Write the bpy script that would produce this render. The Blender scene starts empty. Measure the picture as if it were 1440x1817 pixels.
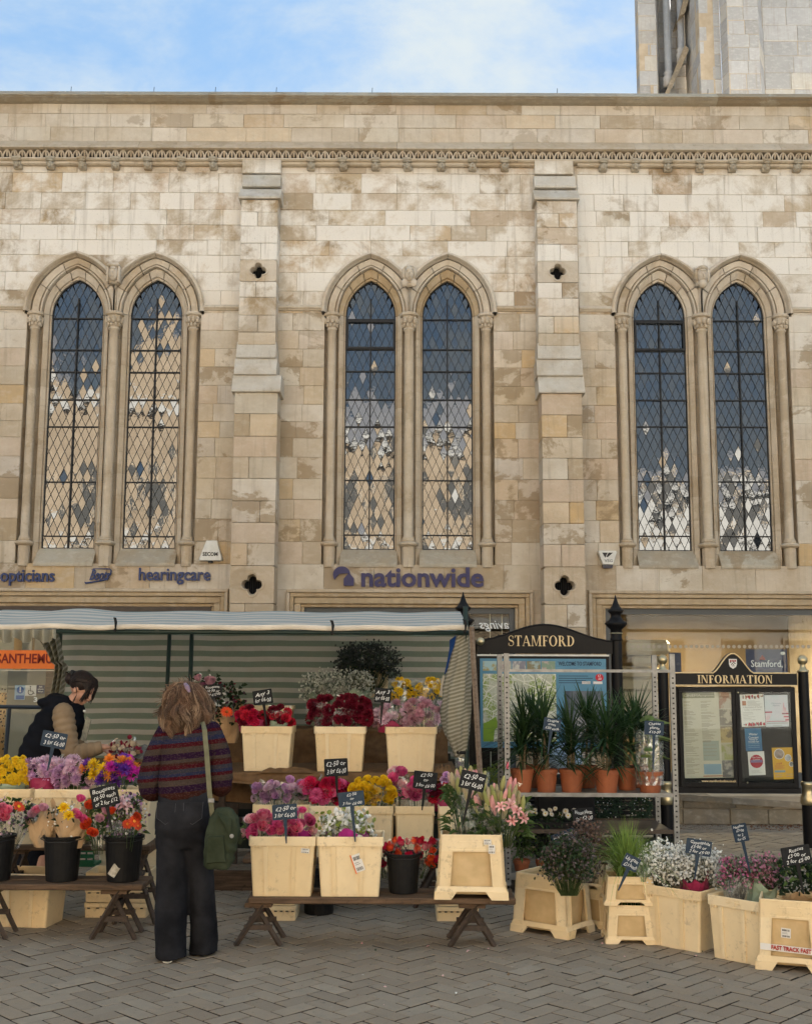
import bpy, math, random
from mathutils import Vector, Matrix, noise, Euler
RND = random.Random(11)
C = bpy.context.scene.collection
SC = bpy.context.scene
rad = math.radians

# ------------------------------------------------------------------ camera
PITCH, ROLL, FOC, PX0, PY0, EYE = rad(8.05), rad(0.22), 2050.0, 720.0, 897.0, 1.65
S = 2050.0/1440.0; S2 = S*1.05
_F = Vector((0, math.cos(PITCH), math.sin(PITCH)))
_R0 = Vector((1, 0, 0)); _U0 = Vector((0, -math.sin(PITCH), math.cos(PITCH)))
_R = _R0*math.cos(ROLL) + _U0*math.sin(ROLL); _U = _U0*math.cos(ROLL) - _R0*math.sin(ROLL)
cam = bpy.data.cameras.new('camera'); cam_o = bpy.data.objects.new('camera', cam); C.objects.link(cam_o)
cam.sensor_fit = 'HORIZONTAL'; cam.sensor_width = 36; cam.lens = 36*FOC/1440
cam.shift_y = (PY0-908.5)/1440; cam.clip_end = 500; cam.clip_start = 0.1
cam_o.matrix_world = Matrix(((_R.x, _U.x, -_F.x, 0), (_R.y, _U.y, -_F.y, 0), (_R.z, _U.z, -_F.z, EYE), (0, 0, 0, 1)))
SC.camera = cam_o

def at(px, py, Y):
    d = _F + _R*((px-PX0)/FOC) + _U*((PY0-py)/FOC)
    t = Y/d.y
    return Vector((d.x*t, Y, EYE+d.z*t))
def gnd(px, py, z=0.0):
    d = _F + _R*((px-PX0)/FOC) + _U*((PY0-py)/FOC)
    t = (z-EYE)/d.z
    return Vector((d.x*t, d.y*t, z))

# ------------------------------------------------------------------ world and sun
SUN_EL, SUN_AZ = rad(34), rad(36)      # the sun stands behind the building to the right: the square lies in its shade
W = bpy.data.worlds.new('World'); SC.world = W; W.use_nodes = True
nt = W.node_tree; nt.nodes.clear()
def wn(t, **k):
    n = nt.nodes.new(t)
    for a, b in k.items(): setattr(n, a, b)
    return n
out = wn('ShaderNodeOutputWorld'); bg = wn('ShaderNodeBackground')
sky = wn('ShaderNodeTexSky', sky_type='NISHITA', sun_disc=False, sun_elevation=SUN_EL, sun_rotation=SUN_AZ, air_density=1.0, dust_density=0.25)
tc = wn('ShaderNodeTexCoord'); mp = wn('ShaderNodeMapping')
mp.inputs['Scale'].default_value = (1.1, 1.1, 2.2); mp.inputs['Location'].default_value = (5.7, 2.2, 0.1)
n1 = wn('ShaderNodeTexNoise'); n1.inputs['Scale'].default_value = 3.0; n1.inputs['Detail'].default_value = 7; n1.inputs['Roughness'].default_value = 0.62
n1.inputs['Distortion'].default_value = 0.25
rp = wn('ShaderNodeValToRGB'); rp.color_ramp.elements[0].position = 0.34; rp.color_ramp.elements[1].position = 0.62
rp.color_ramp.interpolation = 'EASE'; rp.color_ramp.elements[0].color = (.08, .08, .08, 1)
mx = wn('ShaderNodeMix', data_type='RGBA'); mx.inputs[7].default_value = (.85, .94, .98, 1)
tint = wn('ShaderNodeMix', data_type='RGBA', blend_type='MULTIPLY'); tint.inputs[0].default_value = 1; tint.inputs[7].default_value = (0.44, 0.42, .43, 1)
nt.links.new(tc.outputs['Generated'], mp.inputs[0]); nt.links.new(mp.outputs[0], n1.inputs['Vector'])
nt.links.new(n1.outputs['Fac'], rp.inputs[0]); nt.links.new(rp.outputs[0], mx.inputs[0])
veil = wn('ShaderNodeMix', data_type='RGBA'); veil.inputs[0].default_value = .86; veil.inputs[7].default_value = (.27, .53, .87, 1)   # thin high haze evens out the glare round the sun
nt.links.new(sky.outputs[0], tint.inputs[6]); nt.links.new(tint.outputs[2], veil.inputs[6]); nt.links.new(veil.outputs[2], mx.inputs[6])
nt.links.new(mx.outputs[2], bg.inputs[0]); bg.inputs[1].default_value = 0.078
nt.links.new(bg.outputs[0], out.inputs[0])

sun = bpy.data.lights.new('sun', 'SUN'); sun.energy = 5.0; sun.angle = rad(.6); sun.color = (1.0, 0.97, 0.93)
sun_o = bpy.data.objects.new('sun', sun); C.objects.link(sun_o)
sd = Vector((math.cos(SUN_EL)*math.sin(SUN_AZ), math.cos(SUN_EL)*math.cos(SUN_AZ), math.sin(SUN_EL)))
sun_o.rotation_euler = sd.to_track_quat('Z', 'Y').to_euler(); sun_o.location = (-4, -8, 16)
SC.view_settings.view_transform = 'Standard'; SC.view_settings.look = 'None'
SC.view_settings.gamma = 1; SC.view_settings.use_curve_mapping = False
SC.view_settings.exposure = 3.54
SC.cycles.max_bounces = 8; SC.cycles.transparent_max_bounces = 12; SC.cycles.caustics_reflective = False; SC.cycles.caustics_refractive = False
try: SC.cycles.use_denoising = True
except Exception: pass

# ------------------------------------------------------------------ mesh helpers
class MB:
    def __init__(s): s.v = []; s.f = []; s.m = []; s.uv = {}
    def add(s, vs, fs, m=0):
        b = len(s.v); s.v.extend([tuple(x) for x in vs])
        for f in fs: s.f.append(tuple(b+i for i in f)); s.m.append(m)
        return b
    def box(s, x0, x1, y0, y1, z0, z1, m=0, M=None, taper=1.0):
        cx, cy = (x0+x1)/2, (y0+y1)/2
        vs = []
        for z, k in ((z0, taper), (z1, 1.0)):
            for x, y in ((x0, y0), (x1, y0), (x1, y1), (x0, y1)):
                p = Vector((cx+(x-cx)*k, cy+(y-cy)*k, z)); vs.append(M @ p if M else p)
        s.add(vs, [(3, 2, 1, 0), (4, 5, 6, 7), (0, 1, 5, 4), (1, 2, 6, 5), (2, 3, 7, 6), (3, 0, 4, 7)], m)
    def cbox(s, x0, x1, y0, y1, z0, z1, b=0.006, m=0, M=None):
        """box with chamfered edges on every side"""
        v = []
        for sx in (0, 1):
            for sy in (0, 1):
                for sz in (0, 1):
                    x, y, z = (x0, x1)[sx], (y0, y1)[sy], (z0, z1)[sz]
                    ix, iy, iz = x+(b if sx == 0 else -b), y+(b if sy == 0 else -b), z+(b if sz == 0 else -b)
                    for p in ((x, iy, iz), (ix, y, iz), (ix, iy, z)):
                        p = Vector(p); v.append(M @ p if M else p)
        I = lambda sx, sy, sz, a: (sx*4+sy*2+sz)*3+a
        f = []
        for a in range(3):
            for e in (0, 1):
                q = []
                for (u, w) in ((0, 0), (1, 0), (1, 1), (0, 1)):
                    k = [0, 0, 0]; k[a] = e; k[(a+1) % 3] = u; k[(a+2) % 3] = w; q.append(I(*k, a))
                f.append(tuple(q if e else q[::-1]))
        for a in range(3):
            b1, b2 = (a+1) % 3, (a+2) % 3
            for u in (0, 1):
                for w in (0, 1):
                    k0 = [0]*3; k1 = [0]*3; k0[b1] = k1[b1] = u; k0[b2] = k1[b2] = w; k1[a] = 1
                    q = [I(*k0, b1), I(*k1, b1), I(*k1, b2), I(*k0, b2)]
                    f.append(tuple(q if u != w else q[::-1]))
        for sx in (0, 1):
            for sy in (0, 1):
                for sz in (0, 1):
                    t = [I(sx, sy, sz, 0), I(sx, sy, sz, 1), I(sx, sy, sz, 2)]
                    f.append(tuple(t if (sx+sy+sz) % 2 else t[::-1]))
        s.add(v, f, m)
    def loft(s, rings, m=0, cap0=True, cap1=True, closed=True):
        n = len(rings[0]); b = len(s.v)
        for r in rings: s.v.extend([tuple(p) for p in r])
        k = n if closed else n-1
        for i in range(len(rings)-1):
            for j in range(k):
                a = b+i*n+j; c = b+i*n+(j+1) % n
                s.f.append((a, c, c+n, a+n)); s.m.append(m)
        if cap0: s.f.append(tuple(b+j for j in range(n))[::-1]); s.m.append(m)
        if cap1: s.f.append(tuple(b+(len(rings)-1)*n+j for j in range(n))); s.m.append(m)
        return b
    def tube(s, pts, r, n=8, m=0, cap=True, flat=1.0):
        pts = [Vector(p) for p in pts]; rs = r if isinstance(r, (list, tuple)) else [r]*len(pts)
        t = (pts[1]-pts[0]).normalized()
        ref = Vector((0, 0, 1)) if abs(t.z) < .9 else Vector((1, 0, 0))
        u = t.cross(ref).normalized(); rings = []
        for i, p in enumerate(pts):
            a, c = pts[max(i-1, 0)], pts[min(i+1, len(pts)-1)]
            t = (c-a).normalized() if (c-a).length > 1e-9 else t
            u = (u-t*u.dot(t)); u = u.normalized() if u.length > 1e-6 else t.orthogonal().normalized()
            w = t.cross(u)
            rings.append([p+(u*math.cos(2*math.pi*k/n)+w*math.sin(2*math.pi*k/n)*flat)*rs[i] for k in range(n)])
        s.loft(rings, m, cap, cap)
    def lathe(s, prof, n=16, o=(0, 0, 0), m=0, cap=True, sx=1, sy=1):
        o = Vector(o)
        s.loft([[o+Vector((r*math.cos(2*math.pi*k/n)*sx, r*math.sin(2*math.pi*k/n)*sy, z)) for k in range(n)] for r, z in prof], m, cap, cap)
    def ball(s, c, rx, ry=None, rz=None, n=10, k=7, m=0, M=None, fn=None):
        ry = rx if ry is None else ry; rz = rx if rz is None else rz; c = Vector(c); rings = []
        for i in range(k+1):
            th = math.pi*(i+.02)/(k+.04)
            ring = []
            for j in range(n):
                d = Vector((math.sin(th)*math.cos(2*math.pi*j/n), math.sin(th)*math.sin(2*math.pi*j/n), -math.cos(th)))
                q = fn(d) if fn else 1
                p = Vector((d.x*rx*q, d.y*ry*q, d.z*rz*q)); ring.append(c+(M @ p if M else p))
            rings.append(ring)
        s.loft(rings, m)
    def prism(s, poly, y0, y1, m=0, M=None):
        """poly of (x,z) counter-clockwise seen from -y; extruded from y0 (front) to y1"""
        n = len(poly); vs = [Vector((x, y0, z)) for x, z in poly]+[Vector((x, y1, z)) for x, z in poly]
        if M: vs = [M @ v for v in vs]
        s.add(vs, [tuple(range(n)), tuple(range(2*n-1, n-1, -1))]+[(i, i+n, (i+1) % n+n, (i+1) % n) for i in range(n)], m)
    def xprism(s, prof, x0, x1, m=0):
        """profile of (y,z) extruded along x"""
        n = len(prof); vs = [(x0, y, z) for y, z in prof]+[(x1, y, z) for y, z in prof]
        s.add(vs, [tuple(range(n)), tuple(range(2*n-1, n-1, -1))]+[(i, i+n, (i+1) % n+n, (i+1) % n) for i in range(n)], m)
    def grid(s, fn, nu, nv, m=0, uv=False):
        b = len(s.v)
        for i in range(nu+1):
            for j in range(nv+1):
                if uv: s.uv[len(s.v)] = (i/nu, j/nv)
                s.v.append(tuple(fn(i/nu, j/nv)))
        for i in range(nu):
            for j in range(nv):
                a = b+i*(nv+1)+j
                s.f.append((a, a+nv+1, a+nv+2, a+1)); s.m.append(m)
    def mesh(s, name, mats, smooth=False, fixn=False):
        me = bpy.data.meshes.new(name); me.from_pydata(s.v, [], s.f)
        for mt in (mats if isinstance(mats, (list, tuple)) else [mats]): me.materials.append(mt)
        if any(s.m): me.polygons.foreach_set('material_index', s.m)
        if smooth: me.polygons.foreach_set('use_smooth', [True]*len(me.polygons))
        if s.uv:
            a = me.attributes.new('uvp', 'FLOAT_VECTOR', 'POINT')
            for i, (x, y) in s.uv.items(): a.data[i].vector = (x, y, 0)
        if fixn:
            import bmesh
            bm = bmesh.new(); bm.from_mesh(me); bmesh.ops.recalc_face_normals(bm, faces=bm.faces); bm.to_mesh(me); bm.free()
        me.update(); return me
    def build(s, name, mats, parent=None, smooth=False, loc=None, fixn=False):
        return link(s.mesh(name, mats, smooth, fixn), name, parent, loc)

def link(me, name, parent=None, loc=None, rot=None, scale=None):
    o = bpy.data.objects.new(name, me); C.objects.link(o)
    if parent is not None: o.parent = parent
    if loc is not None: o.location = loc
    if rot is not None: o.rotation_euler = rot
    if scale is not None: o.scale = (scale,)*3 if isinstance(scale, (int, float)) else scale
    return o
def tag(o, label=None, cat=None, group=None, kind=None):
    if label: o['label'] = label
    if cat: o['category'] = cat
    if group: o['group'] = group
    if kind: o['kind'] = kind
    return o
def thing(name, label, cat, loc=(0, 0, 0), rz=0.0, group=None):
    o = bpy.data.objects.new(name, None); C.objects.link(o); o.empty_display_size = .1
    o.location = loc; o.rotation_euler = (0, 0, rz)
    return tag(o, label, cat, group)
def dup(root, loc, rz=0.0, label=None, group=None, scale=None):
    r = root.copy(); C.objects.link(r); r.location = loc; r.rotation_euler = (0, 0, rz)
    if scale: r.scale = (scale,)*3 if isinstance(scale, (int, float)) else scale
    if label: r['label'] = label
    if group: r['group'] = group
    for ch in list(root.children):
        c = ch.copy(); C.objects.link(c); c.parent = r
        for g in list(ch.children):
            d = g.copy(); C.objects.link(d); d.parent = c
    return r

# ------------------------------------------------------------------ material helpers
class NT:
    def __init__(s, name):
        s.mat = bpy.data.materials.new(name); s.mat.use_nodes = True; s.t = s.mat.node_tree
        s.b = s.t.nodes['Principled BSDF']; s.out = s.t.nodes['Material Output']
    def n(s, t, ins=None, **k):
        x = s.t.nodes.new(t)
        for a, b in k.items(): setattr(x, a, b)
        for a, b in (ins or {}).items(): s.set(x.inputs[a], b)
        return x
    def set(s, sock, v):
        if hasattr(v, 'is_linked') or isinstance(v, bpy.types.NodeSocket): s.t.links.new(v, sock)
        else:
            if isinstance(v, tuple) and len(v) == 3 and sock.type == 'RGBA': v = (*v, 1)
            sock.default_value = v
    def noise(s, vec, scale, detail=4, rough=.55, dist=0.0):
        return s.n('ShaderNodeTexNoise', {'Vector': vec, 'Scale': scale, 'Detail': detail, 'Roughness': rough, 'Distortion': dist}).outputs['Fac']
    def ramp(s, fac, stops, interp='LINEAR'):
        r = s.n('ShaderNodeValToRGB', {0: fac}); cr = r.color_ramp; cr.interpolation = interp
        while len(cr.elements) < len(stops): cr.elements.new(.5)
        for e, (p, c) in zip(cr.elements, stops):
            e.position = p; e.color = (*c, 1) if isinstance(c, tuple) else (c, c, c, 1)
        return r.outputs[0]
    def mix(s, f, a, b, mode='MIX'):
        x = s.n('ShaderNodeMix', data_type='RGBA', blend_type=mode); s.set(x.inputs[0], f); s.set(x.inputs[6], a); s.set(x.inputs[7], b)
        return x.outputs[2]
    def math(s, op, a, b=0.0, c=0.0):
        x = s.n('ShaderNodeMath', operation=op); s.set(x.inputs[0], a); s.set(x.inputs[1], b)
        if op in ('MULTIPLY_ADD', 'WRAP', 'COMPARE'): s.set(x.inputs[2], c)
        return x.outputs[0]
    def pos(s): return s.n('ShaderNodeNewGeometry').outputs['Position']
    def obj(s): return s.n('ShaderNodeTexCoord').outputs['Object']
    def rnd(s):
        a = s.n('ShaderNodeObjectInfo').outputs['Random']; b = s.n('ShaderNodeNewGeometry').outputs['Random Per Island']
        return s.math('FRACT', s.math('ADD', a, b))
    def scale(s, vec, v):
        x = s.n('ShaderNodeMapping', {'Vector': vec}); x.inputs['Scale'].default_value = v; return x.outputs[0]
    def bump(s, h, st=.3, d=.01):
        x = s.n('ShaderNodeBump', {'Strength': st, 'Distance': d, 'Height': h}); s.t.links.new(x.outputs[0], s.b.inputs['Normal'])
    def p(self, **k):
        mp = {'c': 'Base Color', 'r': 'Roughness', 'm': 'Metallic', 's': 'Specular IOR Level', 'coat': 'Coat Weight', 'em': 'Emission Color', 'es': 'Emission Strength', 'sh': 'Sheen Weight'}
        for a, b in k.items(): self.set(self.b.inputs[mp[a]], b)

def pm(name, c, c2=None, scale=12, rough=.7, bump=0.0, bscale=90, rand=0.0, metal=0.0, spec=.3, lo=.35, hi=.65, world=False, coat=0.0, bd=.004):
    """general painted / plastic / plant material with mottling and per-object variation"""
    m = NT(name); v = m.pos() if world else m.obj(); col = (*c, 1)
    if c2: col = m.mix(m.ramp(m.noise(v, scale, 5), [(lo, 0.0), (hi, 1.0)]), c, c2)
    if rand:
        hs = m.n('ShaderNodeHueSaturation', {'Color': col, 'Value': m.math('MULTIPLY_ADD', m.rnd(), rand*2, 1-rand)}); col = hs.outputs[0]
    m.p(c=col, r=rough, m=metal, s=spec, coat=coat)
    if bump: m.bump(m.noise(v, bscale, 5), bump, bd)
    return m.mat

def petal(name, c, c2=None, rand=.2, hue=.0, rough=.6, trans=.2):
    m = NT(name); r = m.rnd(); col = (*c, 1)
    if c2: col = m.mix(r, c, c2)
    hs = m.n('ShaderNodeHueSaturation', {'Color': col, 'Value': m.math('MULTIPLY_ADD', m.n('ShaderNodeObjectInfo').outputs['Random'], rand*2, 1-rand)}); col = hs.outputs[0]
    m.p(c=col, r=rough, s=.25)
    tr = m.n('ShaderNodeBsdfTranslucent', {'Color': col}); ms = m.n('ShaderNodeMixShader', {0: trans, 1: m.b.outputs[0], 2: tr.outputs[0]})
    m.t.links.new(ms.outputs[0], m.out.inputs[0]); return m.mat

def film(name, c=(.9, .95, .95), fac=.16, rough=.12):
    m = NT(name); v = m.pos()
    tr = m.n('ShaderNodeBsdfTransparent', {'Color': (.97, .98, .98)}); gl = m.n('ShaderNodeBsdfGlossy', {'Color': c, 'Roughness': rough})
    df = m.n('ShaderNodeBsdfDiffuse', {'Color': c}); a = m.n('ShaderNodeMixShader', {0: .35, 1: gl.outputs[0], 2: df.outputs[0]})
    f = m.ramp(m.noise(v, 38, 3), [(.42, fac*.4), (.62, fac*1.6)])
    b = m.n('ShaderNodeMixShader', {0: f, 1: tr.outputs[0], 2: a.outputs[0]})
    m.t.links.new(b.outputs[0], m.out.inputs[0]); return m.mat

def text_mesh(body, size, ext=.002, bold=0.0, res=2, align='CENTER', shear=0.0, space=1.0, line=1.0):
    cu = bpy.data.curves.new('lettering', 'FONT'); cu.body = body; cu.size = size; cu.extrude = ext; cu.offset = bold; cu.resolution_u = res
    cu.align_x = align; cu.align_y = 'CENTER'; cu.shear = shear; cu.space_character = space; cu.space_line = line
    o = bpy.data.objects.new('tmp_text', cu); C.objects.link(o); bpy.context.view_layer.update()
    me = bpy.data.meshes.new_from_object(o.evaluated_get(bpy.context.evaluated_depsgraph_get()))
    bpy.data.objects.remove(o); return me
def put_text(body, size, mat, parent, M, name='lettering', **k):
    """text lies in local XY; M maps it (x right, y up, z towards viewer)"""
    me = text_mesh(body, size, **k); me.materials.clear(); me.materials.append(mat); me.transform(M)
    return link(me, name, parent)
UP = Matrix(((1, 0, 0, 0), (0, 0, -1, 0), (0, 1, 0, 0), (0, 0, 0, 1)))     # text plane standing up facing -y
def face_text(body, w, size, mat, parent, x, y, z, name='lettering', **k):
    """standing text centred at x,z with its width fitted to w (None keeps it)"""
    me = text_mesh(body, size, **k); me.materials.clear(); me.materials.append(mat)
    xs = [v.co.x for v in me.vertices]; sx = 1.0
    if w and xs: sx = w/(max(xs)-min(xs))
    me.transform(Matrix.Translation((x, y, z)) @ UP @ Matrix.Diagonal((sx, 1, 1, 1)))
    return link(me, name, parent)
# ------------------------------------------------------------------ materials
def stone_mat(name, pal, white=.9, brown=.66, z0=5.7, z1=7.1, grain=.5, rnd=True, mot=((.40, .31, .20), (.66, .59, .48))):
    m = NT(name); P = m.pos(); g = m.n('ShaderNodeNewGeometry')
    k = len(pal)
    col = m.ramp(m.rnd(), [((i+.02)/k, c) for i, c in enumerate(pal)], 'LINEAR') if rnd else (*pal[0], 1)
    # soft mottling inside a block
    n = m.noise(P, 3.2, 6, .62); col = m.mix(m.ramp(n, [(.36, .0), (.66, .5)]), col, mot[0])
    n = m.noise(m.scale(P, (1, 1, 1.7)), 9, 5, .6); col = m.mix(m.ramp(n, [(.5, 0.0), (.72, .35)]), col, mot[1])
    sep = m.n('ShaderNodeSeparateXYZ', {0: P}); z = sep.outputs[2]
    # brown weathering skin
    rb = m.math('FRACT', m.math('MULTIPLY', m.rnd(), 7.31)); nb = m.math('ADD', m.noise(m.scale(P, (1, 1, 1.25)), 1.3, 8, .68, .3), m.math('MULTIPLY_ADD', rb, .22, -.13))
    mask_b = m.ramp(nb, [(.55, 0.0), (.59, 1.0)])
    col = m.mix(m.math('MULTIPLY', mask_b, brown), col, (.285, .205, .115))
    # pale washed zone high on the wall
    hz = m.n('ShaderNodeMapRange', {0: z, 1: z0, 2: z1}, interpolation_type='SMOOTHSTEP').outputs[0]
    nw = m.math('ADD', m.noise(P, 1.7, 9, .7, .3), m.math('MULTIPLY_ADD', m.math('FRACT', m.math('MULTIPLY', m.rnd(), 13.7)), .2, -.08))
    mw = m.math('MULTIPLY', m.ramp(nw, [(.40, 0.0), (.54, 1.0)]), m.math('MULTIPLY', m.math('MULTIPLY', hz, m.n('ShaderNodeMapRange', {0: z, 1: 8.75, 2: 8.45, 3: .25, 4: 1.0}, interpolation_type='SMOOTHSTEP').outputs[0]), white))
    col = m.mix(mw, col, (.82, .785, .72))
    # rain streaks
    ns = m.noise(m.scale(P, (9, 9, .55)), 1.6, 5, .6)
    col = m.mix(m.ramp(ns, [(.55, 0.0), (.74, .4)]), col, (.25, .20, .14))
    # grey lichen specks
    nl = m.noise(P, 46, 4, .7); col = m.mix(m.ramp(nl, [(.60, 0.0), (.70, .35)]), col, (.27, .25, .21))
    m.p(c=col, r=.9, s=.15)
    h = m.math('ADD', m.noise(P, 28, 6, .65), m.math('MULTIPLY', m.noise(P, 120, 4), .4))
    m.bump(h, grain, .012)
    return m.mat
PAL = [(.56, .485, .385), (.65, .60, .51), (.53, .425, .30), (.68, .63, .55), (.50, .41, .30), (.57, .52, .43), (.58, .475, .375), (.60, .52, .40), (.58, .40, .20), (.68, .63, .55), (.41, .32, .21), (.60, .55, .49), (.60, .46, .29), (.57, .455, .345)]
M_STONE = stone_mat('weathered_limestone', PAL)
M_CARVE = stone_mat('dressed_limestone', [(.56, .475, .36), (.60, .52, .41), (.53, .435, .32)], white=.35, brown=.3)
M_WARM = stone_mat('warm_limestone', [(.50, .385, .245), (.53, .42, .28), (.47, .35, .21)], white=.0, brown=.25)
M_TOP = stone_mat('lichened_coping', [(.40, .36, .28), (.45, .41, .33), (.37, .33, .26)], white=.1, brown=.6)
M_WEATH = stone_mat('lichened_weathering', [(.52, .50, .45), (.58, .55, .49)], white=.2, brown=.15)
M_TOWER = stone_mat('grey_tower_stone', [(.33, .335, .34), (.42, .425, .43), (.25, .25, .25), (.46, .43, .37), (.37, .375, .38), (.30, .305, .305)], white=.2, brown=.0, z0=5, z1=9, mot=((.30, .30, .30), (.52, .53, .54)))
M_RAMP = stone_mat('grimy_stone', [(.20, .18, .14), (.27, .22, .15), (.16, .145, .12), (.23, .20, .16)], white=0, brown=.4)
M_MORTAR = pm('mortar', (.44, .37, .28), (.34, .28, .20), 3, .95, .3, 60, world=True)
M_DARK = pm('dark_void', (.012, .012, .013), rough=.9, spec=.05)
def paver_mat():
    m = NT('block_paver'); P = m.pos(); r = m.rnd()
    col = m.ramp(r, [(0, (.258, .212, .158)), (.3, (.31, .26, .195)), (.6, (.232, .186, .135)), (.85, (.288, .23, .165)), (1, (.335, .282, .213))])
    col = m.mix(m.ramp(m.noise(P, 14, 6, .65), [(.35, 0.0), (.7, .55)]), col, (.215, .185, .145))
    col = m.mix(m.ramp(m.noise(P, .7, 4, .5), [(.45, 0.0), (.65, .4)]), col, (.215, .16, .105))
    col = m.mix(m.ramp(m.noise(P, 220, 3, .6), [(.55, 0.0), (.7, .5)]), col, (.36, .335, .29))
    col = m.mix(m.ramp(m.noise(P, 31, 6, .75), [(.62, 0.0), (.67, .8)]), col, (.04, .034, .03))
    vg = m.n('ShaderNodeTexVoronoi', {'Vector': P, 'Scale': 5.5}); col = m.mix(m.ramp(vg.outputs['Distance'], [(.055, .75), (.085, 0.0)]), col, (.10, .085, .07))
    vg = m.n('ShaderNodeTexVoronoi', {'Vector': m.scale(P, (1.13, .93, 1)), 'Scale': 3.1}); col = m.mix(m.ramp(vg.outputs['Distance'], [(.03, .6), (.05, 0.0)]), col, (.42, .38, .32))
    m.p(c=col, r=m.ramp(m.noise(P, 3, 4), [(.3, .62), (.7, .85)]), s=.3)
    m.bump(m.math('ADD', m.noise(P, 60, 6, .7), m.noise(P, 260, 3)), .45, .004); return m.mat
M_PAVER = paver_mat()
M_JOINT = pm('joint_sand', (.028, .023, .018), (.018, .015, .012), 9, .95, world=True)
def crate_mat():
    m = NT('cream_plastic'); v = m.obj(); P = m.pos(); r = m.rnd()
    col = m.ramp(r, [(0, (.77, .61, .37)), (.5, (.80, .66, .43)), (1, (.75, .575, .325))])
    col = m.mix(m.ramp(m.noise(P, 7, 6, .6), [(.45, 0.0), (.75, .3)]), col, (.55, .42, .24))
    z = m.n('ShaderNodeSeparateXYZ', {0: v}).outputs[2]
    grime = m.math('MULTIPLY', m.ramp(m.noise(P, 24, 6, .75), [(.54, 0.0), (.68, .6)]), m.ramp(m.noise(P, 4, 3), [(.42, .1), (.65, 1.0)]))
    col = m.mix(grime, col, (.24, .18, .115))
    m.p(c=col, r=.45, s=.4); m.bump(m.noise(P, 50, 4), .12, .004); return m.mat
M_CRATE = crate_mat()
M_CRATE_IN = pm('cream_plastic_panel', (.66, .49, .27), (.54, .39, .2), 9, .5, .1, 40, world=True)
M_BLACKP = pm('black_plastic', (.008, .008, .009), (.012, .012, .012), 20, .5, .1, 40, spec=.16)
M_WOOD = None
def wood_mat(name, a, b, c):
    m = NT(name); v = m.pos()
    w = m.noise(m.scale(v, (1.2, 14, 14)), 3.5, 6, .6, .6); col = m.ramp(w, [(.3, a), (.5, b), (.72, c)])
    col = m.mix(m.ramp(m.noise(v, 40, 4, .7), [(.58, 0.0), (.7, .6)]), col, (.02, .015, .01))
    m.p(c=col, r=.75, s=.25); m.bump(w, .5, .004); return m.mat
M_WOOD = wood_mat('weathered_board', (.05, .032, .02), (.105, .066, .04), (.165, .105, .066))
M_POST = wood_mat('grey_timber', (.12, .085, .06), (.2, .15, .11), (.26, .2, .15))
M_STEEL = pm('galvanised_steel', (.30, .30, .29), (.20, .20, .195), 14, .5, .15, 60, metal=.55, world=True)
M_RUST = pm('brown_iron', (.05, .038, .03), (.085, .06, .045), 30, .7, .2)
M_BLACK = pm('black_paint', (.006, .006, .007), (.009, .009, .010), 8, .4, .06, 30, spec=.15)
M_GREENPOLE = pm('dark_green_steel', (.014, .028, .022), (.02, .036, .03), 10, .45)
M_GOLD = pm('gold_leaf', (.70, .52, .24), (.55, .40, .18), 30, .35, metal=.6)
M_GOLDP = pm('gold_paint', (.70, .56, .34), (.62, .48, .27), 40, .5, metal=.2)
M_BRASS = pm('brass', (.55, .47, .30), (.42, .36, .22), 20, .32, metal=.85)
M_LEAD = pm('lead_came', (.05, .052, .055), (.17, .175, .18), 5, .5, metal=.3, world=True)
M_IRON = pm('iron_bar', (.018, .019, .021), rough=.5)
M_ALU = pm('grey_aluminium', (.055, .065, .072), rough=.45, spec=.5)
M_NAVY = pm('navy_letters', (.030, .028, .095), (.04, .037, .11), 8, .45)
M_NAVY2 = pm('blue_letters', (.018, .038, .13), rough=.4)
M_WHITE = pm('white_plastic', (.74, .74, .70), (.62, .62, .58), 10, .4)
M_PAPER = pm('white_paper', (.72, .71, .68), rough=.7)
M_CHALK = pm('chalk_ink', (.80, .82, .82), rough=.8)
M_SLATE = pm('slate_board', (.012, .013, .015), (.022, .024, .026), 40, .6, .05, spec=.12)
M_SLATEB = pm('blue_slate_board', (.028, .045, .072), (.04, .06, .085), 30, .6, .05, spec=.12)
M_TERRA = pm('terracotta_plastic', (.36, .115, .05), (.30, .095, .04), 12, .5, .05, rand=.12)
M_SOIL = pm('potting_soil', (.03, .02, .012), (.05, .035, .02), 60, .95, .6)
M_HESS = pm('brown_cloth', (.185, .105, .048), (.125, .07, .032), 18, .9, .4, 160, world=True)
M_FILM = film('clear_film')
M_FILM2 = film('cloudy_film', (.85, .9, .88), .30, .25)
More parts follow.
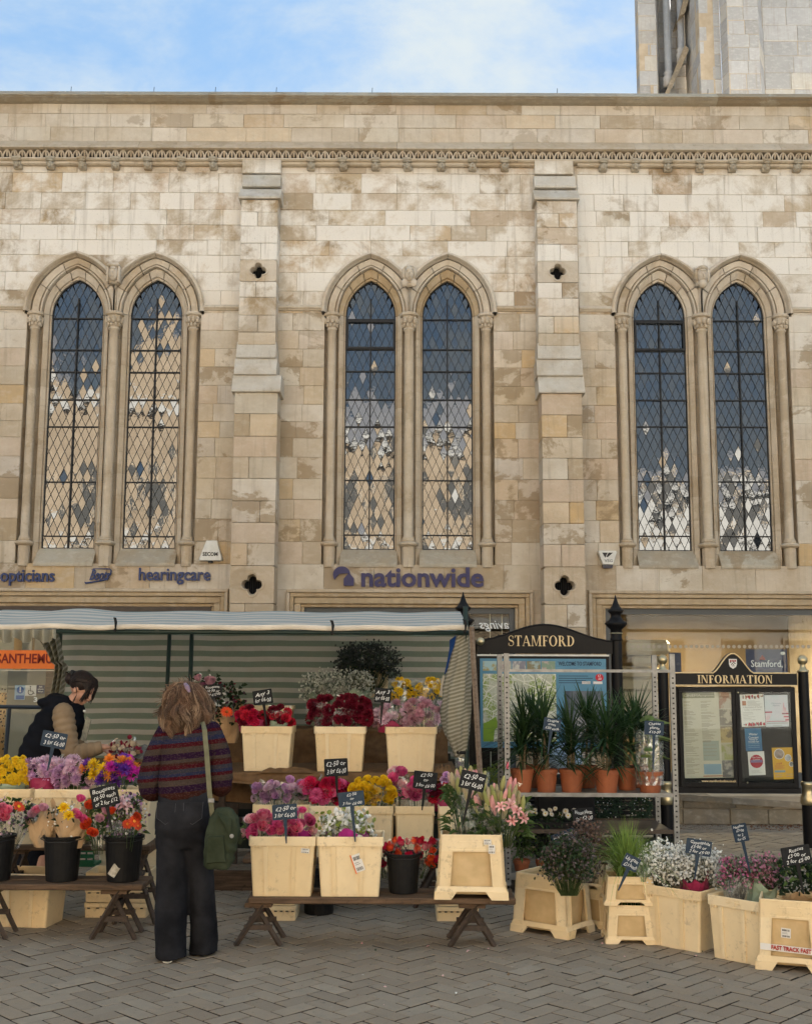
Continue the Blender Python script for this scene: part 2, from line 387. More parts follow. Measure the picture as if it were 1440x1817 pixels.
def stripes(name, c1, c2, period, axis=2, uv=False, duty=.55, dirt=.25, thin=False, trans=.25, skew=0.0):
    m = NT(name); P = m.pos()
    if uv:
        a = m.n('ShaderNodeAttribute', attribute_name='uvp'); sp = m.n('ShaderNodeSeparateXYZ', {0: a.outputs['Vector']})
        x = m.math('ADD', sp.outputs[1], m.math('MULTIPLY', sp.outputs[0], skew))
    else: x = m.n('ShaderNodeSeparateXYZ', {0: P}).outputs[axis]
    x = m.math('ADD', x, m.math('MULTIPLY', m.math('SUBTRACT', m.noise(P, 2.0, 2), .5), .02 if not uv else .012))
    t = m.math('FRACT', m.math('DIVIDE', x, period))
    s = m.math('COMPARE', t, .5, duty/2)
    col = m.mix(s, c2, c1)
    col = m.mix(m.ramp(m.noise(P, 6, 6, .65), [(.4, 0.0), (.75, dirt)]), col, (.20, .17, .12))
    wv = m.noise(m.scale(P, (60, 60, 9)), 8, 2); col = m.mix(m.ramp(wv, [(.4, 0.0), (.7, .15)]), col, (.5, .48, .42))
    m.p(c=col, r=.8, s=.2)
    m.bump(m.math('ADD', m.noise(P, 9, 5, .6), m.noise(P, 220, 2)), .25, .02)
    tr = m.n('ShaderNodeBsdfTranslucent', {'Color': col}); ms = m.n('ShaderNodeMixShader', {0: trans, 1: m.b.outputs[0], 2: tr.outputs[0]})
    m.t.links.new(ms.outputs[0], m.out.inputs[0]); return m.mat
M_CURT = stripes('striped_curtain', (.165, .215, .165), (.45, .435, .385), .0965, 2, trans=.3)
M_BUNCH = stripes('striped_side_curtain', (.20, .19, .13), (.40, .38, .31), .055, uv=True, skew=.35)
M_ROOF = stripes('pale_awning_cloth', (.55, .60, .58), (.88, .83, .74), .088, uv=True, duty=.5, dirt=.08, trans=.42)  # striped stall cloth coloured pale: its overexposed brightness is in the colour
M_HEM = pm('awning_hem', (.62, .56, .47), (.5, .45, .37), 8, .85, .3, 30, world=True)
def pane_mat():
    m = NT('leaded_glass')
    df = m.n('ShaderNodeBsdfDiffuse', {'Color': (.024, .030, .038)}); gl = m.n('ShaderNodeBsdfGlossy', {'Color': (.95, .97, 1.0), 'Roughness': .015})
    ms = m.n('ShaderNodeMixShader', {0: .125, 1: df.outputs[0], 2: gl.outputs[0]}); m.t.links.new(ms.outputs[0], m.out.inputs[0])
    P = m.pos(); b = m.n('ShaderNodeBump', {'Strength': .02, 'Distance': .012, 'Height': m.noise(P, 16, 2)})
    m.t.links.new(b.outputs[0], gl.inputs['Normal']); return m.mat
M_PANE = pane_mat()
def shopglass(name, f=.013):
    m = NT(name); tr = m.n('ShaderNodeBsdfTransparent', {'Color': (.93, .95, .94)}); gl = m.n('ShaderNodeBsdfGlossy', {'Color': (1, 1, 1), 'Roughness': .0})
    ms = m.n('ShaderNodeMixShader', {0: f, 1: tr.outputs[0], 2: gl.outputs[0]}); m.t.links.new(ms.outputs[0], m.out.inputs[0]); return m.mat
M_SHOPGLASS = shopglass('shop_glass')
M_CASEGLASS = shopglass('case_glass', .012)
M_LAMP = NT('lamp_glow'); M_LAMP.p(c=(1, .9, .7), em=(1.0, .74, .38), es=1.2); M_LAMP = M_LAMP.mat
def leafm(name, c, c2, rand=.25, rough=.5, trans=.25):
    return petal(name, c, c2, rand, rough=rough, trans=trans)
M_LEAF = leafm('mid_green_leaf', (.045, .085, .022), (.075, .12, .035))
M_LEAFD = leafm('dark_green_leaf', (.014, .032, .013), (.03, .055, .022))
M_LEAFG = leafm('grey_green_leaf', (.10, .13, .085), (.15, .17, .12))
M_LIME = leafm('lime_leaf', (.15, .21, .03), (.22, .27, .05))
M_STEM = leafm('flower_stem', (.05, .085, .03), (.09, .12, .045))
# ------------------------------------------------------------------ ground
YW = 10.8*S
def ground():
    b = MB(); b.box(-60, 60, -40, 90, -.30, -.020); tag(b.build('ground', M_JOINT), kind='structure')
    Wd, a = .107, rad(45)
    ca, sa = math.cos(a), math.sin(a)
    root = thing('pavement', None, None, (0, 0, 0)); root['kind'] = 'structure'
    P = []
    for i in range(-110, 110):
        for j in range(-110, 110):
            k = (i-j) % 4
            if k == 0: cx, cy, w, h = i+1, j+.5, 2, 1
            elif k == 3: cx, cy, w, h = i+.5, j+1, 1, 2
            else: continue
            x, y = (cx*ca-cy*sa)*Wd+.03, (cx*sa+cy*ca)*Wd+9.0
            if not (4.6 < y < 13.6) or abs(x) > .372*y+2.2: continue
            P.append((x, y, w*Wd, h*Wd))
    def paver(b, w, h, M):
        g, c = .0050, .0025
        x, y = w/2-g, h/2-g
        vs = [(sx*(x-c), sy*(y-c), 0) for sx, sy in ((-1, -1), (1, -1), (1, 1), (-1, 1))]+[(sx*x, sy*y, -.003) for sx, sy in ((-1, -1), (1, -1), (1, 1), (-1, 1))]+[(sx*x, sy*y, -.03) for sx, sy in ((-1, -1), (1, -1), (1, 1), (-1, 1))]
        V = [M @ Vector(v) for v in vs]; k = b.add(V, [(0, 1, 2, 3)]+[(4+i, 4+(i+1) % 4, (i+1) % 4, i) for i in range(4)])
        for i in range(4): b.f.append((k+8+i, k+8+(i+1) % 4, k+4+(i+1) % 4, k+4+i)); b.m.append(1)
    me = {}
    for w, h in ((2*Wd, Wd), (Wd, 2*Wd)):
        b = MB(); paver(b, w, h, Matrix.Identity(4)); me[round(w, 3)] = b.mesh('paver', [M_PAVER, M_JOINT])
    # the 300 that show largest: nearest, in the open foreground
    vis = sorted(P, key=lambda q: q[1]+(9 if abs(q[0]) > .352*q[1]+.02 or q[1] < 5.3 else 0))
    rest = MB(); r = random.Random(3)
    for n, (x, y, w, h) in enumerate(vis):
        rz = a+r.uniform(-.012, .012); dz = r.uniform(-.0022, .0022); e = Euler((r.uniform(-.008, .008), r.uniform(-.008, .008), rz))
        if n < 300:
            o = link(me[round(w, 3)], 'paver', root, (x, y, dz), e)
        else: paver(rest, w, h, Matrix.Translation((x, y, dz)) @ e.to_matrix().to_4x4())
    tag(rest.build('paver', [M_PAVER, M_JOINT], root), kind='stuff')
ground()
b = MB(); b.box(-40, 40, -11, 4.4, -.2, -.006); tag(b.build('bounce_road', pm('dull_setts', (.15, .135, .11), (.11, .10, .08), 2, .85, .3, 30, world=True)), kind='structure')  # unseen paving sheet, added for the sunlight it bounces onto the facade

# ------------------------------------------------------------------ the stone building
BLD = thing('stone_building', 'long pale limestone building with three pairs of pointed leaded windows above shopfronts', 'building', (0, YW, 0))
def fx(px, py=770, dy=0.0): return at(px, py, YW+dy).x
def fz(py, px=720, dy=0.0): return at(px, py, YW+dy).z
KX = YW/FOC
STONES = []            # (area, MB)
BACK = MB()            # mortar plane behind the stones
SR = random.Random(5)

class Pair:
    def __init__(s, c1, c2):
        s.c1, s.c2 = fx(c1, 770, .2), fx(c2, 770, .2); s.k = (s.c2-s.c1)/137.4       # metres per reference pixel
        s.mid = (s.c1+s.c2)/2; s.zs = fz(556); s.hood_w = 87*s.k; s.hood_h = 115*KX
        s.zsill = fz(1003); s.zglass = fz(976, 720, .2)
    def hw(s, z, w=None, h=None):
        w = s.hood_w if w is None else w; h = s.hood_h if h is None else h
        t = z-s.zs
        if t <= 0: return w
        if t >= h: return 0.0
        d = (h*h-w*w)/(2*w); R = w+d
        return max(math.sqrt(max(R*R-t*t, 0))-d, 0)
    def bounds(s, z):
        """left edge, (valley left, valley right), right edge of the wall opening at height z"""
        if z < s.zs-.02:
            w = 81*s.k; return s.c1-w, None, s.c2+w
        w = s.hw(z)-.006
        w = max(w, 0)
        vl, vr = s.c1+w, s.c2-w
        return s.c1-w, ((vl, vr) if vr > vl else (s.mid, s.mid)), s.c2+w
PAIRS = [Pair(130, 271.5), Pair(656, 793.4), Pair(1173.3, 1315)]

def poly_stone(poly, depth=.05, proud=None):
    """stone with a chamfered face; poly of (x,z) counter-clockwise from the front, local wall plane y=0"""
    n = len(poly); cx = sum(p[0] for p in poly)/n; cz = sum(p[1] for p in poly)/n
    pr = SR.uniform(-.004, .005) if proud is None else proud
    def ins(p, d):
        dx, dz = cx-p[0], cz-p[1]
        return (p[0]+math.copysign(min(abs(dx)*.5, d), dx), p[1]+math.copysign(min(abs(dz)*.5, d), dz))
    g = [ins(p, .0016) for p in poly]; c = [ins(p, .0058) for p in poly]
    b = MB()
    b.add([(x, -pr, z) for x, z in c]+[(x, -pr+.005, z) for x, z in g]+[(x, depth, z) for x, z in g],
          [tuple(range(n))]+[(i+n, (i+1) % n+n, (i+1) % n, i) for i in range(n)]+[(i+2*n, (i+1) % n+2*n, (i+1) % n+n, i+n) for i in range(n)])
    A = 0
    for i in range(n):
        j = (i+1) % n; A += poly[i][0]*poly[j][1]-poly[j][0]*poly[i][1]
    return abs(A)/2, b

def fill_row(x0, x1, z0, z1, pair=None, wmin=.36, wmax=.78, yoff=0.0):
    ns = 6 if pair else 1
    zs = [z0+(z1-z0)*i/ns for i in range(ns+1)]
    if pair and z0 < pair.zs-.02 < z1: zs = sorted(zs+[pair.zs-.021, pair.zs-.019])
    segs = []
    if pair is None or z0 > pair.zs+pair.hood_h: segs.append(([x0]*len(zs), [x1]*len(zs)))
    else:
        B = [pair.bounds(z) for z in zs]
        segs.append(([x0]*len(zs), [q[0] for q in B])); segs.append(([q[2] for q in B], [x1]*len(zs)))
        if any(q[1] and q[1][1]-q[1][0] > .02 for q in B):
            segs.append(([q[1][0] if q[1] else pair.mid for q in B], [q[1][1] if q[1] else pair.mid for q in B]))
    for L, Rr in segs:
        if max(r-l for l, r in zip(L, Rr)) < .03: continue
        lo, hi = max(L), min(Rr)
        cuts = []
        span = hi-lo
        if span > .45:
            x = lo+SR.uniform(.18, wmax*.9) if span > .9 else lo+span*SR.uniform(.35, .65)
            while x < hi-.22:
                cuts.append(x); x += SR.uniform(wmin, wmax)
        ed = [L]+[[c]*len(zs) for c in cuts]+[Rr]
        for a, b in zip(ed, ed[1:]):
            right = [(b[i], zs[i]) for i in range(len(zs))]; left = [(a[i], zs[i]) for i in range(len(zs))][::-1]
            poly = []
            for p in right+left:
                if not poly or (abs(p[0]-poly[-1][0])+abs(p[1]-poly[-1][1])) > 1e-4: poly.append(p)
            if abs(poly[0][0]-poly[-1][0])+abs(poly[0][1]-poly[-1][1]) < 1e-4: poly.pop()
            if len({round(p[0], 3) for p in poly}) == 2 and len({round(p[1], 3) for p in poly if True}) >= 2:
                xs = sorted({round(p[0], 4) for p in poly}); 
                if xs[-1]-xs[0] > 0 and all(abs(p[0]-xs[0]) < .001 or abs(p[0]-xs[-1]) < .001 for p in poly):
                    poly = [(xs[0], z0), (xs[-1], z0), (xs[-1], z1), (xs[0], z1)]
            if len(poly) < 3: continue
            A, mb = poly_stone(poly)
            if yoff: mb.v = [(x, y+yoff, z) for x, y, z in mb.v]
            if A > .002: STONES.append((A, mb))
        for i in range(len(zs)-1):
            if Rr[i]-L[i] > 1e-3 or Rr[i+1]-L[i+1] > 1e-3:
                BACK.add([(L[i], .009+yoff, zs[i]), (Rr[i], .009+yoff, zs[i]), (Rr[i+1], .009+yoff, zs[i+1]), (L[i+1], .009+yoff, zs[i+1])], [(0, 1, 2, 3)])

# --- courses between the pilasters
ROWS = [308, 343, 373, 400, 427, 454, 484, 517, 545, 556, 587, 620, 652, 685, 718, 749, 778, 812, 850, 887, 922, 962, 1002, 1047]
ZR = [fz(y) for y in ROWS]
PIL = [(fx(428, 500), fx(492, 500)), (fx(953, 500), fx(1026, 500))]
BAYS = [(fx(-70), PIL[0][0], PAIRS[0]), (PIL[0][1], PIL[1][0], PAIRS[1]), (PIL[1][1], fx(1520), PAIRS[2])]
for x0, x1, pr in BAYS:
    for i in range(len(ZR)-1):
        za, zb = ZR[i+1], ZR[i]
        below = zb <= pr.zsill+.03
        if zb-za < .1 and not below:      # thin course under the string, stone behind it
            fill_row(x0, x1, za, zb, pr, .5, .9); continue
        fill_row(x0, x1, za, zb, None if below else pr, .40 if x1-x0 > 2 else .3, .80)
# --- parapet courses
for a, b in ((180, 203), (203, 227), (227, 252)):
    fill_row(fx(-70), fx(1520), fz(b), fz(a), None, .38, .85)
# --- piers under the pilasters beside the shop openings, down to the ground
LOWR = [1047, 1088, 1130, 1172, 1216, 1260, 1305, 1350, 1410]
SHOPS = [(fx(-220, 1070), fx(405, 1070)), (fx(508, 1070), fx(945, 1070)), (fx(1043, 1070), fx(1600, 1070))]
for i in range(len(LOWR)-1):
    za, zb = max(fz(LOWR[i+1]), 0), fz(LOWR[i])
    for x0, x1 in ((SHOPS[0][1], SHOPS[1][0]), (SHOPS[1][1], SHOPS[2][0])): fill_row(x0, x1, za, zb, None, .3, .6)

# --- pilasters: each course one or two blocks standing out from the wall
def block(x0, x1, y0, z0, z1, y1=-.004):
    b = MB(); b.cbox(x0+.002, x1-.002, y0+SR.uniform(-.004, .004), y1, z0+.002, z1-.002, .006); STONES.append(((x1-x0)*(z1-z0), b))
PROWS = [308, 355, 377, 402, 432, 462, 500, 528, 560, 590, 612]
PROW2 = [697, 735, 775, 812, 850, 890, 928, 965, 1005, 1072, 1112, 1160, 1210, 1262, 1315, 1360, 1412]
UPD, LOD = -.30, -.42
VENTS = []
for n, (pxa, pxb, pxc, pxd) in enumerate(((425, 491, 412, 490), (953, 1025, 962, 1035))):
    xa, xb = at(pxa, 480, YW+UPD).x, at(pxb, 480, YW+UPD).x
    xc, xd = at(pxc, 850, YW+LOD).x, at(pxd, 850, YW+LOD).x
    # top block under the frieze
    b = MB(); b.cbox(at(430 if n == 0 else 948, 290, YW-.1).x, at(499 if n == 0 else 1016, 290, YW-.1).x, -.115, -.004, fz(308, 720, -.1), fz(284, 720, -.1), .006)
    STONES.append((.1, b))
    dy = UPD
    zt = lambda y, d=UPD: fz(y, 720, d)
    PR = [zt(y) for y in PROWS]
    for i in range(1, len(PR)-1):
        if PROWS[i] == 462:
            VENTS.append((xa, xb, UPD, PR[i+1], PR[i])); continue
        if i % 2: block(xa, xb, UPD, PR[i+1], PR[i])
        else:
            m = xa+(xb-xa)*SR.uniform(.38, .62); block(xa, m, UPD, PR[i+1], PR[i]); block(m, xb, UPD, PR[i+1], PR[i])
    P2 = [max(zt(y, LOD), 0) for y in PROW2]
    for i in range(len(P2)-1):
        if PROW2[i] == 1005:
            VENTS.append((xc, xd, LOD, P2[i+1], P2[i])); continue
        if i % 2 == 0: block(xc, xd, LOD, P2[i+1], P2[i])
        else:
            m = xc+(xd-xc)*SR.uniform(.35, .65); block(xc, m, LOD, P2[i+1], P2[i]); block(m, xd, LOD, P2[i+1], P2[i])
    # sloping weatherings, each stone with a drip
    def weather(xl, xr, ytop, yout, zlo, zhi, lip=.035):
        w = MB(); w.xprism([(-.003, zhi), (ytop, zhi), (yout+.004, zlo+lip), (yout, zlo+lip-.004), (yout, zlo+.004), (yout+.02, zlo), (-.003, zlo)][::-1], xl, xr)
        w.build('weathering', M_WEATH, BLD)
    e = .035
    weather(xa-e*.3, xb+e*.3, -.11, -.19, zt(331, -.2), zt(309, -.15))
    weather(xa-e, xb+e, -.17, UPD-.035, zt(354, UPD), zt(332, -.25))
    weather(xa-.012, xb+.012, UPD+.02, UPD-.04, zt(637), zt(607), .03)
    weather(xa-.03, xb+.03, UPD-.015, UPD-.08, zt(668), zt(637.5), .03)
    weather(xc-.035, xd+.035, UPD-.05, LOD-.035, zt(697, LOD), zt(668.5), .035)

def quatrefoil_vent(x0, x1, y, z0, z1):
    cx, cz = (x0+x1)/2, (z0+z1)/2; R = min(x1-x0, z1-z0)*(.36 if z0 > 4 else .27)
    N = 64; c, a = .56, .46
    def rr(t):
        best = 0
        for q in range(4):
            d = t-q*math.pi/2; s = a*a-(c*math.sin(d))**2
            if s > 0 and math.cos(d) > 0: best = max(best, c*math.cos(d)+math.sqrt(s))
        return best*R
    def sq(t):
        hx, hz = (x1-x0)/2-.003, (z1-z0)/2-.003
        ct, st = math.cos(t), math.sin(t)
        k = min(hx/abs(ct) if abs(ct) > 1e-6 else 9, hz/abs(st) if abs(st) > 1e-6 else 9)
        return cx+ct*k, cz+st*k
    b = MB(); ts = [2*math.pi*i/N for i in range(N)]
    rings = [[(sq(t)[0], -.004, sq(t)[1]) for t in ts], [(sq(t)[0], y, sq(t)[1]) for t in ts],
             [(cx+math.cos(t)*rr(t)*1.25, y, cz+math.sin(t)*rr(t)*1.25) for t in ts],
             [(cx+math.cos(t)*rr(t)*1.22, y-.012, cz+math.sin(t)*rr(t)*1.22) for t in ts],
             [(cx+math.cos(t)*rr(t)*1.02, y-.010, cz+math.sin(t)*rr(t)*1.02) for t in ts],
             [(cx+math.cos(t)*rr(t)*.9, y+.05, cz+math.sin(t)*rr(t)*.9) for t in ts], [(cx+math.cos(t)*rr(t)*.86, y+.14, cz+math.sin(t)*rr(t)*.86) for t in ts]]
    b.loft(rings, 0, False, False)
    o = b.build('vent_stone', M_CARVE, BLD)
    k = MB(); k.add([(cx+math.cos(t)*rr(t)*.88, y+.139, cz+math.sin(t)*rr(t)*.88) for t in ts], [tuple(range(N))])
    for q in range(-3, 4):
        k.tube([(cx+q*R*.22, y+.11, cz-R*.9), (cx+q*R*.22, y+.11, cz+R*.9)], .004, 4, 1)
    k.build('vent_grille', [M_DARK, M_IRON], o)
for v in VENTS: quatrefoil_vent(*v)

# --- string course at the springing
for (x0, x1, pr), ends in zip(BAYS, ((0, 1), (1, 1), (1, 0))):
    for a, b in ((x0, pr.c1-pr.hood_w+.01), (pr.c2+pr.hood_w-.01, x1)):
        s = MB(); z = fz(549); s.xprism([(-.004, z+.055), (-.03, z+.05), (-.06, z+.02), (-.06, z+.004), (-.035, z-.012), (-.03, z-.022), (-.004, z-.03)][::-1], a, b); s.build('string_course', M_CARVE, BLD)

# --- pointed windows
def arch_pts(pr, c, w, h, n, t0=0.0, t1=1.0, clampx=None, side=0):
    """points (x,z) along a pointed arch, t 0..1 from the left springing over the apex to the right"""
    d = (h*h-w*w)/(2*w); R = w+d; am = math.atan2(h, d) if d > 0 else math.atan2(h, d)
    P = []
    for i in range(n+1):
        t = t0+(t1-t0)*i/n
        u = t*2 if t <= .5 else (1-t)*2
        a = am*u; x = R*math.cos(a)-d; z = R*math.sin(a)
        x = c-x if t <= .5 else c+x
        if clampx is not None: x = min(x, clampx) if side < 0 else max(x, clampx)
        P.append((x, pr.zs+z))
    return P
HK = [(43, 68), (46, 71), (57, 89), (58, 90), (78, 107), (87, 115)]
def hof(w):
    for (a, ha), (b, hb) in zip(HK, HK[1:]):
        if w <= b: return ha+(hb-ha)*(w-a)/(b-a)
    return HK[-1][1]
def sweep(pr, c, prof, n, t0, t1, clampx, side, shrink=.0):
    b = MB(); rings = []
    for w, y in prof:
        rings.append([(x, y, z) for x, z in arch_pts(pr, c, w*pr.k, hof(w)*KX, n, t0+shrink, t1-shrink, clampx, side)])
    # loft across the profile, strips along the arch
    b.loft(rings, 0, False, False, closed=False); return b
HOOD = [(87.5, .03), (87.5, -.05), (86, -.075), (82, -.085), (80, -.06), (79, -.02), (77.5, .0), (77.5, .05)]
RING1 = [(78, .09), (75.8, .09), (75.6, .024), (74.4, .018), (64.2, .042), (63.6, .08), (62.0, .082), (61.6, .036), (60.6, .028), (58.8, .030), (58.0, .045), (57.6, .12)]
RING2 = [(58.5, .125), (56.6, .125), (56.3, .088), (55.2, .086), (48.4, .128), (47.9, .165), (46.6, .168), (46.3, .148), (45.2, .152), (44.6, .17), (44.4, .23)]
PANES = []    # (area, window object, MB)
def window_pair(pr, idx):
    for side, c in ((-1, pr.c1), (1, pr.c2)):
        for k in range(4):
            t0, t1 = k/4, (k+1)/4
            sweep(pr, c, HOOD, 10, t0, t1, pr.mid, side, .0012).build('hood_mould', M_CARVE, BLD, smooth=False)
        cuts = [0, .2, .4, .6, .8, 1] if side < 0 else [0, .18, .38, .6, .8, 1]
        for a, b in zip(cuts, cuts[1:]): sweep(pr, c, RING1, 8, a, b, pr.mid, side, .003).build('voussoir', M_CARVE, BLD)
        cuts = [0, .27, .43, .57, .73, 1]
        for a, b in zip(cuts, cuts[1:]): sweep(pr, c, RING2, 8, a, b, None, side, .004).build('voussoir', M_WARM if idx == 1 else M_CARVE, BLD)
        # jamb stones under the springing
        zc = [pr.zs]
        zz = pr.zs
        while zz > pr.zsill+.35: zz -= SR.uniform(.24, .40); zc.append(zz)
        zc.append(pr.zsill-.02)
        for sg in (-1, 1):
            for za, zb in zip(zc[1:], zc):
                b = MB(); prof = RING2[1:] if sg*side > 0 or True else RING2
                inner = sg*side < 0      # the jamb that faces the mullion between the lights
                pts = [(c+sg*w*pr.k, y) for w, y in prof]
                if inner: pts = [(pr.mid+side*.0015, .165), (c+sg*61*pr.k, .165)]+pts
                else: pts = [(c+sg*81.5*pr.k, .05), (c+sg*80.5*pr.k, .165), (c+sg*61*pr.k, .165)]+pts
                r0 = [(x, y, za+.0015) for x, y in pts]; r1 = [(x, y, zb-.0015) for x, y in pts]
                b.loft([r0, r1], 0, False, False, closed=False)
                b.build('jamb_stone', M_CARVE, BLD)
        # sloping sill
        s = MB(); x0, x1 = c-47*pr.k, c+47*pr.k
        zg = pr.zglass
        s.xprism([(.30, zg+.0), (.17, zg), (-.012, pr.zsill+.02), (-.02, pr.zsill-.005), (-.02, pr.zsill-.03), (.30, pr.zsill-.03)], x0-.02, x1+.02)
        s.build('sill', M_TOP, BLD)
        # stone backing behind jambs so nothing shows through the joints
        bk = MB()
        for sg in (-1, 1):
            xo = pr.mid if sg*side < 0 else c+sg*86*pr.k
            xi = c+sg*45.5*pr.k
            bk.box(min(xo, xi), max(xo, xi), .24, .36, pr.zsill-.1, pr.zs+.05)
        rr = [[(x, .241, z) for x, z in arch_pts(pr, c, w*pr.k, hof(w)*KX, 24, 0, 1, pr.mid, side)] for w in (86, 45.4)]
        bk.loft(rr, 0, False, False, closed=False); bk.build('backing', M_MORTAR, BLD)
        lancet(pr, c, idx, side)
    # three colonnettes with capital and base
    for cx, big in ((pr.c1-68*pr.k, 0), (pr.mid, 1), (pr.c2+68*pr.k, 0)):
        zt, zb = fz(583), fz(957)
        r = .066 if big else .058; y = .03
        col = MB(); pz = [zb+(zt-zb)*i/6 for i in range(7)]
        col.lathe([(r*1.25, zb-.005), (r*1.25, zb+.02), (r, zb+.035)]+[(r*(1+.006*math.sin(i*2.1)), z) for i, z in enumerate(pz[1:-1])]+[(r*.97, zt-.03), (r*1.22, zt-.022), (r*1.22, zt), (r, zt+.005)], 14, (cx, y, 0))
        o = col.build('colonnette', M_CARVE, BLD, smooth=True)
        cap = MB(); zc0, zc1 = fz(583), fz(556)
        cap.lathe([(r*.98, zc0), (r*1.05, zc0+.05), (r*1.45, zc1-.05), (r*1.6, zc1-.045)], 12, (cx, y, 0))
        cap.lathe([(r*1.65, zc1-.045), (r*1.95, zc1-.035), (r*2.0, zc1-.012), (r*1.85, zc1-.006), (r*1.8, zc1+.004)], 16, (cx, y, 0))
        for q in range(9):
            a = q*2*math.pi/9+.3
            for (rr, zz, sz) in ((1.22, .045, .024), (1.5, .098, .03), (1.66, .125, .022)):
                a2 = a+(.35 if zz > .09 else 0)
                cap.ball((cx+math.cos(a2)*r*rr, y+math.sin(a2)*r*rr, zc0+zz), sz*SR.uniform(.8, 1.1), sz, sz*1.25, 6, 4)
        cap.build('capital', M_CARVE, o, smooth=False)
        bs = MB(); zb0 = fz(1004)
        bs.lathe([(r*1.3, zb0-.02), (r*1.3, zb0+.05), (r*1.35, zb0+.18), (r*1.35, zb-.10), (r*1.7, zb-.095), (r*2.15, zb-.075), (r*2.2, zb-.055), (r*1.7, zb-.035), (r*1.35, zb-.03), (r*1.5, zb-.015), (r*1.3, zb)], 8 if big else 12, (cx, y, 0))
        bs.build('base', M_CARVE, o)
    # carved stop between the two hoods
    head = MB(); hx, hz = pr.mid, fz(492)
    if idx == 0:
        head.ball((hx, -.10, hz), .05, .06, .085, 12, 9); head.cbox(hx-.07, hx-.045, -.13, -.02, hz-.10, hz+.07, .01); head.cbox(hx+.045, hx+.07, -.13, -.02, hz-.10, hz+.07, .01); head.cbox(hx-.065, hx+.065, -.15, -.02, hz+.065, hz+.10, .015)
    elif idx == 1:
        head.ball((hx, -.10, hz+.01), .045, .06, .078, 12, 9)
        for sg in (-1, 1):
            head.ball((hx+sg*.055, -.07, hz+.02), .022, .04, .06, 8, 6); head.ball((hx+sg*.045, -.085, hz-.085), .04, .035, .045, 8, 6)
        head.ball((hx, -.08, hz-.105), .05, .03, .03, 8, 6)
    else:
        head.ball((hx, -.10, hz), .055, .06, .085, 12, 9); head.ball((hx, -.10, hz-.085), .045, .055, .05, 9, 6)
        for sg in (-1, 1): head.ball((hx+sg*.06, -.07, hz+.01), .025, .05, .075, 8, 6)
        head.ball((hx, -.10, hz+.075), .06, .06, .03, 9, 6)
    head.ball((hx, -.165, hz-.01), .010, .018, .022, 6, 5)                       # nose
    for sg in (-1, 1): head.ball((hx+sg*.018, -.150, hz+.018), .011, .012, .008, 6, 4)
    head.ball((hx, -.152, hz-.042), .02, .012, .007, 6, 4)
    head.ball((hx, -.148, hz+.036), .036, .014, .009, 6, 4)
    head.cbox(hx-.06, hx+.06, -.09, .02, hz-.10, hz+.10, .02)
    head.v = [(hx+(x-hx)*1.35, y*1.25, hz+(z-hz)*1.35) for x, y, z in head.v]; head.build('carved_head', M_CARVE, BLD, smooth=True)
    sh = MB(); sh.lathe([(.026, fz(556)), (.02, fz(530)), (.03, fz(508))], 8, (pr.mid, .02, 0)); sh.build('shaft', M_CARVE, BLD, smooth=True)

